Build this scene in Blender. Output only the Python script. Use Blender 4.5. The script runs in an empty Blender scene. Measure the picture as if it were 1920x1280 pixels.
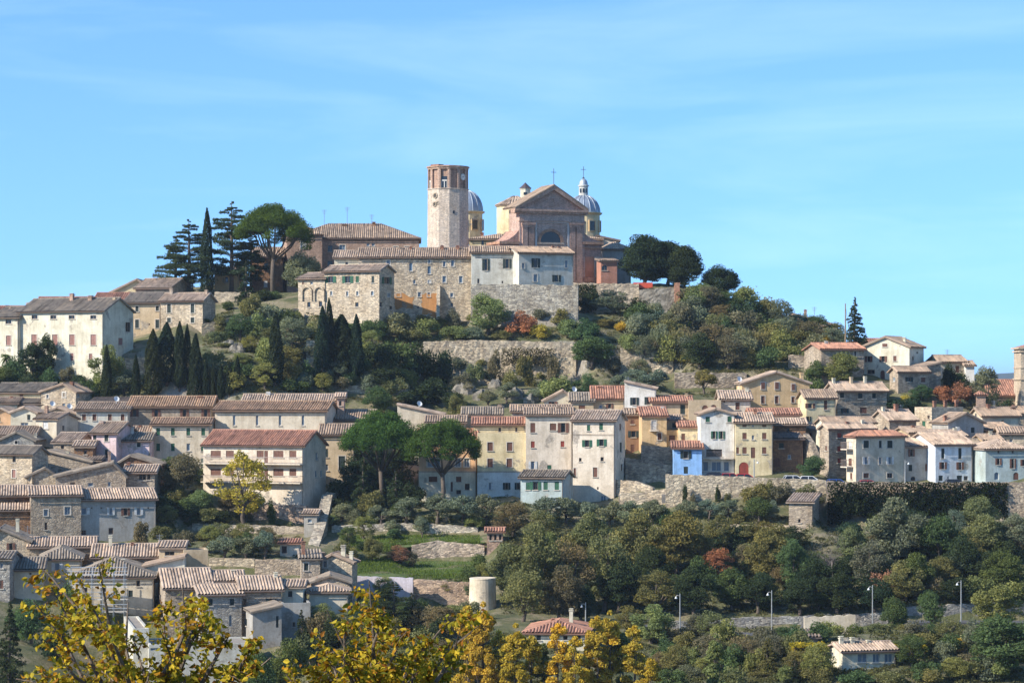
import bpy, math, random
import numpy as np
from mathutils import Vector, Matrix

# ------------------------------------------------------------------ camera, sky, sun, exposure
SC = bpy.context.scene
COL = SC.collection
F = 5000.0            # focal length in photo pixels (photo 1920 wide)
CX, HY = 960.0, 720.0  # principal column and eye level row
cam = bpy.data.cameras.new('camera')
cam.sensor_width = 36.0
cam.lens = 36.0 * F / 1920.0
cam.shift_y = (HY - 640.0) / 1920.0
cam.clip_start = 0.5
cam.clip_end = 60000
camo = bpy.data.objects.new('camera', cam)
COL.objects.link(camo)
camo.location = (0, 0, 0)
camo.rotation_euler = (math.radians(90), 0, 0)
SC.camera = camo

SUN = Vector((-0.80, -0.40, 0.56)).normalized()      # towards the sun
w = bpy.data.worlds.new('World')
SC.world = w
w.use_nodes = True
nt = w.node_tree
bg = nt.nodes['Background']
sky = nt.nodes.new('ShaderNodeTexSky')
sky.sky_type = 'NISHITA'
sky.sun_disc = False
sky.sun_elevation = math.asin(SUN.z)
sky.sun_rotation = math.atan2(SUN.x, SUN.y)
sky.altitude = 1500
sky.air_density = 1.0
sky.dust_density = 0.1
sky.ozone_density = 3.0
# the air is very clear: sky colour close to the horizon is that of a slightly higher band
tcs = nt.nodes.new('ShaderNodeTexCoord')
mps = nt.nodes.new('ShaderNodeMapping')
mps.inputs['Location'].default_value = (0, 0, 0.155)
nt.links.new(tcs.outputs['Generated'], mps.inputs['Vector'])
nt.links.new(mps.outputs[0], sky.inputs['Vector'])
hs = nt.nodes.new('ShaderNodeHueSaturation')
hs.inputs['Saturation'].default_value = 1.15
hs.inputs['Hue'].default_value = 0.497
nt.links.new(sky.outputs[0], hs.inputs['Color'])
# thin cirrus, laid out by direction only
tc = nt.nodes.new('ShaderNodeTexCoord')
mp = nt.nodes.new('ShaderNodeMapping')
mp.inputs['Scale'].default_value = (3.0, 3.0, 22.0)
mp.inputs['Rotation'].default_value = (0.0, math.radians(-4), 0.0)
nt.links.new(tc.outputs['Generated'], mp.inputs['Vector'])
n1 = nt.nodes.new('ShaderNodeTexNoise')
n1.inputs['Scale'].default_value = 1.6
n1.inputs['Detail'].default_value = 9
n1.inputs['Roughness'].default_value = 0.55
n1.inputs['Distortion'].default_value = 0.5
nt.links.new(mp.outputs[0], n1.inputs['Vector'])
cr = nt.nodes.new('ShaderNodeValToRGB')
cr.color_ramp.elements[0].position = 0.50
cr.color_ramp.elements[0].color = (0, 0, 0, 1)
cr.color_ramp.elements[1].position = 0.86
cr.color_ramp.elements[1].color = (0.11, 0.11, 0.11, 1)
nt.links.new(n1.outputs['Fac'], cr.inputs['Fac'])
mx = nt.nodes.new('ShaderNodeMixRGB')
mx.inputs['Color2'].default_value = (7.2, 8.0, 9.0, 1)
nt.links.new(cr.outputs['Color'], mx.inputs['Fac'])
nt.links.new(hs.outputs['Color'], mx.inputs['Color1'])
nt.links.new(mx.outputs['Color'], bg.inputs['Color'])
bg.inputs['Strength'].default_value = 0.15

sl = bpy.data.lights.new('sun', 'SUN')
sl.energy = 3.9
sl.angle = math.radians(0.53)
sl.color = (1.0, 0.94, 0.84)
so = bpy.data.objects.new('sun', sl)
COL.objects.link(so)
so.rotation_euler = SUN.to_track_quat('Z', 'Y').to_euler()
so.location = (-60, 200, 120)
SC.view_settings.view_transform = 'Standard'
SC.view_settings.look = 'None'
SC.view_settings.gamma = 1
SC.view_settings.exposure = 0.95

# ------------------------------------------------------------------ small helpers
R = math.radians
rng = random.Random(7)
npr = np.random.default_rng(11)


def kx(px):
    return (px - CX) / F


def at(px, py, Y):
    return Vector((kx(px) * Y, Y, (HY - py) / F * Y))


def lin(r, g, b):
    return tuple(((c / 255.0 + 0.055) / 1.055) ** 2.4 if c > 10 else c / 255 / 12.92 for c in (r, g, b)) + (1.0,)


def tag(o, label=None, cat=None, group=None, kind=None):
    if label: o['label'] = label
    if cat: o['category'] = cat
    if group: o['group'] = group
    if kind: o['kind'] = kind
    return o


def empty(name, loc, rz=0.0):
    o = bpy.data.objects.new(name, None)
    COL.objects.link(o)
    o.location = loc
    o.rotation_euler = (0, 0, rz)
    o.empty_display_size = 0.5
    return o


class MB:
    """collects faces, links them as one mesh object"""
    def __init__(s):
        s.v, s.f, s.t = [], [], []

    def add(s, pts, faces, tint=0.5):
        b = len(s.v)
        s.v.extend([tuple(p) for p in pts])
        for f in faces:
            s.f.append(tuple(b + i for i in f))
            s.t.append(tint)

    def poly(s, pts, tint=0.5):
        s.add(pts, [tuple(range(len(pts)))], tint)

    def box(s, x0, x1, y0, y1, z0, z1, tint=0.5):
        p = [(x0, y0, z0), (x1, y0, z0), (x1, y1, z0), (x0, y1, z0), (x0, y0, z1), (x1, y0, z1), (x1, y1, z1), (x0, y1, z1)]
        s.add(p, [(0, 3, 2, 1), (4, 5, 6, 7), (0, 1, 5, 4), (1, 2, 6, 5), (2, 3, 7, 6), (3, 0, 4, 7)], tint)

    def prism_y(s, poly, y0, y1):
        """polygon in (x,z), counter-clockwise seen from -y, extruded along y"""
        n = len(poly)
        p = [(a, y0, b) for a, b in poly] + [(a, y1, b) for a, b in poly]
        fs = [tuple(range(n)), tuple(range(2 * n - 1, n - 1, -1))]
        for i in range(n):
            j = (i + 1) % n
            fs.append((i, n + i, n + j, j))
        s.add(p, fs)

    def prism_z(s, poly, z0, z1):
        n = len(poly)
        p = [(a, b, z0) for a, b in poly] + [(a, b, z1) for a, b in poly]
        fs = [tuple(range(n - 1, -1, -1)), tuple(range(n, 2 * n))]
        for i in range(n):
            j = (i + 1) % n
            fs.append((i, j, n + j, n + i))
        s.add(p, fs)

    def lathe(s, prof, cx=0, cy=0, n=24, a0=0.0):
        b = []
        for r, z in prof:
            for i in range(n):
                a = a0 + 2 * math.pi * i / n
                b.append((cx + r * math.cos(a), cy + r * math.sin(a), z))
        fs = []
        for k in range(len(prof) - 1):
            for i in range(n):
                j = (i + 1) % n
                fs.append((k * n + i, k * n + j, (k + 1) * n + j, (k + 1) * n + i))
        s.add(b, fs)

    def tube(s, pts, rad, n=6):
        b, fs = [], []
        for i, p in enumerate(pts):
            p = Vector(p)
            q = Vector(pts[min(i + 1, len(pts) - 1)]) - Vector(pts[max(i - 1, 0)])
            q = q.normalized() if q.length > 1e-6 else Vector((0, 0, 1))
            a = q.orthogonal().normalized()
            c = q.cross(a)
            r = rad[i] if isinstance(rad, (list, tuple)) else rad
            for k in range(n):
                t = 2 * math.pi * k / n
                b.append(tuple(p + a * (r * math.cos(t)) + c * (r * math.sin(t))))
        for i in range(len(pts) - 1):
            for k in range(n):
                l = (k + 1) % n
                fs.append((i * n + k, i * n + l, (i + 1) * n + l, (i + 1) * n + k))
        fs.append(tuple(range(n - 1, -1, -1)))
        e = (len(pts) - 1) * n
        fs.append(tuple(range(e, e + n)))
        s.add(b, fs)

    def mesh(s, name, smooth=False):
        me = bpy.data.meshes.new(name)
        me.from_pydata(s.v, [], s.f)
        a = me.attributes.new('tint', 'FLOAT', 'FACE')
        a.data.foreach_set('value', np.array(s.t, dtype=np.float32))
        if smooth:
            me.polygons.foreach_set('use_smooth', [True] * len(me.polygons))
        return me

    def build(s, name, mat, parent=None, color=None, smooth=False):
        o = bpy.data.objects.new(name, s.mesh(name, smooth))
        COL.objects.link(o)
        o.data.materials.append(mat)
        if color: o.color = color
        if parent: o.parent = parent
        return o


# ------------------------------------------------------------------ procedural materials (tinted by object colour)
def new_mat(name):
    m = bpy.data.materials.new(name)
    m.use_nodes = True
    nt = m.node_tree
    return m, nt, nt.nodes['Principled BSDF']


def N(nt, kind, **kw):
    n = nt.nodes.new(kind)
    for k, v in kw.items():
        if k.startswith('_'):
            setattr(n, k[1:], v)
        else:
            n.inputs[k.replace('_', ' ')].default_value = v
    return n


def noise(nt, scale, detail=4, rough=0.6, vec=None, stretch=None):
    n = N(nt, 'ShaderNodeTexNoise', Scale=scale, Detail=detail, Roughness=rough)
    if stretch:
        m = nt.nodes.new('ShaderNodeMapping')
        m.inputs['Scale'].default_value = stretch
        nt.links.new(vec, m.inputs['Vector'])
        nt.links.new(m.outputs[0], n.inputs['Vector'])
    elif vec:
        nt.links.new(vec, n.inputs['Vector'])
    return n.outputs['Fac']


def ramp(nt, fac, stops):
    c = nt.nodes.new('ShaderNodeValToRGB')
    e = c.color_ramp.elements
    while len(e) < len(stops): e.new(0.5)
    for i, (p, col) in enumerate(stops):
        e[i].position = p
        e[i].color = col if isinstance(col, tuple) else (col, col, col, 1)
    nt.links.new(fac, c.inputs['Fac'])
    return c.outputs['Color']


def mixc(nt, a, b, fac, mode='MULTIPLY'):
    m = nt.nodes.new('ShaderNodeMixRGB')
    m.blend_type = mode
    for inp, v in (('Color1', a), ('Color2', b), ('Fac', fac)):
        if isinstance(v, (int, float)) or isinstance(v, tuple):
            m.inputs[inp].default_value = v
        else:
            nt.links.new(v, m.inputs[inp])
    return m.outputs['Color']


def bump(nt, bsdf, h, strength, dist):
    b = N(nt, 'ShaderNodeBump', Strength=strength, Distance=dist)
    nt.links.new(h, b.inputs['Height'])
    nt.links.new(b.outputs[0], bsdf.inputs['Normal'])


def objcol(nt):
    return nt.nodes.new('ShaderNodeObjectInfo').outputs['Color']


def wpos(nt):
    return nt.nodes.new('ShaderNodeNewGeometry').outputs['Position']


def tintval(nt):
    a = nt.nodes.new('ShaderNodeAttribute')
    a.attribute_name = 'tint'
    return a.outputs['Fac']


def mat_plaster():
    m, nt, b = new_mat('plaster')
    p = wpos(nt)
    c = objcol(nt)
    c = mixc(nt, c, ramp(nt, noise(nt, 0.45, 5, 0.65, p), [(0.3, (0.66, 0.63, 0.58, 1)), (0.6, 1.0)]), 0.9)
    c = mixc(nt, c, ramp(nt, noise(nt, 1.0, 5, 0.7, p, (1.6, 1.6, 0.16)), [(0.34, (0.62, 0.58, 0.53, 1)), (0.56, 1.0)]), 0.45)
    c = mixc(nt, c, ramp(nt, noise(nt, 4.0, 3, 0.7, p), [(0.3, 0.8), (0.65, 1.06)]), 0.7)
    # fallen plaster showing rubble beneath
    v = N(nt, 'ShaderNodeTexVoronoi', Scale=3.2, Randomness=0.9)
    nt.links.new(p, v.inputs['Vector'])
    bare = mixc(nt, (0.42, 0.36, 0.29, 1), ramp(nt, v.outputs['Distance'], [(0.0, 1.15), (0.6, 0.55)]), 1.0)
    k = ramp(nt, noise(nt, 0.33, 7, 0.62, p), [(0.60, 0.0), (0.635, 0.75)])
    c = mixc(nt, c, bare, k, 'MIX')
    nt.links.new(c, b.inputs['Base Color'])
    b.inputs['Roughness'].default_value = 0.92
    bump(nt, b, noise(nt, 6.0, 4, 0.7, p), 0.35, 0.05)
    return m


def mat_stone(name, sc=2.6, contrast=0.32, jd=0.62, patch=0.6):
    m, nt, b = new_mat(name)
    p = wpos(nt)
    mpn = nt.nodes.new('ShaderNodeMapping')
    mpn.inputs['Scale'].default_value = (.85, .85, 2.1)
    nt.links.new(p, mpn.inputs['Vector'])
    v = N(nt, 'ShaderNodeTexVoronoi', Scale=sc, Randomness=0.9)
    nt.links.new(mpn.outputs[0], v.inputs['Vector'])
    ve = N(nt, 'ShaderNodeTexVoronoi', Scale=sc, Randomness=0.9)
    ve.feature = 'DISTANCE_TO_EDGE'
    nt.links.new(mpn.outputs[0], ve.inputs['Vector'])
    bw = nt.nodes.new('ShaderNodeRGBToBW')
    nt.links.new(v.outputs['Color'], bw.inputs[0])
    c = objcol(nt)
    c = mixc(nt, c, ramp(nt, bw.outputs[0], [(0.2, (1 - contrast, 1 - contrast, 1 - contrast * 0.95, 1)), (0.8, (1.22, 1.2, 1.14, 1))]), 1.0)
    c = mixc(nt, c, ramp(nt, noise(nt, 0.35, 5, 0.65, p), [(0.35, (0.62, 0.56, 0.50, 1)), (0.6, 1.0)]), patch)
    c = mixc(nt, c, ramp(nt, noise(nt, 1.1, 5, 0.7, p, (1.4, 1.4, 0.2)), [(0.36, (0.55, 0.52, 0.48, 1)), (0.58, 1.0)]), 0.55)
    c = mixc(nt, c, ramp(nt, ve.outputs['Distance'], [(0.0, jd), (0.09, 1.0)]), 0.8)
    nt.links.new(c, b.inputs['Base Color'])
    b.inputs['Roughness'].default_value = 0.95
    bump(nt, b, ramp(nt, ve.outputs['Distance'], [(0.0, 0.0), (0.16, 1.0)]), 0.6, 0.08)
    return m


def mat_tile():
    m, nt, b = new_mat('roof_tile')
    p = wpos(nt)
    c = objcol(nt)
    c = mixc(nt, c, ramp(nt, tintval(nt), [(0.0, (0.55, 0.52, 0.50, 1)), (0.5, (1, 1, 1, 1)), (1.0, (1.35, 1.26, 1.14, 1))]), 1.0)
    c = mixc(nt, c, ramp(nt, noise(nt, 0.5, 5, 0.7, p), [(0.34, (0.55, 0.54, 0.52, 1)), (0.6, 1.0)]), 0.85)
    c = mixc(nt, c, ramp(nt, noise(nt, 3.5, 3, 0.7, p), [(0.58, (1, 1, 1, 1)), (0.72, (1.3, 1.28, 1.1, 1))]), 0.8)
    nt.links.new(c, b.inputs['Base Color'])
    b.inputs['Roughness'].default_value = 0.9
    bump(nt, b, noise(nt, 7, 3, 0.6, p), 0.4, 0.05)
    return m


def mat_plain(name, rough=0.7, var=0.25, sc=3.0, metal=0.0, bm=0.0):
    m, nt, b = new_mat(name)
    p = wpos(nt)
    c = mixc(nt, objcol(nt), ramp(nt, noise(nt, sc, 4, 0.6, p), [(0.3, 1 - var), (0.7, 1 + var * 0.3)]), 1.0)
    nt.links.new(c, b.inputs['Base Color'])
    b.inputs['Roughness'].default_value = rough
    b.inputs['Metallic'].default_value = metal
    if bm: bump(nt, b, noise(nt, sc * 3, 4, 0.6, p), bm, 0.05)
    return m


def mat_shutter():
    m, nt, b = new_mat('shutter_paint')
    p = wpos(nt)
    wv = N(nt, 'ShaderNodeTexWave', Scale=5.0)
    wv.bands_direction = 'Z'
    nt.links.new(p, wv.inputs['Vector'])
    c = mixc(nt, objcol(nt), ramp(nt, noise(nt, 2.0, 4, 0.6, p), [(0.3, 0.65), (0.7, 1.1)]), 1.0)
    nt.links.new(c, b.inputs['Base Color'])
    b.inputs['Roughness'].default_value = 0.7
    bump(nt, b, wv.outputs['Fac'], 0.5, 0.03)
    return m


def mat_glass():
    m, nt, b = new_mat('window_glass')
    b.inputs['Base Color'].default_value = (0.016, 0.02, 0.026, 1)
    b.inputs['Roughness'].default_value = 0.12
    p = wpos(nt)
    bump(nt, b, noise(nt, 1.5, 2, 0.5, p), 0.15, 0.05)
    return m


def mat_leaf():
    m, nt, b = new_mat('leaf')
    nt.nodes.remove(b)
    out = nt.nodes['Material Output']
    c = mixc(nt, objcol(nt), ramp(nt, tintval(nt), [(0.0, (0.50, 0.55, 0.5, 1)), (0.5, (1, 1, 1, 1)), (1.0, (1.6, 1.45, 1.1, 1))]), 1.0)
    d = N(nt, 'ShaderNodeBsdfDiffuse')
    t = N(nt, 'ShaderNodeBsdfTranslucent')
    nt.links.new(c, d.inputs['Color'])
    nt.links.new(mixc(nt, c, (1.0, 1.0, 0.55, 1), 1.0), t.inputs['Color'])
    s = N(nt, 'ShaderNodeMixShader', Fac=0.34)
    nt.links.new(d.outputs[0], s.inputs[1])
    nt.links.new(t.outputs[0], s.inputs[2])
    nt.links.new(s.outputs[0], out.inputs['Surface'])
    return m


def mat_ground():
    m, nt, b = new_mat('hillside')
    g = nt.nodes.new('ShaderNodeNewGeometry')
    p = g.outputs['Position']
    sx = nt.nodes.new('ShaderNodeSeparateXYZ')
    nt.links.new(g.outputs['Normal'], sx.inputs[0])
    grass = ramp(nt, noise(nt, 0.25, 6, 0.7, p), [(0.33, (0.06, 0.075, 0.025, 1)), (0.48, (0.12, 0.12, 0.045, 1)), (0.62, (0.25, 0.205, 0.125, 1))])
    rock = ramp(nt, noise(nt, 0.7, 8, 0.75, p), [(0.3, (0.10, 0.085, 0.065, 1)), (0.5, (0.33, 0.29, 0.235, 1)), (0.7, (0.47, 0.43, 0.37, 1))])
    k = ramp(nt, sx.outputs['Z'], [(0.62, 1.0), (0.78, 0.0)])
    nt.links.new(mixc(nt, grass, rock, k, 'MIX'), b.inputs['Base Color'])
    b.inputs['Roughness'].default_value = 1.0
    bump(nt, b, noise(nt, 1.2, 8, 0.75, p), 0.9, 0.5)
    return m


def mat_rock():
    m, nt, b = new_mat('rock')
    p = wpos(nt)
    c = ramp(nt, noise(nt, 0.8, 8, 0.75, p), [(0.3, (0.07, 0.06, 0.045, 1)), (0.5, (0.22, 0.195, 0.155, 1)), (0.7, (0.36, 0.33, 0.28, 1))])
    nt.links.new(c, b.inputs['Base Color'])
    b.inputs['Roughness'].default_value = 1.0
    bump(nt, b, noise(nt, 2.0, 8, 0.75, p), 1.0, 0.3)
    return m


def mat_lawn():
    m, nt, b = new_mat('lawn')
    p = wpos(nt)
    c = ramp(nt, noise(nt, 0.45, 7, 0.72, p), [(0.33, (0.05, 0.085, 0.02, 1)), (0.5, (0.10, 0.15, 0.035, 1)), (0.62, (0.15, 0.16, 0.05, 1)), (0.72, (0.24, 0.19, 0.11, 1))])
    nt.links.new(c, b.inputs['Base Color'])
    b.inputs['Roughness'].default_value = 1.0
    bump(nt, b, noise(nt, 3.0, 6, 0.75, p), 1.0, 0.3)
    return m


M = dict(lawn=mat_lawn(), plaster=mat_plaster(), stone=mat_stone('stone_masonry'), brick=mat_stone('brick_masonry', 4.5, 0.25, 0.75, 0.55),
         rubble=mat_stone('rubble_masonry', 2.2, 0.42, 0.5, 0.7), tile=mat_tile(), paint=mat_plain('paint'), shutter=mat_shutter(),
         glass=mat_glass(), leaf=mat_leaf(), ground=mat_ground(), rock=mat_rock(), bark=mat_plain('bark', 0.95, 0.5, 4.0, 0, 0.8),
         lead=mat_plain('lead_sheet', 0.5, 0.3, 1.0, 0.3), metal=mat_plain('metal', 0.45, 0.2, 2.0, 0.6), asphalt=mat_plain('asphalt', 0.9, 0.3, 1.0, 0, 0.3),
         carpaint=mat_plain('car_paint', 0.25, 0.05, 1.0), grassmat=mat_plain('grass', 0.95, 0.5, 0.7, 0, 0.9))
# ------------------------------------------------------------------ palette
C = dict(
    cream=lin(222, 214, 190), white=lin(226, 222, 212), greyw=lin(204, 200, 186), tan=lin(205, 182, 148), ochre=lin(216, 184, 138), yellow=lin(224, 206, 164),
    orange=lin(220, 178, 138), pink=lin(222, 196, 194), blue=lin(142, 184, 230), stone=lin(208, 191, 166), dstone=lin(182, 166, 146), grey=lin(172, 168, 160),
    brick=lin(190, 160, 140), beige=lin(214, 200, 176), pinkw=lin(224, 209, 188), teal=lin(176, 188, 184), brown=lin(150, 116, 88), bluew=lin(214, 220, 226),
    salmon=lin(184, 132, 112), rt=lin(164, 142, 122), rr=lin(172, 126, 104), rg=lin(146, 133, 118), ro=lin(172, 140, 112), rp=lin(182, 160, 140), rd=lin(122, 108, 98))
SH = dict(g=lin(38, 92, 66), k=lin(34, 52, 50), b=lin(112, 74, 58), r=lin(150, 62, 46), w=lin(214, 212, 206), t=lin(70, 108, 122), d=None, p=lin(150, 108, 96))

HOUSES = []


def H(label, x0, x1, ye, yr, Y, roof='x', col='stone', rc='rt', **k):
    k.update(label=label, x0=x0, x1=x1, ye=ye, yr=yr, Y=Y, roof=roof, col=col, rc=rc)
    HOUSES.append(k)


def row(xs, y, w, h, code):
    return [(x, y, w, h, code) for x in xs]


# window codes: first letter = shutter colour (d none), second = c closed / o open / n none, then a = arched, f = pale surround, D = door
# ---- hilltop, left
H('long cream plastered house with four brown-shuttered windows at the far left', 37, 194, 585, 563, 450, 'x', 'cream', 'rg', mat='plaster', yb=690, rot=-25, xs=250,
  wins=row([65, 100, 134.5, 175], 594.5, 11, 7, 'dnf') + row([64, 103, 135, 175], 637, 10, 20, 'pcf') + [(135, 669, 6, 14, 'pcf'), (170, 669, 6, 12, 'pcf')],
  wr=[(240, 613, 9, 18, 'dn'), (226, 640, 8, 13, 'pc')], ch=[(135, 550, 7, 16, 'brick'), (170, 554, 8, 16, 'brick'), (222, 558, 5, 9, 'tan')], pipe=1)
H('low cream wing with small attic window cut off by the left edge', -22, 35, 596, 578, 452, 'x', 'cream', 'rg', mat='plaster', yb=690, rot=-25, d=11,
  wins=[(16, 603, 11, 8, 'dnf'), (16, 638, 9, 18, 'pcf')], ch=[(53, 567, 6, 10, 'rp'), (20, 576, 5, 9, 'rp')])
H('tan plastered house with dark green shutters between cream house and stone house', 232, 301, 568, 551, 463, 'x', 'tan', 'rg', mat='plaster', yb=628, rot=-8, d=11,
  wins=[(257, 579, 6, 10, 'kcf'), (295, 578, 6, 9, 'kcf'), (257, 607, 7, 16, 'kcf'), (295, 607, 7, 16, 'kcf'), (280, 608, 3, 3, 'dn')])
H('small stone house with tall dark shutters next to the garden ramp', 301, 380, 565, 544, 461, 'x', 'stone', 'rp', yb=610, rot=-20, xs=404,
  wins=[(317, 578, 7, 17, 'kcf'), (361, 578, 7, 17, 'kcf'), (317, 600, 7, 9, 'kcf'), (361, 600, 7, 10, 'kcf')], ch=[(322, 540, 6, 12, 'rp'), (388, 543, 5, 9, 'rp')])
H('pale yellow gabled house on the skyline left of the cedars', 193, 300, 556, 525, 487, 'y', 'yellow', 'rp', mat='plaster', yb=575, pk=0.6, d=14, wins=[(224, 549, 5, 5, 'dn'), (243, 549, 5, 5, 'dn')])
H('stone house with lone attic window on the skyline beneath the cedars', 254, 318, 541, 525, 483, 'x', 'dstone', 'rp', yb=575, rot=-14, d=11,
  wins=[(268, 534, 4, 4, 'bc'), (281, 553, 6, 9, 'wc')], ch=[(290, 521, 6, 7, 'rp')])
H('low red-roofed outhouse in front of the pale yellow gabled house', 178, 250, 563, 551, 474, 'x', 'tan', 'rr', mat='plaster', yb=590, d=9, ch=[(200, 552, 7, 11, 'rp')])
H('far roof with two chimneys behind the long cream house', 66, 170, 577, 559, 468, 'x', 'tan', 'rr', mat='plaster', yb=600, d=11, ch=[(115, 557, 7, 8, 'tan'), (76, 562, 6, 8, 'tan')])
H('low tiled roof at the left edge behind the cream wing', -20, 46, 587, 576, 466, 'x', 'tan', 'rr', mat='plaster', yb=610, d=10, ch=[(13, 572, 5, 8, 'brick')])
H('ochre garden house half hidden behind the cedar trunks', 402, 448, 512, 503, 494, 'x', 'ochre', 'rp', mat='plaster', yb=545, d=9, wins=[(425, 524, 6, 10, 'dn')])
H('brown building glimpsed behind the umbrella pine trunk', 470, 530, 482, 466, 500, 'x', 'brown', 'rt', mat='brick', yb=550, d=9, wins=[(499, 499, 8, 13, 'dn'), (498, 532, 7, 12, 'wc')])
# ---- hilltop, centre
H('large brick palace with hipped tiled roof and aerials on the hilltop', 541, 786, 447, 421, 506, 'h', 'brick', 'rt', mat='brick', yb=540, d=15, rot=2, name='palace', cat='palace',
  wins=[(619, 466, 9, 12, 'dn'), (642, 466, 11, 14, 'tcf'), (619, 496, 10, 14, 'dn'), (642, 496, 10, 14, 'dnf'), (690, 459, 6, 5, 'wn'), (700, 459, 6, 5, 'wn'), (742, 466, 9, 8, 'tcf'), (763, 466, 9, 8, 'tcf')],
  ant=[(608, 393), (651, 388), (697, 402)], ch=[(646, 421, 8, 6, 'brown'), (701, 416, 6, 9, 'brown')],
  more=dict(x0=538, x1=604, ye=439, yr=425, Y=500, roof='h', d=16, rot=8, col='brick', wins=[(569, 459, 11, 15, 'wcf'), (545, 500, 8, 14, 'dn')]))
H('long tawny stone building with arched windows and orange stains below the palace', 673, 884, 483, 467, 471, 'x', 'stone', 'rt', yb=602, d=10,
  wins=[(728, 493, 7, 10, 'tcf'), (770.5, 500.5, 7, 16, 'tca'), (805, 490, 5, 7, 'tcf'), (805, 506, 7, 15, 'tca'), (833, 495, 5, 10, 'tcf'), (848.5, 493.5, 6, 12, 'tcf'), (833, 523.5, 7, 12, 'tcf'), (864, 524, 7, 13, 'tcf'),
        (777, 528, 5, 8, 'tca'), (805, 528, 6, 6, 'wcf'), (786.5, 552, 6, 9, 'tcf'), (804, 552.5, 5, 8, 'tcf'), (847, 553, 6, 8, 'tcf'), (847, 571, 5, 7, 'dn'), (784, 576, 4, 4, 'dn'), (806, 583, 5, 9, 'dn'), (846, 593, 10, 13, 'dna'), (747, 553, 8, 6, 'tcf')],
  ch=[(752, 463, 6, 10, 'rp'), (797, 468, 5, 6, 'cream'), (829, 460, 6, 6, 'rr'), (858, 460, 6, 6, 'rr'), (716, 466, 7, 8, 'rp'), (770, 462, 4, 6, 'rr')],
  patch=[[(741, 549), (776, 556), (773, 578), (741, 578)], [(788, 551), (818, 549), (818, 594), (793, 588)]], butt=(819, 535, 597, 9))
H('low stone block with white wall between palace and long stone building', 627, 676, 484, 472, 476, 'x', 'cream', 'rp', mat='plaster', yb=560, d=9, wins=[(650, 494, 5, 6, 'dn')], ch=[(669, 466, 5, 8, 'rp')])
H('stone house with green shutters and two blind arches below the palace', 608, 711, 510, 500, 464, 'x', 'stone', 'rp', yb=606, rot=-25, xs=739,
  wins=[(620, 524, 9, 12, 'go'), (652, 524, 9, 13, 'go'), (670, 523.5, 6, 12, 'gc'), (699, 524, 5, 13, 'kc'), (621, 550, 4, 8, 'tcf'), (651, 551, 4, 9, 'tcf'), (670, 550, 4, 8, 'tcf'), (698, 550, 5, 8, 'tcf'), (669, 571, 6, 8, 'dn')],
  wr=[(725, 526, 10, 13, 'go'), (729, 553, 6, 8, 'tcf'), (714, 571, 4, 9, 'dn'), (733, 577, 5, 7, 'dn')], ch=[(645, 497, 5, 7, 'rp'), (700, 496, 6, 9, 'rp')],
  more=dict(x0=559, x1=609, ye=523, yr=514, Y=466, roof='x', d=8, rot=-25, col='stone', niche=[(576, 551, 17, 24), (599, 551, 17, 24)],
            wins=[(568, 531, 3, 5, 'bc'), (584, 531, 5, 5, 'wn'), (579, 571, 6, 10, 'dn'), (601, 570, 6, 10, 'dn')]))
H('grey-white plastered convent on a high stone base in front of the church', 973, 1075, 474, 464, 466, 'x', 'greyw', 'rt', mat='plaster', yb=594, d=7, rot=20,
  wins=[(981, 498, 5, 10, 'tcf'), (1004.5, 493, 7, 17, 'ko'), (1004, 521, 7, 14, 'tcf'), (1043.5, 522, 7, 13, 'ko'), (1062, 495, 5, 14, 'tcf')],
  ch=[(1037, 461, 5, 6, 'rr'), (1048, 462, 4, 5, 'rr')],
  more=dict(x0=884, x1=974, ye=474, yr=464, Y=468.6, roof='x', d=8, rot=2, col='greyw', wins=[(911, 496, 6, 22, 'ko'), (951, 494, 7, 18, 'ko'), (897, 527, 4, 9, 'dn'), (942, 529, 3, 5, 'dn')]))
# ---- church outbuildings
H('grey-walled chapter house with hipped tile roof right of the church', 1131, 1183, 467, 450, 499, 'h', 'grey', 'rp', mat='plaster', yb=540, rot=8, d=9)
H('low dark-roofed sacristy behind the church right shoulder', 1118, 1160, 452, 443, 508, 'sl', 'pinkw', 'rd', mat='plaster', yb=540, d=9)
H('salmon pink chapel with white arched lunette beside the church', 1127, 1157, 490, 487, 488, 's', 'salmon', 'rd', mat='plaster', yb=540, rot=10, d=4, wins=[(1133, 502, 12, 10, 'dna')])
# ---- hilltop, right skyline
H('ridge-top house with reddish roof and chimney above the scrub', 1488, 1572, 612, 590, 492, 'sl', 'tan', 'rt', yb=640, d=8, ch=[(1510, 580, 5, 8, 'brick')], ant=[(1527, 575)])
H('small grey stone house with red roof beside the tall pole', 1540, 1620, 655, 645, 439, 'x', 'dstone', 'rr', yb=705, rot=14, d=8, wins=row([1574.5, 1589.5, 1603.5], 663, 4, 9, 'dnf'), ch=[(1549, 639, 5, 7, 'white')])
H('cream gabled house with brown shutters on the right skyline', 1617, 1705, 651, 633, 446, 'y', 'cream', 'rt', mat='plaster', yb=712, rot=-26, xs=1732,
  wins=[(1629, 673, 6, 11, 'bo'), (1656, 673, 6, 11, 'bo'), (1678, 672, 6, 10, 'bcf'), (1659, 647, 9, 6, 'bcf'), (1633, 697, 14, 8, 'dn'), (1655, 703, 8, 18, 'bcaD')], wr=[(1712, 672, 3, 8, 'dn'), (1720, 661, 3, 4, 'dn')], ch=[(1696, 632, 4, 12, 'cream'), (1655, 632, 5, 6, 'rt')])
H('reddish-roofed neighbour peeping over the left of the cream gabled house', 1613, 1650, 646, 637, 456, 'x', 'ochre', 'rr', mat='plaster', yb=690, d=8, ch=[(1621, 633, 7, 10, 'rp')])
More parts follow.
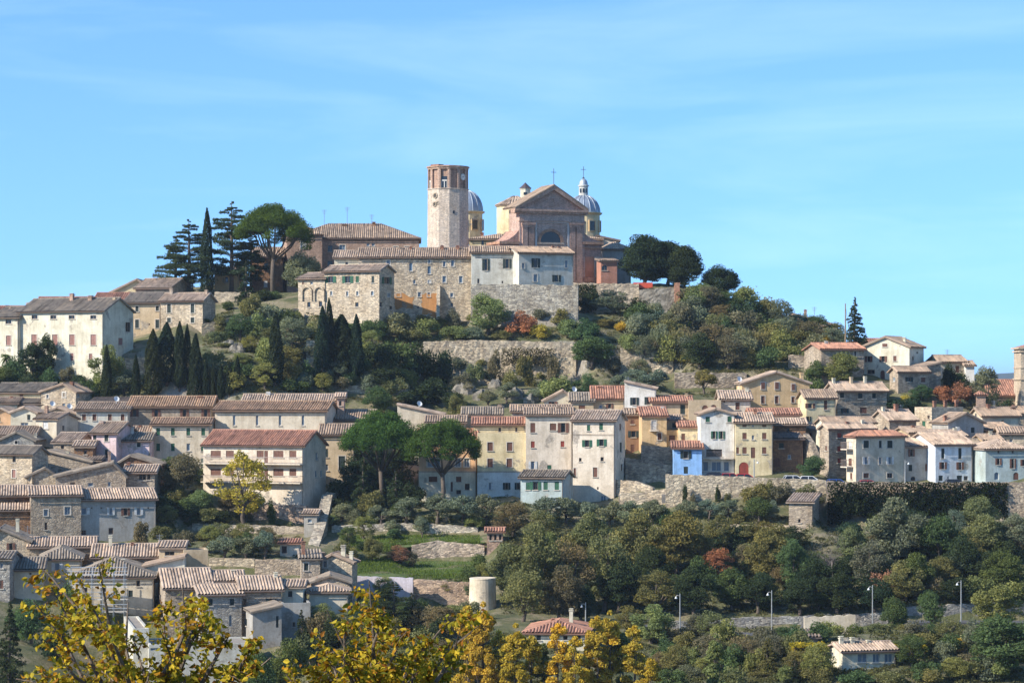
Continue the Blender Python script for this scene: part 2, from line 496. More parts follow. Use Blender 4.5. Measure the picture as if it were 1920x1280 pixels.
H('low grey stone house with dark-shuttered window below the cream gabled house', 1684, 1742, 697, 682, 433, 'x', 'dstone', 'rt', yb=730, rot=22, xs=1668, wins=[(1704.5, 711, 6, 9, 'ko'), (1731, 712, 8, 9, 'bc')], wl=[(1676, 711, 5, 8, 'wn')])
H('stone annex with brick-topped roof behind the low grey stone house', 1718, 1764, 691, 680, 437, 'sr', 'dstone', 'rt', yb=728, rot=12, d=7)
H('beige house with brown door panel at the right end of the skyline', 1764, 1812, 679, 668, 446, 'x', 'beige', 'rt', mat='plaster', yb=712, rot=14, xs=1738, wins=[(1795, 692, 7, 13, 'bc')], ch=[(1753, 670, 4, 8, 'cream')], ant=[(1776, 655), (1797, 668)])
H('white lean-to wall at the extreme right of the skyline houses', 1811, 1827, 686, 679, 445, 'x', 'white', 'rt', mat='plaster', yb=712, d=7)
H('brown-roofed long house behind the bell tower at the right edge', 1858, 1925, 742, 714, 442, 'x', 'dstone', 'rr', yb=775, d=14)
# ---- right village, upper rows
H('ochre gabled house with six brown windows above the village street', 1391, 1518, 719, 698, 427, 'y', 'ochre', 'rp', mat='plaster', yb=782, rot=9, xs=1381,
  wins=[(1430.5, 723, 7, 13, 'bcf'), (1456.5, 723, 7, 13, 'bcf'), (1487, 725.5, 6, 12, 'bcf'), (1430.5, 749, 7, 14, 'bcf'), (1456.5, 749, 7, 14, 'bcf'), (1487, 749, 6, 11, 'bcf')], ch=[(1503, 698, 6, 18, 'ochre')], dish=[(1386, 711)])
H('yellow house with brown shutters and a diagonal pipe beside the ochre gable', 1512, 1567, 746, 729, 419, 'x', 'yellow', 'rt', mat='plaster', yb=808, rot=12, xs=1496,
  wins=[(1519, 760.5, 8, 9, 'bo'), (1548, 759, 6, 17, 'bc'), (1514, 785, 7, 9, 'ko'), (1541, 782, 6, 8, 'ko')], ch=[(1545, 782, 4, 10, 'tan')], dish=[(1528, 739)])
H('brown stone house with wide pale roof right of the yellow house', 1570, 1663, 733, 716, 425, 'x', 'dstone', 'rp', yb=782, rot=18, xs=1546,
  wins=[(1579, 741, 8, 10, 'kc'), (1613, 742, 8, 10, 'kc'), (1639, 742, 7, 10, 'kc'), (1584, 770, 6, 9, 'ko'), (1619, 769, 13, 11, 'bc')], ch=[(1596, 706, 3, 10, 'tan'), (1622, 705, 3, 10, 'cream'), (1550, 708, 5, 9, 'cream')])
H('stone house with brown door and sunlit roof amid the right village', 1668, 1718, 788, 763, 409, 'x', 'dstone', 'rp', yb=845, rot=24, xs=1632, wins=[(1688.6, 805, 7, 14, 'bc')], ch=[(1680, 757, 7, 12, 'rr'), (1656, 762, 4, 5, 'cream')], ant=[(1689, 758)])
H('sunlit stone house with terrace of brick posts in the right village', 1747, 1806, 768, 763, 416, 'f', 'stone', 'rt', yb=830, rot=24, xs=1715, wl=[(1732, 794, 6, 10, 'gc'), (1741, 782, 4, 7, 'dn')],
  ch=[(1752, 751, 5, 14, 'rr'), (1772, 750, 5, 14, 'rr'), (1794, 749, 5, 14, 'rr'), (1814, 750, 5, 14, 'rr')])
H('grey gable-fronted house with patched plaster in the right village', 1778, 1844, 793, 776, 406, 'y', 'grey', 'rt', mat='plaster', yb=838, rot=24, xs=1748, wins=[(1790, 805, 6, 9, 'dn'), (1824, 806, 7, 10, 'kc')], ch=[(1768, 778, 6, 14, 'rr')])
H('pale walled house with broad roof right of the grey gable', 1842, 1912, 780, 764, 419, 'x', 'beige', 'rt', mat='plaster', yb=830, rot=16, xs=1818, wins=[(1880, 791, 5, 7, 'dn')], ch=[(1853, 757, 6, 14, 'rr'), (1903, 763, 8, 8, 'rr')], ant=[(1864, 750)])
H('brick chimney house with pitched cap above the right village roofs', 1831, 1848, 740, 731, 430, 'h', 'brick', 'rr', mat='brick', yb=775, d=3.5)
H('stone house at the right edge with sunlit front below the brown roofs', 1876, 1930, 813, 803, 403, 'x', 'stone', 'rt', yb=850, rot=-4, d=8, wins=[(1896, 828, 6, 9, 'wn')], ch=[(1885, 803, 4, 8, 'cream')])
H('low tiled shed between the grey gable and the right edge', 1848, 1900, 806, 794, 410, 'x', 'dstone', 'rt', yb=840, rot=14, d=9, ch=[(1872, 808, 5, 12, 'cream')])
# ---- right village, street row
H('tall brick-and-stone house with red shutters by the street', 1554, 1640, 804, 792, 396, 'x', 'dstone', 'rp', yb=898, rot=26, xs=1545,
  wins=[(1574, 816, 8, 9, 'rc'), (1574, 841, 8, 10, 'rc'), (1574, 863, 7, 9, 'rc')], wl=[(1549, 840, 3, 9, 'bc')], ch=[(1588, 790, 5, 6, 'rr'), (1617, 787, 5, 8, 'cream')])
H('cream house behind the tall brick-and-stone house', 1548, 1640, 793, 779, 404, 'x', 'cream', 'rt', mat='plaster', yb=850, rot=24, xs=1530, wl=[(1537, 812, 4, 12, 'wc')], ch=[(1578, 781, 3, 8, 'cream')])
H('three-storey grey-cream house with hipped red roof on the street', 1605, 1697, 818, 802, 391, 'h', 'beige', 'rr', mat='plaster', yb=903, rot=24, xs=1587,
  wins=[(1624, 832.5, 10, 14, 'kcf'), (1650.5, 832.5, 5, 14, 'kcf'), (1668.5, 832.5, 10, 14, 'kcf'), (1624, 863, 6, 14, 'wo'), (1650.5, 863, 5, 13, 'tcf'), (1668.5, 863, 6, 14, 'wo'), (1624, 891, 10, 9, 'bcf'), (1668.5, 891, 10, 9, 'dnf')],
  wl=[(1594, 834, 6, 14, 'wc'), (1594, 866, 6, 14, 'bc'), (1596, 892, 4, 12, 'bc')], pipe=1, balc=[(1594, 841, 12), (1594, 874, 12)])
H('narrow grey house with brown shutters between hipped house and white house', 1697, 1755, 837, 823, 395, 'x', 'grey', 'rp', mat='plaster', yb=903, rot=18, d=8,
  wins=[(1709, 848.5, 5, 14, 'bo'), (1745, 849.5, 6, 13, 'bo'), (1744, 876, 8, 13, 'bo'), (1707, 877, 7, 12, 'kc'), (1744, 896, 10, 8, 'dn'), (1712, 897, 9, 8, 'dna')], ch=[(1723, 815, 8, 10, 'white')])
H('white street house with tall dark upper shutters', 1754, 1823, 834, 812, 393.5, 'x', 'bluew', 'rp', mat='plaster', yb=903, rot=18, d=10,
  wins=[(1768, 849.6, 6, 19, 'kc'), (1800, 849.6, 6, 20, 'kc'), (1768, 872.5, 6, 13, 'bo'), (1800, 873, 6, 14, 'bo'), (1764, 896, 8, 10, 'kcD'), (1778, 896, 4, 7, 'tc'), (1799, 896, 10, 10, 'kcD'), (1811, 896, 8, 8, 'dn')])
H('pale blue-grey street house with two arched doors at the right edge', 1848, 1932, 842, 826, 391, 'h', 'teal', 'rp', mat='plaster', yb=903, rot=10, d=9,
  wins=[(1872, 847, 4, 5, 'dn'), (1899, 847, 4, 5, 'dn'), (1872, 865, 5, 12, 'bo'), (1899, 868.5, 5, 18, 'bo'), (1919, 867, 5, 12, 'bo'), (1868.7, 892, 9, 14, 'waD'), (1905, 892, 10, 14, 'bcaD')])
H('recessed grey house in shadow between the white and blue-grey street houses', 1822, 1852, 842, 825, 397, 'x', 'grey', 'rg', mat='plaster', yb=903, rot=14, d=9)
# ---- centre village, upper row
H('cream gabled cottage with brown shutters left of the tiled roofs', 1020, 1078, 752, 733, 426, 'y', 'cream', 'rt', mat='plaster', yb=790, d=9, pk=0.62, wins=[(1037, 758.6, 7, 12, 'bo')], dish=[(1076, 730)])
H('low house with grey tiles next to the cream gabled cottage', 1070, 1113, 753, 738, 421, 'x', 'tan', 'rg', mat='plaster', yb=795, d=8, wins=[(1091, 763, 12, 7, 'bc')], ch=[(1078, 742, 4, 20, 'cream')])
H('tile-roofed house with brick chimney left of the white tower house', 1112, 1171, 748, 726, 422, 'x', 'tan', 'rr', mat='plaster', yb=795, d=10, wins=[(1126, 762, 6, 6, 'wn'), (1143, 761, 6, 9, 'bo')], ch=[(1124, 724, 8, 14, 'rr')])
H('white tower house with sloping roof and dark shutters above the lane', 1171, 1229, 728, 716, 419, 'sl', 'white', 'rp', mat='plaster', yb=790, rot=-4, d=8,
  wins=[(1189.5, 752, 7, 14, 'ko'), (1216.5, 751, 7, 14, 'ko'), (1179.7, 727, 4, 7, 'dnf')], ant=[(1178, 706)])
H('tan house with pink flat-pitched roof and one tall shuttered door', 1222, 1297, 754, 745, 416, 'x', 'tan', 'rr', mat='plaster', yb=815, d=8, wins=[(1280, 767.5, 9, 18, 'kc')], ch=[(1287, 737, 4, 9, 'tan')])
H('tan terrace house with two arched brown windows', 1291, 1352, 756, 750, 415, 'f', 'tan', 'rr', mat='plaster', yb=815, d=8, wins=[(1322, 765, 11, 11, 'bca'), (1338, 764, 11, 11, 'bca')])
H('pinkish house with striped tile roof in front of the ochre gable', 1352, 1408, 749, 734, 418, 'x', 'pinkw', 'rp', mat='plaster', yb=790, d=9, wins=[(1383, 761, 8, 14, 'bcf'), (1358, 752, 3, 5, 'dn')], ch=[(1406, 726, 6, 18, 'cream'), (1345, 733, 4, 10, 'rr')])
H('orange-yellow low house with dark arches between pinkish house and yellow house', 1408, 1500, 778, 771, 411, 'x', 'ochre', 'rr', mat='plaster', yb=805, d=8, wins=[(1462, 786, 20, 10, 'dna'), (1492, 786, 16, 10, 'dna')], ch=[(1418, 766, 7, 14, 'tan'), (1448, 771, 8, 14, 'tan')])
H('ochre house with small balcony beside the stepped lane', 1204, 1250, 780, 765, 408, 'x', 'ochre', 'rr', mat='plaster', yb=838, d=8, rot=3, wins=[(1226, 797, 9, 17, 'wcf'), (1236.5, 818, 7, 13, 'bcf')], balc=[(1226, 806, 16)], ch=[(1246, 762, 6, 12, 'white')])
H('ochre porch with plant terrace joined right of the balcony house', 1250, 1276, 809, 806, 409, 'f', 'ochre', 'rr', mat='plaster', yb=838, d=6, wins=[(1260, 821, 11, 11, 'bc')])
H('narrow tan alley house beside the tall cream house', 1174, 1204, 778, 770, 413, 'x', 'brown', 'rt', mat='plaster', yb=850, d=8, wins=[(1186, 791, 7, 8, 'bc'), (1188, 813.5, 9, 12, 'ko'), (1186, 840, 7, 14, 'bcD')], ch=[(1198, 768, 6, 14, 'brick')])
H('yellow low house tucked left of the white gabled house', 1274, 1313, 801, 796, 406, 'x', 'yellow', 'rr', mat='plaster', yb=838, d=7, wins=[(1281, 819, 7, 13, 'bc'), (1309, 818, 4, 14, 'bc')])
# ---- centre village, street row
H('white gabled house with green shutters and a glazed ground floor', 1314, 1377, 777, 767.5, 399, 'y', 'white', 'rt', mat='plaster', yb=892, d=9, pk=0.44,
  wins=[(1327, 786, 8, 10, 'gc'), (1368, 785.5, 8, 11, 'gc'), (1339, 815, 5, 14, 'go'), (1353, 815, 5, 14, 'go'), (1339, 849, 30, 14, 'dn'), (1323, 874, 10, 18, 'tc'), (1343, 874, 18, 18, 'tc'), (1362, 874, 10, 18, 'tc')], balc=[(1345, 858, 58)])
H('bright blue house with tiled roof on the street', 1263, 1316, 840, 829, 397, 'x', 'blue', 'rr', mat='plaster', yb=890, d=7, rot=-2, wins=[(1286, 852, 9, 14, 'ko'), (1286, 881, 8, 13, 'kcD')])
H('buff street house with big dark red arched door', 1379, 1449, 792, 776, 398, 'x', 'yellow', 'rp', mat='plaster', yb=893, d=9,
  wins=[(1396, 798, 8, 4, 'bc'), (1412, 798, 5, 4, 'wn'), (1433, 798, 8, 4, 'bc'), (1396, 817, 8, 12, 'bc'), (1412, 819.6, 5, 8, 'tc'), (1433, 817, 8, 12, 'bc'), (1383, 844, 5, 12, 'bc'), (1396, 844, 8, 12, 'bc'), (1412, 848.5, 8, 20, 'bcD'), (1433, 844, 8, 12, 'bc'), (1394.6, 878, 18, 24, 'rcaD')],
  ch=[(1416, 766, 6, 12, 'rr'), (1449, 775, 8, 12, 'cream')])
H('rough brown stone house with arched doorway right of the buff house', 1450, 1505, 823, 812, 400, 's', 'brown', 'rd', yb=882, d=6, rot=3, wins=[(1465, 835, 9, 10, 'kc'), (1480, 856, 6, 8, 'tc'), (1457.5, 866, 12, 17, 'bcaD')])
H('ragged tiled roof on brown stone wall above the arched doorway house', 1452, 1511, 796, 786, 406, 'x', 'brown', 'rp', yb=850, d=6, wins=[(1478, 806, 6, 8, 'dn')])
# ---- front row, centre
H('tall white plastered house with red and brown shutters in the front row', 986, 1073, 778, 766, 401, 'x', 'pinkw', 'rt', mat='plaster', yb=942, d=9,
  wins=[(999, 801.5, 9, 18, 'bc'), (1037, 800, 12, 13, 'bc'), (1056, 801.5, 9, 18, 'bo'), (999, 833, 7, 12, 'rc'), (1054.6, 832, 7, 11, 'rc'), (999, 872, 7, 15, 'wo'), (1030, 877, 8, 11, 'gc')], pipe=1, ch=[(1014, 762, 4, 6, 'rt'), (1048, 760, 5, 8, 'rt')])
H('tall cream house with green shutters at the right end of the front row', 1074, 1153, 788, 771, 399, 'x', 'pinkw', 'rp', mat='plaster', yb=942, rot=-14, xs=1172,
  wins=[(1103.5, 802, 6, 11, 'gc'), (1127, 799.5, 7, 13, 'gc'), (1100.7, 831, 8, 13, 'go'), (1128, 829.5, 8, 13, 'go'), (1088, 861.5, 5, 7, 'dn'), (1129, 860.5, 6, 8, 'dn'), (1076.5, 885, 7, 16, 'bcf'), (1116, 885, 8, 18, 'bcf'), (1121, 915, 3, 5, 'dn'), (1131, 934, 10, 10, 'wn')],
  wr=[(1163, 800, 4, 12, 'bc'), (1164, 838, 5, 18, 'kc'), (1166, 876, 4, 13, 'dn')], band=[814.5], ch=[(1106, 771, 4, 8, 'cream'), (1132, 770, 4, 7, 'cream')])
H('buff yellow house with flat parapet and white lower storey in the front row', 895, 986, 817, 812, 402, 'f', 'yellow', 'rr', mat='plaster', yb=930, d=5,
  wins=[(919, 837, 10, 16, 'bcf'), (955.6, 837, 10, 16, 'bcf'), (919, 867.5, 10, 16, 'bcf'), (955, 867.5, 10, 16, 'bcf'), (918.6, 911, 5, 14, 'wo'), (950, 911, 6, 13, 'ko'), (972, 911, 6, 13, 'ko')], band=[884], skirt=('white', 884, 930),
  more=dict(x0=888, x1=986, ye=796, yr=784, Y=407.5, roof='x', d=7, rot=0, col='yellow', wins=[(937, 805, 5, 8, 'dn'), (968, 805, 4, 8, 'dn')]))
H('orange plastered house behind the right umbrella pine', 785, 893, 826, 806, 404, 'x', 'orange', 'rr', mat='plaster', yb=938, d=9,
  wins=[(813, 867, 24, 16, 'tcf'), (858.5, 867, 10, 16, 'tcf'), (875, 867, 10, 16, 'tcf'), (860, 898, 10, 10, 'bc'), (812, 898, 16, 10, 'bc'), (847, 912, 4, 18, 'bc'), (876, 912, 9, 12, 'dn'), (860, 922, 9, 8, 'dn'), (858, 838, 9, 12, 'bc')], band=[884], skirt=('cream', 884, 938))
H('low teal-grey house with green shutters in front of the tall white house', 976, 1056, 895, 883, 393, 'x', 'teal', 'rg', mat='plaster', yb=946, rot=-15, xs=1074,
  wins=[(990, 911, 8, 14, 'gc'), (1004, 910.5, 9, 15, 'go'), (1023, 910.5, 8, 15, 'gc'), (1044, 910.5, 8, 15, 'gc'), (1042, 938, 20, 10, 'tc'), (1022, 938, 8, 8, 'bc')], ch=[(1060, 882, 4, 8, 'cream')])
H('small tiled cottage left of the red-roofed storey behind the pine', 868, 940, 778, 765, 421, 'x', 'beige', 'rg', mat='plaster', yb=812, d=8, ch=[(940, 760, 6, 10, 'rp'), (950, 758, 6, 10, 'rp')])
H('low long roof with chimneys behind the tall white house', 960, 1070, 772, 761, 416, 'x', 'beige', 'rt', mat='plaster', yb=805, d=8, ch=[(975, 757, 6, 10, 'tan')])
H('flat-roofed cottage with satellite dish behind the left umbrella pine', 745, 830, 777, 759, 422, 'sl', 'beige', 'rp', mat='plaster', yb=812, d=8, wins=[(788, 775, 8, 6, 'dn')], dish=[(786, 757)])
# ---- convent block, left of the pines
H('long convent chapel with four narrow windows under a tiled roof', 403, 611, 770, 754, 411, 'x', 'beige', 'ro', mat='plaster', yb=822, rot=-7, xs=632, wins=row([439, 482, 525, 568], 788, 5, 19, 'tca'))
H('long tiled range behind the chapel with white chimney', 456, 640, 753, 741, 419, 'x', 'tan', 'rp', mat='plaster', yb=800, d=8, ch=[(503, 734, 7, 16, 'white')],
  more=dict(x0=632, x1=645, ye=745, yr=739, Y=417, roof='x', d=3, rot=0, col='brick', wins=[(638, 756, 5, 9, 'dna')]))
H('modern convent wing with red roof, long balconies and brown roller blinds', 381, 569, 834, 808, 397, 'x', 'pinkw', 'rr', mat='plaster', yb=945, rot=-21, xs=611,
  wins=[(404.5, 851, 19, 13, 'bc'), (431, 851, 15, 13, 'bc'), (441, 856, 7, 22, 'bcD'), (488, 851, 13, 13, 'bc'), (499, 856, 7, 23, 'bcD'), (522, 851, 19, 13, 'bc'), (549, 851, 13, 13, 'bc'), (559, 856, 7, 21, 'dnD'),
        (404.5, 885, 19, 13, 'bc'), (431, 885, 15, 13, 'bc'), (488, 885, 13, 13, 'bc'), (499, 890, 7, 23, 'bcD'), (522, 885, 19, 13, 'bc'), (549, 885, 13, 13, 'bc'), (559, 890, 7, 21, 'dnD')],
  wr=[(594, 855, 4, 15, 'tc'), (593, 888, 4, 13, 'tc'), (603, 888, 4, 13, 'tc')], balc=[(475, 868, 186), (475, 903, 186)])
H('tan convent annex with tall barred window right of the modern wing', 600, 664, 815, 797, 405, 'x', 'tan', 'rt', mat='plaster', yb=908, d=8, wins=[(612.6, 849, 5, 16, 'kc'), (641, 868, 12, 27, 'kcf'), (613, 876, 5, 12, 'wn')])
H('tiled roof wing stepping down from the chapel end', 613, 700, 787, 770, 415, 'x', 'tan', 'rt', mat='plaster', yb=830, d=9)
# ---- left village
H('long yellow-walled house with grey roof at the top left of the village', -20, 78, 736, 720, 433, 'x', 'yellow', 'rg', mat='plaster', yb=762, rot=-14, d=11, wins=[(21, 725, 6, 4, 'wn'), (40, 741, 7, 4, 'bc')])
H('stone gabled house with three small windows at the top of the left village', 77, 142, 735, 720.5, 427, 'y', 'stone', 'rt', yb=775, rot=-18, xs=172, pk=0.66, wins=[(89, 743, 4, 7, 'tcf'), (120, 740, 6, 10, 'tcf'), (119.5, 760, 6, 8, 'wn')], wr=[(147, 740, 5, 9, 'tc')], ch=[(135, 715, 6, 8, 'rr')])
H('white house with four brown windows in a row below the cypresses', 143, 241, 769, 756, 415, 'x', 'greyw', 'rt', mat='plaster', yb=815, d=9, wins=row([157.5, 177, 206, 230], 782, 7, 12, 'bcf'), ch=[(198, 758, 6, 9, 'rr')], dish=[(218, 748)])
H('long brick house with open brown shutters below the cypresses', 241, 396, 763, 745, 417, 'x', 'dstone', 'ro', mat='brick', yb=850, d=10, wins=row([252, 293, 346, 385.5], 774, 7, 14, 'bo'), ch=[(375, 742, 9, 6, 'rr')])
H('beige house with two rows of green shutters left of the modern wing', 285, 393, 796, 785, 406, 'x', 'beige', 'ro', mat='plaster', yb=880, d=8, wins=row([296.5, 324, 353, 381], 809, 7, 14, 'gc') + row([296.5, 324], 838, 7, 14, 'gc') + [(353, 838, 7, 14, 'wn'), (380, 839, 6, 13, 'gc'), (380, 866, 6, 14, 'gc')])
H('pink plastered house with gabled roof amid the left village', 172, 218, 812, 793, 401, 'x', 'pink', 'rt', mat='plaster', yb=875, rot=-16, xs=256, wins=[(177.5, 821, 6, 11, 'kc'), (199.5, 821, 7, 12, 'kcf'), (199.5, 850, 6, 16, 'kcf')], wr=[(235, 804, 7, 5, 'dn')], ch=[(188, 790, 5, 14, 'white'), (163, 789, 6, 14, 'rr')])
H('pink plastered annex with small square window', 225, 282, 826, 813, 402, 'x', 'pink', 'rg', mat='plaster', yb=870, d=7, wins=[(260, 833.6, 7, 8, 'kcf')], ch=[(248, 800, 5, 8, 'white')])
H('beige narrow house with white-shuttered window left of the pink house', 67, 106, 786, 775, 409, 'x', 'beige', 'rt', mat='plaster', yb=835, rot=-20, xs=146, wins=[(85.5, 797, 9, 13, 'wc')], wr=[(119, 802, 4, 9, 'dn')], ch=[(148, 785, 5, 26, 'cream'), (73, 760, 6, 14, 'brick')])
H('orange plastered gable at the left edge', -25, 24, 777, 765, 417, 'y', 'orange', 'rp', mat='plaster', yb=815, d=8, wins=[(-2, 786, 6, 8, 'dn')])
H('small cream gabled house with balcony right of the orange gable', 20, 67, 774, 764, 413, 'y', 'cream', 'rp', mat='plaster', yb=812, d=8, pk=0.56, wins=[(54, 782, 6, 10, 'kc'), (46, 796, 14, 8, 'tc')], dish=[(45, 790)])
H('flat grey-roofed house with dish above the white four-window house', 168, 246, 757, 750, 422, 's', 'greyw', 'rd', mat='plaster', yb=790, d=7)
H('low cluster roof with two dishes above the beige narrow house', 78, 143, 776, 765, 419, 'y', 'tan', 'rp', mat='plaster', yb=812, d=8, pk=0.45, dish=[(98, 757), (130, 762)])
H('low tiled roof at the left edge above the big stone house', -20, 65, 816, 801, 405, 'x', 'dstone', 'rt', yb=850, d=8)
H('small grey gable with one window behind the big stone house', -2, 64, 826, 811, 400, 'y', 'grey', 'rg', yb=860, d=9, wins=[(30.5, 829, 7, 8, 'tc')], ch=[(68, 812, 4, 18, 'cream')])
H('big sunlit yellow stone house with sloping roof at the left edge', -25, 60, 851, 828, 391, 'x', 'stone', 'rg', yb=920, rot=-24, xs=90, wins=[(26.5, 859, 6, 15, 'dn'), (26, 887.5, 7, 15, 'pcf')])
H('small striped tile roof left of the pink house', 100, 143, 830, 813, 401, 'x', 'dstone', 'rp', yb=870, rot=-12, d=8, wins=[(117, 838, 6, 8, 'dn')])
H('lower striped tile roof against the pink house wall', 139, 174, 838, 828, 397.5, 'x', 'brown', 'rp', yb=880, d=6, wins=[(160, 848, 6, 7, 'dn')])
H('dark stone house with long falling roof below the striped roofs', 88, 170, 866, 846, 394, 'sl', 'dstone', 'rg', yb=900, rot=-6, d=7, ch=[(127, 846, 5, 10, 'cream'), (130, 864, 5, 14, 'white')])
H('sunlit stone gable with tall chimneys in the left village', 50, 108, 894, 878, 388, 'y', 'stone', 'rg', yb=925, rot=8, d=9, pk=0.6, ch=[(114, 874, 7, 14, 'rp')])
H('long dark stone gable wall above the front left row', 104, 236, 894, 870, 383, 'y', 'dstone', 'rg', yb=930, rot=8, d=10, pk=0.82, wins=[(136, 908, 9, 7, 'dn'), (170, 908, 10, 7, 'tc'), (205, 907, 6, 9, 'tc')], ch=[(205, 846, 4, 12, 'brick')])
H('open tiled loggia right of the long stone gable wall', 232, 290, 886, 873, 386, 'x', 'dstone', 'rp', yb=935, d=7, wins=[(267, 893, 14, 14, 'dn'), (279, 893, 6, 12, 'dn')], ch=[(240, 866, 5, 8, 'rr')])
H('brick gable with stone roof behind the open loggia', 218, 300, 871, 855, 393, 'y', 'brown', 'rg', yb=910, d=8, pk=0.32)
H('long grey plastered house with four windows at the front left', 151, 292, 937, 918, 375, 'x', 'grey', 'rp', mat='plaster', yb=1018, rot=14, d=10,
  wins=[(157, 958, 10, 13, 'wo'), (208, 958, 6, 14, 'wo'), (235.5, 959, 7, 14, 'bo'), (260, 958, 7, 14, 'wo'), (208, 995, 9, 12, 'dnD'), (157, 998, 9, 9, 'dn'), (172, 952, 3, 3, 'dn'), (190, 952, 3, 3, 'dn'), (278, 952, 3, 3, 'dn')])
H('rough stone house with raised parapet left of the grey front house', 58, 152, 929, 913, 373, 'x', 'dstone', 'rp', yb=1010, rot=12, d=9, wins=[(86, 960.6, 8, 12, 'tcf'), (126.5, 957, 11, 15, 'tcf'), (86, 986, 5, 14, 'dn')], ch=[(100, 912, 8, 10, 'rr')])
H('brown house with two stepped tile roofs at the front left edge', -25, 56, 930, 912, 377, 'x', 'brown', 'rp', yb=1000, rot=10, d=8, wins=[(31, 940, 8, 8, 'dn'), (17, 963, 8, 8, 'bc')],
  more=dict(x0=-25, x1=57, ye=957, yr=946, Y=373.5, roof='s', d=2.6, rot=10, col='brown', wins=[]))
# ---- lower left quarter
H('pale stone gable with brown-shuttered window at the lower left edge', -30, 56, 1015, 992, 354, 'y', 'stone', 'rg', yb=1060, rot=6, d=8, pk=0.35, wins=[(20.5, 1026, 7, 17, 'bo')], ch=[(33, 972, 6, 12, 'cream'), (8, 990, 7, 7, 'rr')], ant=[(52, 985), (32, 984)])
H('long striped tile roof below the rough stone house', 55, 178, 1026, 1009, 354, 'x', 'dstone', 'rp', yb=1060, rot=8, d=9, ch=[(136, 1018, 7, 9, 'rr')])
H('second striped tile roof stepping down to the right', 174, 300, 1045, 1022, 350, 'x', 'dstone', 'rp', yb=1080, rot=6, d=10, ch=[(207, 1003, 5, 22, 'cream'), (248, 1016, 4, 10, 'rr'), (212, 1030, 7, 26, 'tan')])
H('square roof lantern house with deep eaves above the lower quarter', 298, 344, 1027, 1016, 350, 'x', 'tan', 'rp', mat='plaster', yb=1075, d=5, wins=[(318, 1037, 18, 8, 'dn')], ant=[(299, 1001)])
H('small plastered house with sunlit wall left of the garden olives', 344, 390, 1034, 1031, 349, 'f', 'tan', 'rt', mat='plaster', yb=1080, rot=10, d=5)
H('hip-roofed house with white dormers at the lower left', 76, 152, 1048, 1026, 345, 'h', 'beige', 'rg', mat='plaster', yb=1100, rot=8, d=11, wins=[(107, 1062, 9, 15, 'wo')], ch=[(70, 1040, 6, 16, 'white'), (130, 1028, 6, 12, 'cream')])
H('low house with white balcony door left of the hip-roofed house', 18, 80, 1068, 1047, 340, 'x', 'beige', 'rg', mat='plaster', yb=1125, rot=6, d=9, wins=[(45, 1047, 10, 10, 'wn'), (60, 1060, 9, 12, 'wo'), (57, 1075, 4, 4, 'dn')])
H('narrow grey house on the lower left edge of the frame', -25, 18, 1049, 1038, 337, 'x', 'grey', 'rg', yb=1125, d=7, wins=[(3, 1060, 6, 10, 'tc'), (3, 1095, 6, 16, 'bc')])
H('large roofed house wrapped in scaffolding behind the yellow leaves', 130, 288, 1082, 1047, 338, 'h', 'beige', 'rg', mat='plaster', yb=1145, rot=5, d=14, wins=[(259, 1093, 7, 11, 'dn'), (245, 1112, 8, 12, 'kc'), (160, 1105, 8, 12, 'dn'), (195, 1105, 8, 12, 'dn')], ch=[(231, 1047, 5, 16, 'cream')])
H('cream gable with terrace wall right of the scaffolded house', 272, 346, 1062, 1045, 344, 'sr', 'cream', 'rt', mat='plaster', yb=1120, rot=4, d=6, wins=[(317, 1080, 4, 8, 'wn')])
H('stone house with wide striped roof in the lower quarter', 310, 398, 1103, 1068, 331, 'x', 'dstone', 'rp', yb=1160, rot=12, d=12, wins=[(320, 1082, 5, 9, 'wn')], ch=[(346, 1080, 10, 10, 'cream'), (294, 1075, 4, 8, 'rr')])
H('striped roof with chimney behind the two-window lower house', 390, 457, 1090, 1073, 334, 'x', 'grey', 'rp', yb=1140, rot=10, d=9, ch=[(437, 1068, 4, 16, 'cream')])
H('pinkish stone house with two windows and a blue door in the lower quarter', 376, 453, 1115, 1100, 327, 'x', 'grey', 'rp', mat='stone', yb=1215, rot=14, d=8, wins=[(394.7, 1128.6, 8, 13, 'kc'), (435, 1128, 8, 13, 'kc'), (432, 1163, 6, 22, 'tcD'), (398, 1172, 8, 10, 'wn')])
H('stone house with striped roof and open shutters right of the blue door', 453, 528, 1107, 1082, 329, 'x', 'dstone', 'rp', yb=1200, rot=10, d=10, wins=[(508, 1127, 8, 12, 'ko'), (459, 1129, 7, 14, 'dn')], ch=[(468, 1083, 8, 7, 'rt'), (517, 1072, 4, 14, 'cream')])
H('plastered lean-to annex below the open-shuttered house', 474, 528, 1148, 1137, 323, 'sr', 'grey', 'rg', mat='plaster', yb=1210, rot=14, xs=456, wl=[(462, 1166, 4, 13, 'kc')], wins=[(520, 1165, 5, 22, 'kcD')])
H('small cream house with tiled canopy right of the striped roofs', 529, 568, 1101, 1092, 332, 'x', 'cream', 'rp', mat='plaster', yb=1150, d=6, wins=[(544, 1113, 8, 11, 'kc')])
H('shaded house with flat dark roof below the tiled canopy', 528, 582, 1136, 1130, 328, 'f', 'grey', 'rd', mat='plaster', yb=1200, rot=8, d=7, wins=[(551, 1170, 5, 9, 'dn')])
H('round-cornered cottage with fan-shaped tile roof', 580, 653, 1110, 1097, 334, 'h', 'beige', 'rp', mat='plaster', yb=1150, rot=4, d=7)
H('stone gable with arched window beside the grassy terraces', 597, 660, 1054, 1039, 347, 'y', 'stone', 'rt', yb=1110, rot=-10, xs=670, pk=0.42, wins=[(610, 1057, 8, 13, 'waf')], ch=[(644, 1021, 8, 18, 'cream'), (664, 1033, 6, 14, 'cream'), (590, 1034, 8, 14, 'rp')])
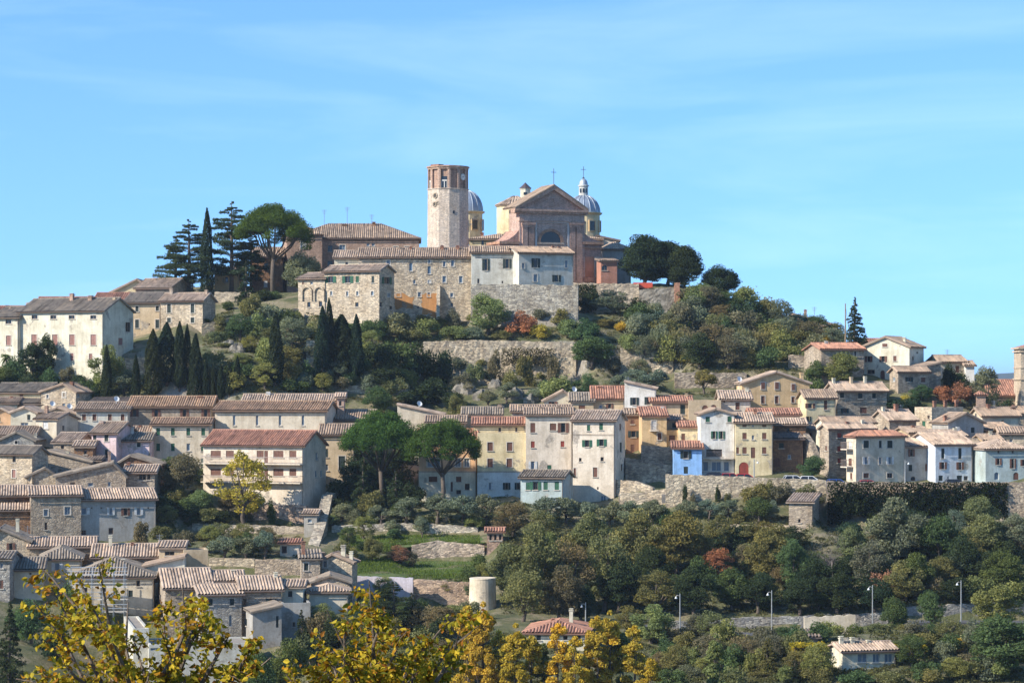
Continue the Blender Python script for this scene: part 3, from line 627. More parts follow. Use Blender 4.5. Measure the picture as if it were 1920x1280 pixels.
H('brown stone gable in front of the arched-window gable', 583, 655, 1092, 1080, 339, 'y', 'stone', 'rg', yb=1125, rot=4, d=6, ch=[(597, 1081, 4, 8, 'rr')])
H('narrow shaded house with one dark window by the stair wall', 565, 600, 1048, 1043, 344, 's', 'dstone', 'rg', yb=1110, rot=6, d=6, wins=[(574, 1062, 8, 14, 'kcf'), (573, 1093, 7, 12, 'kc')], ch=[(563, 1014, 7, 16, 'rr')])
H('white flat-roofed modern house behind the yellow leaves', 250, 279, 1182, 1179, 313, 'f', 'greyw', 'rd', mat='plaster', yb=1330, rot=12, xs=232)
H('long pale flat-roofed garage wall behind the yellow leaves', 279, 470, 1212, 1209, 311, 'f', 'greyw', 'rd', mat='plaster', yb=1330, rot=10, d=8, wins=[(292, 1215, 20, 8, 'wn')])
# ---- small infill houses
H('small tan house wedged right of the stone house with brown door', 1706, 1744, 812, 802, 403.5, 'x', 'tan', 'rt', mat='plaster', yb=850, rot=18, d=6, wins=[(1722, 822, 5, 8, 'kc')], ch=[(1712, 797, 4, 8, 'rr')])
H('low stone roof peeping above the white street house', 1758, 1812, 818, 808, 401, 'x', 'stone', 'rp', yb=850, rot=14, d=6, wins=[(1772, 826, 5, 6, 'dn')], ch=[(1800, 800, 4, 12, 'white'), (1790, 802, 4, 10, 'cream')])
H('ochre cottage above the pale blue-grey street house', 1846, 1880, 826, 816, 399.5, 'x', 'ochre', 'rt', mat='plaster', yb=860, rot=8, d=6, ch=[(1857, 808, 4, 12, 'cream')])
H('small tiled house under the brown roof at the right edge', 1893, 1930, 776, 764, 426, 'x', 'stone', 'rt', yb=810, rot=10, d=7, wins=[(1908, 784, 5, 8, 'tcf')], ch=[(1900, 758, 5, 9, 'rr')])
H('low tan roof between the yellow house and the cream house behind', 1500, 1546, 806, 796, 409, 'x', 'tan', 'rp', mat='plaster', yb=850, rot=10, d=6, wins=[(1520, 815, 5, 8, 'bc')], ch=[(1510, 790, 4, 8, 'rr')])
H('little grey-roofed house below the yellow-walled house', 30, 80, 757, 749, 428, 'x', 'beige', 'rg', mat='plaster', yb=785, rot=-8, d=6, wins=[(52, 763, 5, 6, 'dn')], ch=[(40, 745, 4, 8, 'rr')])
H('small cream cottage with chimney at the top left edge of the village', -20, 32, 756, 747, 427, 'x', 'cream', 'rt', mat='plaster', yb=785, d=7, wins=[(14, 764, 6, 7, 'kc')], ch=[(22, 742, 5, 8, 'rr')])
H('narrow brick lean-to between the pink house and the loggia roof', 150, 186, 864, 856, 394.5, 's', 'brown', 'rt', yb=895, d=4, wins=[(168, 874, 5, 7, 'dn')])
H('tan cottage with terrace behind the balcony house', 1232, 1277, 788, 780, 412, 'x', 'tan', 'rp', mat='plaster', yb=825, d=6, wins=[(1264, 797, 7, 9, 'kc')])
H('tiled cottage just right of the left umbrella pine crown', 800, 872, 792, 781, 416, 'x', 'beige', 'rt', mat='plaster', yb=830, d=7, ch=[(860, 776, 5, 9, 'rp')])
H('low stone roof behind the beige house with green shutters', 250, 300, 812, 801, 408, 'x', 'stone', 'rt', yb=850, d=5, ch=[(262, 797, 4, 8, 'rr')])
# ---- slopes below
H('square stone shed with striped roof in the olive garden', 1479, 1523, 942, 926, 379, 's', 'dstone', 'rp', yb=982, rot=-14, xs=1536, name='stone_shed', cat='shed', wins=[(1499, 976, 5, 7, 'dn')])
H('open hut with red roof on brick pillars beside the grass terrace', 913, 943, 997, 991, 374, 'x', 'brick', 'rr', yb=1016, d=3, name='garden_hut', cat='hut', wins=[(920, 1007, 5, 11, 'dn'), (929, 1007, 5, 11, 'dn'), (938, 1007, 5, 11, 'dn')])
H('small shed with tiled roof built against the stair wall', 570, 594, 964, 957, 383, 'x', 'grey', 'rp', mat='plaster', yb=992, rot=-8, d=3, name='garden_shed', cat='shed', wins=[(581, 976, 8, 7, 'tc')])
H('small hut with red sheet roof among the garden olives', 525, 560, 1019, 1016, 364, 's', 'pinkw', 'rr', mat='plaster', yb=1042, d=3, name='garden_hut', cat='hut', wins=[(533, 1030, 10, 14, 'dn')])
H('brown-roofed house half hidden behind the yellow poplars', 985, 1100, 1186, 1163, 320, 'h', 'cream', 'rr', mat='plaster', yb=1215, d=11, rot=-6, wins=[(1010, 1195, 8, 9, 'kc'), (1060, 1195, 8, 8, 'dn'), (1085, 1193, 8, 8, 'dn')], ch=[(1071, 1140, 5, 26, 'cream'), (1037, 1158, 4, 8, 'rr')])
H('cream villa with blue-shuttered front and three chimneys at the lower right', 1580, 1679, 1221, 1207, 301, 'x', 'cream', 'rp', mat='plaster', yb=1252, rot=16, xs=1551, name='villa', wins=[(1617, 1233, 18, 17, 'tc'), (1643, 1233, 13, 17, 'tc'), (1666, 1233, 15, 17, 'tc')], wl=[(1560, 1226, 5, 8, 'wn')],
  ch=[(1577, 1192, 6, 22, 'cream'), (1598, 1194, 6, 12, 'cream'), (1628, 1199, 6, 20, 'cream')])
H('rusty-walled hut above the pergola at the lower right', 1496, 1534, 1195, 1192, 312, 's', 'brick', 'rd', mat='plaster', yb=1215, d=4, name='garden_hut', cat='hut', wins=[(1500, 1204, 5, 10, 'dn')])

# ---- retaining and garden walls
WALLS = []


def RW(*a, **k):
    WALLS.append((a, k))


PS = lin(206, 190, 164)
RW('pale rubble retaining wall under the street with the blue house', [(1248, 889, 390), (1400, 894, 389.5), (1549, 900, 389)], 944, col=PS, rough=.18)
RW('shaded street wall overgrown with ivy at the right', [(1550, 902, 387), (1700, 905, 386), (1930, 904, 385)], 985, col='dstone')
RW('long ancient polygonal wall halfway up the hill', [(793, 640, 456.5), (900, 637, 456), (1080, 642, 455)], 722, col=PS, rough=.35, thick=1.4)
RW('short ancient wall stub right of the big hillside tree', [(1163, 652, 455.5), (1262, 657, 455)], 712, col=PS, rough=.3)
RW('dark stepped wall above the olive garden', [(1265, 698, 447), (1400, 699, 447)], 735, col='dstone', rough=.2)
RW('stone wall at the right end of the hillside scrub', [(1478, 665, 451), (1548, 668, 450)], 695, col='dstone', rough=.2)
RW('rough wall under the church terrace with ivy', [(1074, 530, 484.5), (1198, 532, 484)], 585, col='stone', rough=.2)
RW('tall battered stone base beneath the grey-white convent', [(883, 533, 465.6), (972, 533, 464.6), (1084, 535, 463.4)], 598, col=lin(184, 176, 160), rough=.06)
RW('ramp wall climbing to the hilltop garden', [(378, 608, 458), (420, 598, 459), (480, 586, 461), (560, 578, 464)], 635, col=lin(190, 176, 150), rough=.15)
RW('pale wall end rising between the cypresses', [(574, 638, 447), (596, 638, 447)], 728, col=PS, rough=.1, thick=2)
RW('garden wall below the modern convent wing', [(360, 981, 385), (470, 984, 384.5), (575, 988, 384)], 1006, col='stone')
RW('white parapet wall of the terrace under the modern convent wing', [(488, 926, 393.6), (572, 927, 392.6)], 944, mat='plaster', col='white', rough=.0, thick=.4)
RW('pinkish rubble wall below the white parapet', [(470, 946, 391), (574, 947, 389.6)], 984, col=lin(206, 180, 158))
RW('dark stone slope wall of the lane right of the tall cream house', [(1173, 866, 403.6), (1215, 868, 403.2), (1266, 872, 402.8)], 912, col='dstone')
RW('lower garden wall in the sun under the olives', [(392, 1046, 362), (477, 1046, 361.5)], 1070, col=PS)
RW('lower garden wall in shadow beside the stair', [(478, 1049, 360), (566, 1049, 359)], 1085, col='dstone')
RW('pale dry-stone wall along the top of the grass terrace', [(622, 985, 384.5), (720, 981, 384.5), (800, 981, 384), (896, 988, 383)], 1003, col=lin(214, 204, 186), rough=.15)
RW('rubble wall between the two grass terraces', [(772, 1022, 374), (820, 1014, 374.5), (908, 1022, 374)], 1052, col=lin(206, 186, 164), rough=.2)
RW('brick-coloured stone wall at the foot of the grass terraces', [(774, 1086, 356), (884, 1092, 355)], 1140, col=lin(196, 170, 146), rough=.1)
RW('smooth lavender plastered wall below the grass terraces', [(660, 1080, 353.5), (774, 1084, 353)], 1120, mat='plaster', col=lin(206, 196, 200), rough=.0)
RW('long wall under the olive garden with the stone shed', [(1338, 983, 380.5), (1482, 984, 379.5)], 1010, col=PS)
RW('rocky garden wall below the long cream house', [(100, 682, 447.5), (200, 674, 447), (280, 668, 447)], 712, col=lin(186, 172, 148), rough=.25)
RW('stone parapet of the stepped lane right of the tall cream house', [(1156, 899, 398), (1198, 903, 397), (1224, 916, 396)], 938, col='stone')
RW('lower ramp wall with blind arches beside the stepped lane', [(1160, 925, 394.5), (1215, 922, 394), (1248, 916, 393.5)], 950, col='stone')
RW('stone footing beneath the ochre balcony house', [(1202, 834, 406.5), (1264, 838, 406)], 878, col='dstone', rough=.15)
RW('terrace wall behind the cypress garden', [(640, 722, 436), (765, 720, 436)], 745, col=PS, rough=.2)
RW('old stair wall descending beside the modern convent wing', [(617, 919, 398), (603, 928, 393), (597, 956, 387), (588, 990, 381), (577, 1022, 372)], None, col=lin(196, 184, 164), thick=1.6)
RW('low roadside wall curving under the dark wood', [(1250, 1165, 341), (1400, 1157, 342), (1540, 1154, 342.5), (1665, 1147, 343)], 1182, col='grey', thick=.5)
RW('roadside wall at the far right bend', [(1700, 1137, 344), (1760, 1135, 344.5), (1825, 1130, 345.5), (1930, 1124, 347)], 1160, col='grey', thick=.5)
RW('pale garage wall beside the road', [(1508, 1157, 334), (1604, 1152, 334.5)], 1178, mat='plaster', col='beige', rough=0, thick=.4)
RW('collapsed earth bank with raw soil under the holm oaks', [(1198, 543, 482.5), (1230, 541, 481.5), (1268, 538, 481)], 590, mat='rock', rough=.5, thick=3, name='earth_bank', cat='bank')
RW('ruined stair arch wall right of the arched doorway house', [(1506, 812, 402), (1518, 830, 400), (1530, 862, 398)], 885, col='dstone', rough=.2)
RW('garden wall on the hilltop left of the pine', [(402, 547, 486), (470, 548, 485.5)], 570, col='stone')
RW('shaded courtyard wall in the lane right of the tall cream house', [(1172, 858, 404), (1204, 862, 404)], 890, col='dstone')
# ------------------------------------------------------------------ terrain: thin-plate surface through ground points
CTRL = []          # (X, Y, Z)


def gp(px, py, Y):
    p = at(px, py, Y)
    CTRL.append((p.x, p.y, p.z))


for a in [(1040, 532, 492), (1250, 537, 486), (1180, 532, 495), (1330, 548, 487), (1420, 580, 484), (1520, 625, 478), (1640, 690, 462), (1760, 712, 456), (1920, 735, 450), (1920, 760, 440), (2100, 770, 440),
          (800, 545, 495), (520, 550, 490), (400, 548, 492), (300, 575, 490), (120, 600, 480), (-60, 610, 480), (-200, 640, 470),
          (870, 636, 459), (1000, 640, 458), (1200, 628, 465), (1120, 640, 457), (760, 638, 459), (1300, 640, 462), (1400, 640, 464), (1480, 655, 462),
          (830, 725, 446), (920, 735, 444), (1040, 730, 444), (1150, 715, 446), (1250, 728, 442), (1350, 715, 444), (1500, 705, 444), (700, 735, 432),
          (1000, 770, 432), (1230, 740, 436), (880, 778, 430), (1560, 715, 440),
          (220, 738, 428), (330, 741, 428), (430, 739, 428), (520, 730, 430), (620, 720, 434), (480, 650, 446), (430, 615, 456), (560, 640, 452), (640, 650, 452), (330, 650, 448), (120, 705, 442), (30, 712, 442),
          (380, 960, 388), (520, 975, 386), (450, 1010, 372), (420, 1046, 364), (540, 1046, 362), (640, 985, 384),
          (700, 985, 384), (820, 985, 384), (900, 990, 382), (700, 1040, 370), (850, 1010, 377), (690, 1075, 360), (860, 1085, 359), (800, 1130, 350),
          (1000, 990, 384), (1150, 985, 386), (1100, 1060, 366), (1000, 1150, 345), (1100, 1155, 345), (1250, 980, 384), (1380, 970, 383), (1500, 985, 378), (1300, 1060, 366), (1450, 1080, 362), (1600, 1050, 364), (1750, 1040, 366), (1900, 1010, 371), (1650, 990, 379), (1850, 985, 380),
          (1250, 1178, 336), (1400, 1170, 337), (1550, 1166, 338), (1680, 1158, 339), (1800, 1146, 341), (1930, 1138, 343), (1250, 1160, 342), (1550, 1145, 344), (1850, 1120, 347),
          (1200, 1240, 315), (1400, 1235, 316), (1600, 1252, 303), (1800, 1240, 306), (1920, 1235, 308), (1000, 1260, 308), (880, 1270, 306), (1500, 1310, 290), (1800, 1320, 290), (1200, 1330, 290), (950, 1360, 285),
          (700, 1200, 322), (560, 1230, 318), (100, 1230, 318), (300, 1340, 300), (100, 1340, 300), (600, 1340, 300),
          (1250, 905, 392), (1330, 900, 394), (1420, 901, 394), (1530, 906, 392), (1650, 909, 390), (1800, 909, 390), (1930, 910, 389), (1180, 880, 402), (1200, 945, 393)]:
    gp(*a)
for x in (-140, -70, 0, 70, 140):
    CTRL.append((x, 230, -46))
    CTRL.append((x * 1.2, 545, 17 - max(abs(x - 5) - 25, 0) * 0.42))
    CTRL.append((x * 1.3, 600, -12 - abs(x) * 0.2))


def geom(h):
    """plan geometry of a house from its spec"""
    Y, th = h['Y'], R(h.get('rot', 0))
    t = Vector((math.cos(th), math.sin(th)))
    n = Vector((-math.sin(th), math.cos(th)))
    A = Vector((kx(h['x0']) * Y, Y))
    k1 = kx(h['x1'])
    wd = (k1 * A.y - A.x) / (t.x - k1 * t.y)
    d = h.get('d', 9.0)
    if 'xs' in h:
        k = kx(h['xs'])
        B = A + t * wd if th < 0 else A
        d = (k * B.y - B.x) / (n.x - k * n.y)
    return A, t, n, wd, max(2.5, min(d, 22.0)), th


for h in HOUSES:
    A, t, n, wd, d, th = geom(h)
    if 'yb' in h:
        m = A + t * (wd / 2)
        z = (HY - h['yb']) / F * m.y
        CTRL.append((m.x, m.y, z))
        q = m + n * d
        CTRL.append((q.x, q.y, z + 0.16 * d))

_WS = []
for a, k in WALLS:
    if len(a) > 2 and a[2]:
        P_ = [at(*q) for q in a[1]]
        _WS.append(([p.x for p in P_], [p.y for p in P_], [p.z for p in P_], [(HY - a[2]) / F * p.y for p in P_]))
CT = np.array(CTRL)
_S = 100.0


def _ker(r2):
    return np.where(r2 > 1e-12, 0.5 * r2 * np.log(np.maximum(r2, 1e-12)), 0.0)


def _fit(lam=0.0006):
    P = CT[:, :2] / _S
    n = len(P)
    K = _ker(((P[:, None] - P[None]) ** 2).sum(-1)) + lam * np.eye(n)
    Q = np.hstack([np.ones((n, 1)), P])
    A = np.block([[K, Q], [Q.T, np.zeros((3, 3))]])
    s = np.linalg.solve(A, np.concatenate([CT[:, 2], np.zeros(3)]))
    return P, s[:n], s[n:]


_P, _W, _B = _fit()


def sst(a, b, x):
    t = np.clip((x - a) / (b - a), 0, 1)
    return t * t * (3 - 2 * t)


def terr(X, Y):
    X = np.atleast_1d(np.asarray(X, float))
    Y = np.atleast_1d(np.asarray(Y, float))
    q = np.stack([np.clip(X, -140, 140), np.clip(Y, 225, 600)], -1) / _S
    z = _ker(((q[:, None] - _P[None]) ** 2).sum(-1)) @ _W + _B[0] + q @ _B[1:]
    z = np.clip(z, -70, 24)
    for wx, wy, wt, wb in _WS:                       # ground is cut away in front of each retaining wall and filled behind it
        k = sst(wx[0] - 2.5, wx[0] - .3, X) * (1 - sst(wx[-1] + .3, wx[-1] + 2.5, X))
        if not k.any(): continue
        yw, zt_, zb_ = np.interp(X, wx, wy), np.interp(X, wx, wt), np.interp(X, wx, wb)
        dY = Y - yw
        front = k * sst(-16, -8, dY) * (1 - sst(.1, .6, dY))
        z = np.where(front > 0, z + np.minimum(zb_ + .08 * dY - z, 0) * front, z)
        kb = sst(wx[0] + .2, wx[0] + 1.2, X) * (1 - sst(wx[-1] - 1.2, wx[-1] - .2, X))
        back = kb * sst(.1, .6, dY) * (1 - sst(3, 9, dY))
        z = np.where(back > 0, z + np.maximum(zt_ - .35 - z, 0) * back, z)
    # the near bank under the camera, the valley floor and the land beyond
    near = np.interp(Y, [-50, 0, 6, 28, 90, 180, 230], [-1.5, -1.7, -2.3, -7.0, -24, -42, -46])
    k = sst(228, 262, Y)
    z = near * (1 - k) + z * k
    out = np.clip(sst(125, 260, np.abs(X)) + sst(580, 800, Y), 0, 1) * sst(150, 250, Y)
    z = z * (1 - out) + (-48.0) * out
    far = sst(200, 700, np.abs(X)) * (1 - sst(150, 250, Y))
    return z * (1 - far) + (-46.0) * far


terr_exact = terr
_GX, _GY = np.arange(-150, 150.01, .75), np.arange(255, 525.01, .75)
_GZ = np.stack([terr_exact(_GX, np.full_like(_GX, y)) for y in _GY])


def terr(X, Y):
    """the same surface from a fine height table where the town stands"""
    X, Y = np.atleast_1d(np.asarray(X, float)), np.atleast_1d(np.asarray(Y, float))
    ins = (X > -149) & (X < 149) & (Y > 256) & (Y < 524)
    if not ins.all():
        o = np.empty(len(X))
        if ins.any(): o[ins] = terr(X[ins], Y[ins])
        o[~ins] = terr_exact(X[~ins], Y[~ins])
        return o
    a, b = (X + 150) / .75, (Y - 255) / .75
    i, j = a.astype(int), b.astype(int)
    a, b = a - i, b - j
    return (_GZ[j, i] * (1 - a) + _GZ[j, i + 1] * a) * (1 - b) + (_GZ[j + 1, i] * (1 - a) + _GZ[j + 1, i + 1] * a) * b


def tz(x, y):
    return float(terr([x], [y])[0])


_YS = np.linspace(257, 520, 800)


def hit(px, py, fallback=None):
    X, Z = kx(px) * _YS, (HY - py) / F * _YS
    i = np.nonzero(terr(X, _YS) >= Z)[0]
    if len(i) == 0 or i[0] == 0:
        Yv = fallback or 300.0
        return Vector((kx(px) * Yv, Yv, tz(kx(px) * Yv, Yv)))
    Yv = float(_YS[i[0]])
    return Vector((kx(px) * Yv, Yv, float(Z[i[0]])))


def build_ground():
    xs = np.concatenate([[-12000, -5000, -2000, -900, -450, -280, -200], np.arange(-160, 161, 1.6), [200, 280, 450, 900, 2000, 5000, 12000]])
    ys = np.concatenate([[-3000, -600, -100, -20, -4], np.arange(0, 60, 4), np.arange(60, 250, 12), np.arange(250, 530, 1.5), np.arange(532, 620, 8), [660, 720, 800, 1000, 1600, 3000, 6000, 12000]])
    gx, gy = np.meshgrid(xs, ys)
    zs = np.concatenate([terr(gx[i], gy[i]) for i in range(len(ys))])
    nz = npr.normal(0, 1, zs.shape) * 0.10 * ((np.abs(gx.ravel()) < 170) & (gy.ravel() > 240) & (gy.ravel() < 530))
    v = np.stack([gx.ravel(), gy.ravel(), zs + nz], -1)
    nx = len(xs)
    i = np.arange(len(ys) - 1)[:, None] * nx + np.arange(nx - 1)[None]
    i = i.ravel()
    f = np.stack([i, i + 1, i + 1 + nx, i + nx], -1)
    me = bpy.data.meshes.new('ground')
    me.from_pydata(v.tolist(), [], f.tolist())
    me.polygons.foreach_set('use_smooth', [True] * len(me.polygons))
    o = bpy.data.objects.new('ground', me)
    COL.objects.link(o)
    me.materials.append(M['ground'])
    tag(o, 'grassy and rocky hillside ground running to the horizon', 'ground', kind='structure')


build_ground()


def far_hills():
    mb = MB()
    n, pts = 60, []
    for j, (yy, hh) in enumerate([(5200, 0), (5600, 0.6), (6300, 1.0), (7600, 0.0)]):
        for i in range(n + 1):
            x = -2600 + 5200 * i / n
            r = 42 + 9 * math.sin(i * 0.55 + 1.2) + 6 * math.sin(i * 1.31) + 3 * math.sin(i * 2.9)
            pts.append((x * (yy / 6000), yy, -55 + hh * (r + 46)))
    fs = [(j * (n + 1) + i, j * (n + 1) + i + 1, (j + 1) * (n + 1) + i + 1, (j + 1) * (n + 1) + i) for j in range(3) for i in range(n)]
    mb.add(pts, fs)
    o = mb.build('hills', M['grassmat'], None, (0.035, 0.05, 0.03, 1), True)
    tag(o, 'distant wooded hills on the horizon', 'hills', kind='structure')


far_hills()


# ------------------------------------------------------------------ houses
def wall_face(mb, o, ud, wd, z0, z1, holes, inn, dep=0.22):
    """a rectangular wall with openings and their reveals; o, ud, inn are 3-vectors"""
    us = sorted({0.0, wd} | {min(max(e, 0), wd) for h in holes for e in (h[0], h[1])})
    zs = sorted({z0, z1} | {min(max(e, z0), z1) for h in holes for e in (h[2], h[3])})
    P = lambda u, z, k=0.0: tuple(o + ud * u + inn * k + Vector((0, 0, z)))
    for i in range(len(us) - 1):
        for j in range(len(zs) - 1):
            a, b, c, e = us[i], us[i + 1], zs[j], zs[j + 1]
            if b - a < 1e-4 or e - c < 1e-4: continue
            um, zm = (a + b) / 2, (c + e) / 2
            if any(h[0] < um < h[1] and h[2] < zm < h[3] for h in holes): continue
            mb.poly([P(a, c), P(b, c), P(b, e), P(a, e)])
    for a, b, c, e in holes:
        for q in ([P(a, c), P(a, e), P(a, e, dep), P(a, c, dep)], [P(b, e), P(b, c), P(b, c, dep), P(b, e, dep)],
                  [P(a, e), P(b, e), P(b, e, dep), P(a, e, dep)], [P(b, c), P(a, c), P(a, c, dep), P(b, c, dep)]):
            mb.poly(q)


def roof_plane(mb, O, ud, vd, poly, period=0.37, fine=True):
    """convex polygon in (u,v) on the plane O + u*ud + v*vd, covered with rows of half-round tiles"""
    nrm = ud.cross(vd).normalized()
    P = lambda u, v, k: tuple(O + ud * u + vd * v + nrm * k)
    us = [p[0] for p in poly]
    u0, u1 = min(us), max(us)

    def span(u):
        lo, hi = 1e9, -1e9
        m = len(poly)
        for i in range(m):
            (a, b), (c, e) = poly[i], poly[(i + 1) % m]
            if abs(a - c) < 1e-9:
                if abs(u - a) < 1e-6: lo, hi = min(lo, b, e), max(hi, b, e)
                continue
            s = (u - a) / (c - a)
            if -1e-9 <= s <= 1 + 1e-9:
                v = b + s * (e - b)
                lo, hi = min(lo, v), max(hi, v)
        return lo, hi
    # slab below
    n = len(poly)
    mb.add([P(a, b, -0.02) for a, b in poly] + [P(a, b, -0.2) for a, b in poly],
           [tuple(range(2 * n - 1, n - 1, -1))] + [(i, n + i, n + (i + 1) % n, (i + 1) % n) for i in range(n)], 0.4)
    if not fine:
        mb.add([P(a, b, 0.02) for a, b in poly], [tuple(range(n))], 0.5)
        return
    rows = max(2, int((u1 - u0) / period))
    per = (u1 - u0) / rows
    prof = [(0.0, -0.03), (0.26, 0.12), (0.54, 0.16), (0.82, 0.10)]
    L = max(p[1] for p in poly) - min(p[1] for p in poly)
    ns = max(1, min(9, int(round(L / 0.85))))
    cols = []
    for r in range(rows):
        jit = [rng.uniform(-0.018, 0.018) for _ in range(ns + 1)]
        ju = rng.uniform(-0.03, 0.03)
        for f, k in prof:
            u = min(max(u0 + (r + f) * per + (ju if f > 0 else 0), u0), u1)
            a, b = span(u)
            if b < a: a = b = (a + b) / 2 if abs(a) < 1e8 else 0
            cols.append([P(u, a + (b - a) * s / ns, k + (jit[s] if k > 0 else 0)) for s in range(ns + 1)])
    a, b = span(u1)
    cols.append([P(u1, a + (b - a) * s / ns, 0.0) for s in range(ns + 1)])
    base = len(mb.v)
    for c in cols: mb.v.extend(c)
    rowt = 0.5
    for i in range(len(cols) - 1):
        if i % 4 == 0:
            rowt = min(1, max(0, rng.gauss(0.5, 0.16)))
            tt = [min(1, max(0, rowt + rng.gauss(0, 0.17))) for _ in range(ns)]
        for s in range(ns):
            q = base + i * (ns + 1) + s
            mb.f.append((q, q + ns + 1, q + ns + 2, q + 1))
            mb.t.append(tt[s] * (0.7 if i % 4 == 3 else 1.0))


def arch_fill(mb, a, b, z0, z1, y, n=8):
    """spandrels above a round arch inside the opening a..b, z0..z1 at depth y (front face)"""
    c, r = (a + b) / 2, (b - a) / 2
    zs = max(z1 - r, z0)
    ry = z1 - zs
    for sgn in (-1, 1):
        pts = [(c + sgn * r, zs)] + [(c + sgn * r * math.cos(math.pi / 2 * i / n), zs + ry * math.sin(math.pi / 2 * i / n)) for i in range(1, n + 1)] + [(c + sgn * r, z1)]
        if sgn > 0: pts = pts[::-1]
        mb.prism_y([(p, q) for p, q in pts][::-1], y, y + 0.2)


class Face:
    """one wall plane of a house in house coordinates: u along the wall, depth inwards"""
    def __init__(s, root, org, ud, inn, A2, t2):
        s.root, s.org, s.ud, s.inn, s.A2, s.t2 = root, org, ud, inn, A2, t2

    def uv(s, px, py):
        k = kx(px)
        u = (k * s.A2.y - s.A2.x) / (s.t2.x - k * s.t2.y)
        Yp = s.A2.y + u * s.t2.y
        return u, (HY - py) / F * Yp, Yp, abs(s.t2.x - k * s.t2.y)


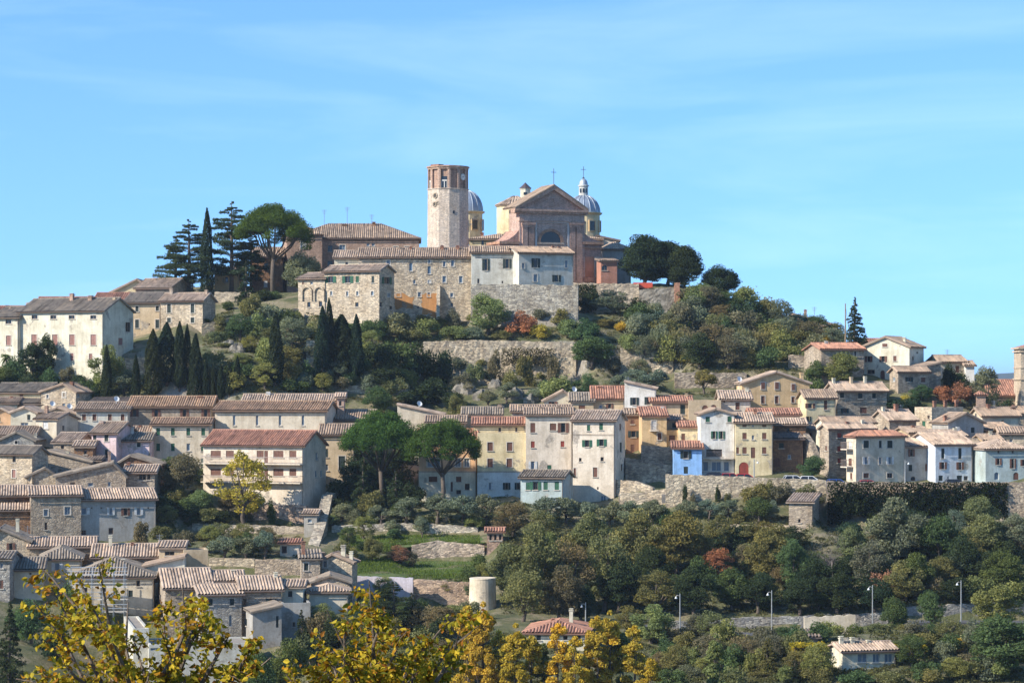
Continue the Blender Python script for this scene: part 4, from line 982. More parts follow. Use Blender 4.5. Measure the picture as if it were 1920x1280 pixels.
def house_block(h, root, zb, org):
    """org: world position of the root; root carries no rotation; parts are built in root coordinates"""
    A, t, n, wd, d, th = geom(h)
    T3, N3 = Vector((t.x, t.y, 0)), Vector((n.x, n.y, 0))
    O = Vector((A.x - org.x, A.y - org.y, 0))
    ze = (HY - h['ye']) / F * h['Y'] - org.z
    z0 = zb - org.z
    zg = ze
    mat = M[h.get('mat', 'stone')]
    col, rc = C[h['col']], C[h['rc']]
    roof = h['roof']
    depth_r = h['Y'] + (d / 2 if roof in 'xh' else d if roof == 's' else 0)
    zr = (HY - h['yr']) / F * depth_r - org.z
    mb = MB()
    fr = Face(root, O, T3, N3, A, t)
    lf = Face(root, O + N3 * d, -N3, T3, A + n * d, -n)      # left side, seen from outside u runs to the front
    rf = Face(root, O + T3 * wd, N3, -T3, A + t * wd, n)
    specs = []
    holes = {0: [], 1: [], 2: []}
    for fi, face, lst, L in ((0, fr, h.get('wins', ()), wd), (1, lf, h.get('wl', ()), d), (2, rf, h.get('wr', ()), d)):
        for (px, py, pw, ph, code) in lst:
            u, z, Yp, sc = face.uv(px, py)
            ww, hh = pw * Yp / F / max(sc, 0.25), ph * Yp / F
            if ww > 3.2 and fi: ww = 1.2
            a, b, c, e = u - ww / 2, u + ww / 2, z - hh / 2 - org.z, z + hh / 2 - org.z
            e = min(e, ze - 0.12) if not (roof == 'y' and fi == 0) else e
            if a < 0.12 or b > L - 0.12 or e - c < 0.2: 
                a, b = max(a, 0.12), min(b, L - 0.12)
                if b - a < 0.25 or e - c < 0.2: continue
            if any(a < q[1] + .05 and b > q[0] - .05 and c < q[3] + .05 and e > q[2] - .05 for q in holes[fi]): continue
            if e <= ze - 0.1:
                holes[fi].append((a, b, c, e))
                specs.append((face, a, b, c, e, code, True))
            else:
                specs.append((face, a, b, c, e, code, False))
    wall_face(mb, fr.org, T3, wd, z0, ze, holes[0], N3)
    wall_face(mb, lf.org, -N3, d, z0, ze, holes[1], T3)
    wall_face(mb, rf.org, N3, d, z0, ze, holes[2], -T3)
    wall_face(mb, O + T3 * wd + N3 * d, -T3, wd, z0, ze, [], -N3)
    W = lambda u, v, z: O + T3 * u + N3 * v + Vector((0, 0, z))
    rb = MB()
    ov = h.get('ov', 0.4)
    UP = Vector((0, 0, 1))
    if roof == 'x':
        s = min(max((zr - ze) / (d / 2), 0.2), 0.52)
        rise = s * d / 2
        mb.poly([W(0, d, ze), W(0, 0, ze), W(0, d / 2, ze + rise)])
        mb.poly([W(wd, 0, ze), W(wd, d, ze), W(wd, d / 2, ze + rise)])
        L = math.hypot(d / 2, rise)
        vf = (N3 * (d / 2) + UP * rise) / L
        vb = (-N3 * (d / 2) + UP * rise) / L
        roof_plane(rb, W(0, 0, ze + 0.16), T3, vf, [(-ov, -ov), (wd + ov, -ov), (wd + ov, L), (-ov, L)])
        roof_plane(rb, W(wd, d, ze + 0.16), -T3, vb, [(-ov, -ov), (wd + ov, -ov), (wd + ov, L), (-ov, L)], fine=False)
        rb.tube([W(-ov, d / 2, ze + rise + 0.2), W(wd + ov, d / 2, ze + rise + 0.2)], 0.14, 6)
        top = ze + rise
    elif roof == 'y':
        pk = h.get('pk', 0.5) * wd
        rise = max(zr - ze, 0.12 * wd / 2)
        mb.poly([W(0, 0, ze), W(wd, 0, ze), W(pk, 0, ze + rise)])
        mb.poly([W(wd, d, ze), W(0, d, ze), W(pk, d, ze + rise)])
        for u0, sg in ((0, 1), (wd, -1)):
            run = pk if sg > 0 else wd - pk
            L = math.hypot(run, rise)
            vd = (T3 * (sg * run) + UP * rise) / L
            o = W(u0, d if sg > 0 else 0, ze + 0.16)
            roof_plane(rb, o, -N3 * sg, vd, [(-ov, -ov), (d + ov, -ov), (d + ov, L), (-ov, L)])
        rb.tube([W(pk, -ov, ze + rise + 0.2), W(pk, d + ov, ze + rise + 0.2)], 0.14, 6)
        top = ze + rise
    elif roof == 'h':
        s = min(max((zr - ze) / (min(d, wd) / 2), 0.2), 0.5)
        hr = min(d, wd) / 2
        rise = s * hr
        L = math.hypot(hr, rise)
        e = ov
        if wd >= d:
            fb = [(-e, -e), (wd + e, -e), (wd - hr, L), (hr, L)]
            sd = [(-e, -e), (d + e, -e), (d / 2, L)]
        else:
            fb = [(-e, -e), (wd + e, -e), (wd / 2, L)]
            sd = [(-e, -e), (d + e, -e), (d - hr, L), (hr, L)]
        for o, u, v, pl, fine in ((W(0, 0, ze + .16), T3, N3, fb, True), (W(wd, d, ze + .16), -T3, -N3, fb, False), (W(0, d, ze + .16), -N3, T3, sd, True), (W(wd, 0, ze + .16), N3, -T3, sd, True)):
            roof_plane(rb, o, u, (v * hr + UP * rise) / L, pl, fine=fine)
        top = ze + rise
    elif roof in ('s', 'sl', 'sr'):
        if roof == 's':
            rise = max(zr - ze, 0.12 * d)
            L = math.hypot(d, rise)
            mb.poly([W(0, d, ze), W(0, 0, ze), W(0, d, ze + rise)])
            mb.poly([W(wd, 0, ze), W(wd, d, ze), W(wd, d, ze + rise)])
            mb.poly([W(wd, d, ze), W(0, d, ze), W(0, d, ze + rise), W(wd, d, ze + rise)])
            roof_plane(rb, W(0, 0, ze + .16), T3, (N3 * d + UP * rise) / L, [(-ov, -ov), (wd + ov, -ov), (wd + ov, L + .1), (-ov, L + .1)])
        else:
            rise = max(zr - ze, 0.5)
            L = math.hypot(wd, rise)
            hu, lu = (0, wd) if roof == 'sl' else (wd, 0)
            sg = 1 if roof == 'sl' else -1
            f1 = [W(0, 0, ze), W(wd, 0, ze), W(hu, 0, ze + rise)]
            mb.poly(f1)
            mb.poly([W(wd, d, ze), W(0, d, ze), W(hu, d, ze + rise)])
            q = [W(hu, d, ze), W(hu, 0, ze), W(hu, 0, ze + rise), W(hu, d, ze + rise)]
            mb.poly(q if sg > 0 else q[::-1])
            o = W(lu, 0 if sg > 0 else d, ze + .16)
            roof_plane(rb, o, N3 * sg, (-T3 * sg * wd + UP * rise) / L, [(-ov, -ov), (d + ov, -ov), (d + ov, L + .1), (-ov, L + .1)])
        top = ze + rise
    else:   # flat roof behind a parapet
        ph = max(zr - ze, 0.25)
        for a, b, c, e in ((0, wd, 0, 0.28), (0, wd, d - 0.28, d), (0, 0.28, 0.28, d - 0.28), (wd - 0.28, wd, 0.28, d - 0.28)):
            mb.add([W(a, c, ze), W(b, c, ze), W(b, e, ze), W(a, e, ze), W(a, c, ze + ph), W(b, c, ze + ph), W(b, e, ze + ph), W(a, e, ze + ph)],
                   [(4, 5, 6, 7), (0, 1, 5, 4), (1, 2, 6, 5), (2, 3, 7, 6), (3, 0, 4, 7)])
        rb.poly([W(0.25, 0.25, ze + .05), W(wd - .25, 0.25, ze + .05), W(wd - .25, d - .25, ze + .05), W(.25, d - .25, ze + .05)])
        top = ze + ph
    mb.build('wall', mat, root, col)
    rb.build('roof', M['tile'] if roof != 'f' else M['asphalt'], root, rc if roof != 'f' else lin(150, 140, 128))

    # openings
    def obj(name, m, material, color, parent=root):
        return m.build(name, material, parent, color)

    for face, a, b, c, e, code, hole in specs:
        cc, opt = code[0], code[1:]
        o, ud, inn = face.org, face.ud, face.inn
        mat4 = Matrix((ud, inn, UP)).transposed().to_4x4()
        mat4.translation = o
        def put(ob):
            ob.matrix_local = mat4
            return ob
        dep = 0.16 if hole else -0.02
        wcol = SH.get(cc) or lin(120, 100, 84)
        m = MB()
        fw = 0.07
        is_door = 'D' in opt
        for q in ((a, b, c, c + fw), (a, b, e - fw, e), (a, a + fw, c + fw, e - fw), (b - fw, b, c + fw, e - fw)):
            m.box(q[0], q[1], dep - 0.05, dep + 0.04, q[2], q[3])
        if b - a > 0.8: m.box((a + b) / 2 - 0.03, (a + b) / 2 + 0.03, dep - 0.045, dep + 0.03, c + fw, e - fw)
        fcol = lin(206, 200, 188) if cc in 'tw' else lin(128, 108, 90)
        win = put(obj('door' if is_door else 'window', m, M['paint'], fcol))
        def sub(name, mm, material, color):
            s_ = mm.build(name, material, win, color)
            return s_
        pm = MB()
        pm.box(a + 0.02, b - 0.02, dep + 0.02, dep + 0.05, c + 0.02, e - 0.02)
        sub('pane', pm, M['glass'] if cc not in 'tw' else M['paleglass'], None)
        if cc not in 'tdw' and 'c' in opt or (cc == 'w' and 'c' in opt):
            for q0, q1 in ((a + 0.02, (a + b) / 2 - 0.012), ((a + b) / 2 + 0.012, b - 0.02)):
                m = MB()
                m.box(q0, q1, dep - 0.10, dep - 0.055, c + 0.02, e - 0.02)
                sub('door_leaf' if is_door else 'shutter', m, M['shutter'], wcol)
        if 'o' in opt:
            sw = min((b - a) * 0.62, 0.8)
            for q0 in (a - sw - 0.02, b + 0.02):
                m = MB()
                m.box(q0, q0 + sw, -0.07, -0.02, c, e)
                sub('shutter', m, M['shutter'], wcol)
        if 'a' in opt and hole:
            m = MB()
            arch_fill(m, a, b, c, e, 0.003)
            sub('arch', m, mat, col)
        if 'f' in opt:
            m = MB()
            g = 0.13
            for q in ((a - g, b + g, e, e + g), (a - g, a, c, e), (b, b + g, c, e)):
                m.box(q[0], q[1], -0.035, 0.02, q[2], q[3])
            sub('surround', m, M['paint'], lin(206, 194, 176))
        if not is_door and e - c > 0.5:
            m = MB()
            m.box(a - 0.12, b + 0.12, -0.12, 0.06, c - 0.11, c - 0.003)
            sub('sill', m, M['paint'], lin(190, 180, 164))

    # chimneys stand on the front slope
    for i, (px, py, pw, ph, cn) in enumerate(h.get('ch', ())):
        vv = d * (0.42 if roof in 'xh' else 0.35 if roof == 's' else 0.3)
        F2 = Face(root, None, T3, N3, A + n * vv, t)
        u, z, Yp, sc = F2.uv(px, py)
        u = min(max(u, 0.3), wd - 0.3)
        z -= org.z
        hw = max(pw * Yp / F / 2, 0.22)
        hb = max(ph * Yp / F + 0.9, 1.2)
        m = MB()
        pts = lambda w_, z1, z2: [W(u + sx * w_, vv + sy * w_ * 0.9, zz) for zz in (z1, z2) for sx, sy in ((-1, -1), (1, -1), (1, 1), (-1, 1))]
        fs = [(0, 3, 2, 1), (4, 5, 6, 7), (0, 1, 5, 4), (1, 2, 6, 5), (2, 3, 7, 6), (3, 0, 4, 7)]
        m.add(pts(hw, z - hb, z - 0.3), fs)
        m.add(pts(hw * 1.3, z - 0.3, z - 0.2), fs)
        m.add(pts(hw * 0.75, z - 0.2, z - 0.08), fs)
        m.add(pts(hw * 1.2, z - 0.08, z), fs)
        m.build('chimney', M['brick'] if cn in ('brick', 'rr', 'brown') else M['plaster'], root, C[cn])
    for (px, py) in h.get('ant', ()):
        vv = d * 0.45
        u, z, Yp, sc = Face(root, None, T3, N3, A + n * vv, t).uv(px, py)
        z -= org.z
        m = MB()
        m.tube([W(u, vv, top - 0.8), W(u, vv, z)], 0.045, 5)
        for k in range(4):
            zz = z - 0.15 - 0.14 * k * (1 + k * 0.2)
            m.tube([W(u - 0.5 + 0.06 * k, vv, zz), W(u + 0.5 - 0.06 * k, vv, zz)], 0.025, 4)
        m.build('antenna', M['metal'], root, lin(150, 150, 150))
    for (px, py) in h.get('dish', ()):
        vv = d * 0.35
        u, z, Yp, sc = Face(root, None, T3, N3, A + n * vv, t).uv(px, py)
        z -= org.z
        m = MB()
        c0 = W(u, vv, z)
        ax = Vector((0.45, -0.75, 0.45)).normalized()
        e1 = ax.orthogonal().normalized()
        e2 = ax.cross(e1)
        rings = [[c0 + ax * (0.16 * q * q) + (e1 * math.cos(a_) + e2 * math.sin(a_)) * (0.46 * q) for a_ in [i * math.pi / 6 for i in range(12)]] for q in (0.05, 0.5, 1.0)]
        b0 = sum(rings, [])
        m.add(b0, [(k * 12 + i, k * 12 + (i + 1) % 12, (k + 1) * 12 + (i + 1) % 12, (k + 1) * 12 + i) for k in range(2) for i in range(12)] + [tuple(range(12))])
        m.tube([c0 - UP * 1.6, c0 - ax * 0.02], 0.05, 5)
        m.build('satellite_dish', M['paint'], root, lin(220, 220, 216))
    for (px, py, pw) in h.get('balc', ()):
        face = fr if (px - h['x0']) * (px - h['x1']) < 0 else (lf if px < h['x0'] else rf)
        u, z, Yp, sc = face.uv(px, py)
        z -= org.z
        hw = pw * Yp / F / max(sc, 0.3) / 2
        o, ud, inn = face.org, face.ud, face.inn
        L_ = wd if face is fr else d
        mat4 = Matrix((ud, inn, UP)).transposed().to_4x4()
        mat4.translation = o
        ua, ub = max(u - hw, 0.05), min(u + hw, L_ - 0.05)
        m = MB()
        m.box(ua, ub, -1.1, -0.003, z - 0.16, z)
        bo = m.build('balcony', M['plaster'], root, C['pinkw'])
        bo.matrix_local = mat4
        m = MB()
        for q in ((ua, ub, -1.08, -1.04, 0.95, 1.0), (ua, ua + .04, -1.04, -0.03, 0.95, 1.0), (ub - .04, ub, -1.04, -0.03, 0.95, 1.0)):
            m.box(q[0], q[1], q[2], q[3], z + q[4], z + q[5])
        nb = int((ub - ua) / 0.14)
        for i in range(nb + 1):
            x = ua + 0.02 + (ub - ua - 0.04) * i / max(nb, 1)
            m.box(x - 0.012, x + 0.012, -1.07, -1.045, z, z + 0.95)
        m.build('railing', M['metal'], bo, lin(176, 160, 150))
    if roof in ('x', 'h', 's') and wd > 4:
        m = MB()
        m.tube([W(-.3, -ov - .06, ze - .02 - ov * .3), W(wd + .3, -ov - .06, ze - .02 - ov * .3)], .075, 6)
        m.build('gutter', M['metal'], root, lin(128, 104, 88))
    if h.get('pipe') or (roof in ('x', 'h') and h.get('mat') == 'plaster' and wd > 4.5):
        m = MB()
        m.tube([W(wd - 0.12, -0.09, z0), W(wd - 0.12, -0.09, ze - 0.1)], 0.06, 6)
        m.build('drainpipe', M['metal'], root, lin(150, 140, 128))
    mat4 = Matrix((T3, N3, UP)).transposed().to_4x4()
    mat4.translation = O
    for py in h.get('band', ()):
        _, z, _, _ = fr.uv((h['x0'] + h['x1']) / 2, py)
        m = MB()
        m.box(0.01, wd - 0.01, -0.07, -0.003, z - org.z - 0.1, z - org.z + 0.1)
        m.build('string_course', M['plaster'], root, lin(186, 170, 150)).matrix_local = mat4
    if 'skirt' in h:
        cn, ya, yb_ = h['skirt']
        _, za, _, _ = fr.uv((h['x0'] + h['x1']) / 2, ya)
        za -= org.z
        m = MB()
        hs_ = [(max(q[0], 0), q[1], q[2], min(q[3], za - 0.02)) for q in holes[0] if q[3] < za - 0.02]
        wall_face(m, Vector((0, -0.02, 0)), Vector((1, 0, 0)), wd, z0, za - 0.11, hs_, Vector((0, 1, 0)), 0.02)
        m.build('painted_base', mat, root, C[cn]).matrix_local = mat4
    for poly in h.get('patch', ()):
        pts = []
        for px, py in poly:
            u, z, _, _ = fr.uv(px, py)
            pts.append((u, -0.012, z - org.z))
        fine = []
        for (a_, b_) in zip(pts, pts[1:] + pts[:1]):
            for q_ in range(5):
                w_ = Vector(a_).lerp(Vector(b_), q_ / 5)
                fine.append((w_.x + rng.uniform(-.22, .22), -0.012, w_.z + rng.uniform(-.3, .3)))
        pts = fine
        m = MB()
        m.poly(pts[::-1])
        bw = m.build('plaster_patch', M['plaster'], root, lin(196, 142, 88))
        bw.matrix_local = mat4
    if 'butt' in h:
        px, y1, y2, pw = h['butt']
        u, za, Yp, _ = fr.uv(px, y1)
        _, zb2, _, _ = fr.uv(px, y2)
        m = MB()
        a, b = u, u + 0.6
        za, zb2 = za - org.z, zb2 - org.z - 1
        m.add([(a, 0, zb2), (b, 0, zb2), (b, -3.2, zb2), (a, -3.2, zb2), (a, 0, za), (b, 0, za), (b, -0.35, za), (a, -0.35, za)],
              [(3, 2, 6, 7), (0, 3, 7, 4), (2, 1, 5, 6), (4, 7, 6, 5)])
        m.build('buttress', mat, root, col).matrix_local = mat4
    for (px, py, pw, ph) in h.get('niche', ()):
        u, z, Yp, sc = fr.uv(px, py)
        hw, hh = pw * Yp / F / 2, ph * Yp / F / 2
        z -= org.z
        m = MB()
        n_ = 12
        ra, rb_ = hw, hw + 0.28
        prev = None
        for i in range(n_ + 1):
            an = math.pi * i / n_
            p1 = (u - ra * math.cos(an), z + hh - hw + ra * math.sin(an))
            p2 = (u - rb_ * math.cos(an), z + hh - hw + rb_ * math.sin(an))
            if prev: m.prism_y([prev[0], p1, p2, prev[1]][::-1], -0.3, 0.0)
            prev = (p1, p2)
        m.box(u - rb_, u - ra, -0.3, 0, z - hh, z + hh - hw)
        m.box(u + ra, u + rb_, -0.3, 0, z - hh, z + hh - hw)
        m.build('blind_arch', mat, root, C['stone']).matrix_local = mat4


M['paleglass'] = mat_plain('sky_tinted_glass', 0.2, 0.4, 2.0)
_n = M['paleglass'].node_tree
_n.nodes['Principled BSDF'].inputs['Base Color'].default_value = (0.14, 0.19, 0.24, 1)  # pale blue base colour stands in for reflected sky
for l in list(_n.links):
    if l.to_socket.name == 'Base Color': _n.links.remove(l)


def base_z(h):
    A, t, n, wd, d, th = geom(h)
    P = [A, A + t * wd, A + n * d, A + t * wd + n * d, A + t * (wd / 2)]
    return min(min(float(v) for v in terr([p.x for p in P], [p.y for p in P])) - 0.8, (HY - h.get('yb', 0)) / F * h['Y'] if 'yb' in h else 1e9)


def build_house(h):
    A, t, n, wd, d, th = geom(h)
    zb = base_z(h)
    m = A + t * (wd / 2)
    org = Vector((m.x, m.y, zb))
    root = empty(h.get('name', 'house'), org)
    tag(root, h['label'], h.get('cat', 'house'), 'houses of the hill town')
    house_block(h, root, zb, org)
    if 'more' in h:
        h2 = dict(h['more'])
        for k in ('mat', 'rc', 'ov'):
            if k in h and k not in h2: h2[k] = h[k]
        h2['yb'] = h.get('yb')
        house_block(h2, root, min(base_z(h2), zb), org)
    return root


for h in HOUSES:
    build_house(h)
# ------------------------------------------------------------------ church, bell tower
def mpp(Y): return Y / F        # metres per photo pixel


def church():
    Yc, th = 487.0, R(22)
    t, n = Vector((math.cos(th), math.sin(th))), Vector((-math.sin(th), math.cos(th)))
    A = Vector((kx(974) * Yc, Yc))
    org = Vector((A.x, A.y, tz(A.x, A.y) - 1.0))
    root = empty('church', org)
    tag(root, 'brick church with triangular pediment, lunette and two grey domes', 'church')
    T3, N3, UP = Vector((t.x, t.y, 0)), Vector((n.x, n.y, 0)), Vector((0, 0, 1))
    m4 = Matrix((T3, N3, UP)).transposed().to_4x4()
    fc = Face(root, Vector((0, 0, 0)), T3, N3, A, t)

    def U(px, py=400):
        u, z, _, _ = fc.uv(px, py)
        return u, z - org.z
    BR, PALE, SAL = lin(204, 176, 162), lin(214, 192, 172), lin(190, 128, 106)

    def part(name, m, mat='brick', col=BR, parent=root):
        o = m.build(name, M[mat], parent, col)
        if parent is root: o.matrix_local = m4
        return o
    w_ = U(1096)[0]
    zE = U(1036, 393)[1]
    pkU, pkZ = U(1036.6, 349)
    lU, rU = U(963)[0], U(1101)[0]
    # nave body with gable
    m = MB()
    m.prism_y([(0, 0), (w_, 0), (w_, zE), (pkU, pkZ - 0.5), (0, zE)], 0, 5)
    nave = part('nave_wall', m)
    # raking and horizontal cornices
    for (a, b, pr, name) in ((393, 397.5, 0.75, 'cornice'), (397.5, 401, 0.5, 'cornice'), (414, 417, 0.3, 'architrave')):
        m = MB()
        z1, z0 = U(1036, a)[1], U(1036, b)[1]
        m.box(lU if pr > 0.4 else -0.15, rU if pr > 0.4 else w_ + 0.15, -pr, 1.5 if pr > 0.4 else 0.3, z0, z1 - 0.005)
        part(name, m, 'brick', lin(204, 170, 150))
    for e in (lU, rU):
        m = MB()
        z0 = zE
        m.prism_y([(e, z0), (pkU, pkZ), (pkU, pkZ - 0.75), (e + (0.9 if e < 1 else -0.9), z0)][::(-1 if e < 1 else 1)], -0.7, 0.8)
        part('raking_cornice', m, 'brick', lin(204, 170, 150))
    m = MB()
    pu, pz = U(1034.5, 378)
    for i in range(10):
        a0, a1 = math.pi * i / 10, math.pi * (i + 1) / 10
        m.prism_y([(pu - .75 * math.cos(a0), pz + .75 * math.sin(a0)), (pu - .5 * math.cos(a0), pz + .5 * math.sin(a0)), (pu - .5 * math.cos(a1), pz + .5 * math.sin(a1)), (pu - .75 * math.cos(a1), pz + .75 * math.sin(a1))], -0.15, 0.05)
    m.box(pu - .75, pu - .5, -.15, .05, pz - .7, pz)
    m.box(pu + .5, pu + .75, -.15, .05, pz - .7, pz)
    m.box(pu - .85, pu + .85, -.15, .05, pz - .85, pz - .7)
    part('tympanum_niche', m)
    # pilasters
    for a, b in ((979, 989), (991, 1001), (1068, 1078), (1080, 1091)):
        m = MB()
        u0, u1 = U(a)[0], U(b)[0]
        zt, zb = U(a, 417)[1], U(a, 527)[1]
        m.box(u0, u1, -0.28, 0.02, zb, zt - 0.9)
        m.box(u0 - .12, u1 + .12, -0.42, 0.02, zt - 0.9, zt - 0.45)
        m.box(u0 - .22, u1 + .22, -0.5, 0.02, zt - 0.45, zt)
        m.box(u0 - .1, u1 + .1, -0.4, 0.02, zb - 0.6, zb)
        part('pilaster', m, 'brick', lin(196, 160, 142))
    # pale frame and lunette
    m = MB()
    u0, u1, u2, u3 = U(1003)[0], U(1006.3)[0], U(1063.5)[0], U(1067)[0]
    zt, zi, zb = U(1035, 414.3)[1] - .06, U(1035, 418)[1] - .06, U(1035, 480)[1]
    m.box(u0, u3, -0.2, 0.02, zi, zt)
    m.box(u0, u1, -0.2, 0.02, zb, zi)
    m.box(u2, u3, -0.2, 0.02, zb, zi)
    part('pale_frame', m, 'plaster', lin(206, 196, 188))
    cu, cz = U(1032, 454.5)
    rr = 21 * mpp(490)
    m = MB()
    m.prism_y([(cu + rr * math.cos(math.pi * i / 20), cz + rr * .96 * math.sin(math.pi * i / 20)) for i in range(21)], -0.05, 0.01)
    lun = part('lunette_window', m, 'glass', (0, 0, 0, 1))
    m = MB()
    for i in range(19):
        a0, a1 = math.pi * (i + .04) / 19, math.pi * (i + .96) / 19
        q = [(cu + k * math.cos(a), cz + k * .97 * math.sin(a)) for k, a in ((rr, a0), (rr + .55, a0), (rr + .55, a1), (rr, a1))]
        m.prism_y(q, -0.2, 0.01)
    part('arch_surround', m, 'brick', lin(190, 150, 124))
    m = MB()
    m.box(cu - rr - .6, cu + rr + .6, -.25, .01, cz - .35, cz - .02)
    part('lunette_sill', m, 'brick', PALE)
    # shoulders with volutes
    def shoulder(pa, pb, mir):
        m = MB()
        ua, ub = U(pa)[0], U(pb)[0]
        z0, z1, zb = U(pa, 431)[1], U(pb, 452)[1], 0.0
        pts = []
        for i in range(9):
            s = i / 8
            pts.append((ua + (ub - ua) * s, z0 + (z1 - z0) * (1 - (1 - s) ** 2.2)))
        poly = [(ua, zb), (ub, zb)] + pts[::-1]
        m.prism_y(poly if ub > ua else poly[::-1], 0.25, 7)
        part('side_bay', m, 'brick', lin(194, 156, 140))
        for (ya, yb, pr) in ((453, 458, .55), (463, 466, .3), (520, 528, .25)):
            m = MB()
            a, b = sorted((ua + (.01 if ub > ua else -.01), ub + (.25 if ub > ua else -.25)))
            m.box(a, b, -pr + .25, 6.8, U(pa, yb)[1], U(pa, ya)[1])
            part('cornice', m, 'brick', lin(200, 156, 128))
        for q0, q1, cl in ((.0, .14, PALE), (.16, .60, lin(186, 134, 104)), (.62, .97, PALE)):
            m = MB()
            a, b = sorted((ua + (ub - ua) * q0, ua + (ub - ua) * q1))
            m.box(a, b, .05 if cl is PALE else .15, .3, U(pa, 519)[1], U(pa, 481)[1])
            part('panel', m, 'plaster', cl)
    shoulder(1092, 1129, 1)
    shoulder(974, 938, -1)
    # nave roof
    m = MB()
    for u0, sg in ((lU, 1), (rU, -1)):
        run = abs(pkU - u0)
        rise = pkZ - zE
        L = math.hypot(run, rise)
        vd = (Vector((sg * run, 0, rise))) / L
        o = Vector((u0, 5.4 if sg > 0 else -.75, zE + .2))
        roof_plane(m, o, Vector((0, -sg, 0)), vd, [(0, 0), (6.15, 0), (6.15, L), (0, L)])
    part('nave_roof', m, 'tile', C['rt'])
    m = MB()
    m.tube([(pkU, -.4, pkZ), (pkU, -.4, pkZ + 3.2)], .06, 5)
    m.tube([(pkU - .5, -.4, pkZ + 2.5), (pkU + .5, -.4, pkZ + 2.5)], .05, 5)
    part('cross', m, 'metal', lin(90, 90, 90))
    # body behind, carrying drum and domes
    house_block(dict(x0=880, x1=1128, ye=449, yr=438, Y=506, roof='h', d=20, rot=0, col='yellow', rc='rp', mat='plaster', yb=545,
                     wins=[(905, 455, 5, 9, 'dn')], ch=[(904, 436, 6, 16, 'rr')]), root, org.z, org)

    def rel(px, py, Y): return at(px, py, Y) - org
    # tiled octagonal drum
    c = rel(966, 400, 514)
    k = mpp(514)
    z = lambda y: rel(966, y, 514).z
    m = MB()
    m.lathe([(35 * k, z(452)), (35 * k, z(388)), (37 * k, z(387.5)), (37 * k, z(386)), (0.1, z(386))], c.x, c.y, 12, R(9))
    dr = part('drum', m, 'plaster', C['yellow'], root)
    dr.matrix_local = Matrix()
    m = MB()
    nn = 12
    for i in range(nn):
        a0, a1 = R(9) + 2 * math.pi * i / nn, R(9) + 2 * math.pi * (i + 1) / nn
        p = lambda a, r, zz: Vector((c.x + r * math.cos(a), c.y + r * math.sin(a), zz))
        q0, q1, q2 = p(a0, 38.5 * k, z(386)), p(a1, 38.5 * k, z(386)), p((a0 + a1) / 2, 3 * k, z(368))
        ud = (q1 - q0).normalized()
        Lu = (q1 - q0).length
        mid = (q0 + q1) / 2
        vd = (q2 - mid)
        Lv = vd.length
        roof_plane(m, q0, ud, vd / Lv, [(0, 0), (Lu, 0), (Lu * .58, Lv), (Lu * .42, Lv)], 0.45)
    o = m.build('drum_roof', M['tile'], root, C['rp'])
    c2 = rel(985, 360, 514)
    m = MB()
    m.lathe([(9.5 * k, z(374)), (9.5 * k, z(355)), (11 * k, z(355)), (11 * k, z(353.5)), (0.05, z(353.5))], c2.x, c2.y, 8, 0)
    ln = m.build('lantern', M['plaster'], root, C['cream'])
    m = MB()
    m.lathe([(12 * k, z(353.4)), (6 * k, z(348)), (.06, z(342.5))], c2.x, c2.y, 8, 0)
    m.build('lantern_cap', M['lead'], ln, lin(96, 84, 84))
    m = MB()
    m.box(c2.x - .35, c2.x + .35, c2.y - 9.6 * k, c2.y - 9.2 * k, z(366), z(361))
    m.build('opening', M['glass'], ln)

    def dome(px, Y, rpx, yspring, ytop, ydrum, lant):
        c = rel(px, yspring, Y)
        k = mpp(Y)
        z = lambda y: rel(px, y, Y).z
        m = MB()
        r = rpx * k
        m.lathe([(r * 1.0, z(ydrum)), (r * 1.0, z(yspring + 4)), (r * 1.1, z(yspring + 3)), (r * 1.16, z(yspring + 1)), (r * 1.16, z(yspring)), (0.1, z(yspring))], c.x, c.y, 16, R(11))
        d_ = m.build('dome_drum', M['plaster'], root, C['yellow'])
        for a in (-150, -105, -60, -15):
            m = MB()
            a = R(a)
            q = Vector((c.x + r * math.cos(a), c.y + r * math.sin(a), 0))
            td = Vector((-math.sin(a), math.cos(a), 0))
            nd = Vector((math.cos(a), math.sin(a), 0))
            h0, h1 = z(yspring + 34), z(yspring + 17)
            P = lambda s, v, zz: q + td * s + nd * v + UP * zz
            m.add([P(-.55, .06, h0), P(.55, .06, h0), P(.55, .06, h1), P(-.55, .06, h1)], [(0, 1, 2, 3)])
            m.build('window', M['glass'], d_)
            m = MB()
            for s0, s1, za, zb in ((-.75, -.55, h0, h1), (.55, .75, h0, h1), (-.75, .75, h1, h1 + .25), (-.75, .75, h0 - .2, h0)):
                pp = [P(s, v, zz) for zz in (za, zb) for s, v in ((s0, -.1), (s1, -.1), (s1, .16), (s0, .16))]
                m.add(pp, [(0, 3, 2, 1), (4, 5, 6, 7), (0, 1, 5, 4), (1, 2, 6, 5), (2, 3, 7, 6), (3, 0, 4, 7)])
            m.build('window_surround', M['plaster'], d_, C['ochre'])
        zt = z(ytop)
        m = MB()
        prof = [(r * math.cos(math.pi / 2 * i / 14), z(yspring) + (zt - z(yspring)) * math.sin(math.pi / 2 * i / 14)) for i in range(15)]
        prof[-1] = (0.08, zt)
        m.lathe(prof, c.x, c.y, 32)
        dm = m.build('dome', M['lead'], root, lin(150, 160, 172), True)
        for i in range(16):
            a = 2 * math.pi * i / 16
            m = MB()
            m.tube([(c.x + (p[0] + .04) * math.cos(a), c.y + (p[0] + .04) * math.sin(a), p[1] + .04) for p in prof[:-1]], .07, 5)
            m.build('rib', M['lead'], dm, lin(176, 184, 192))
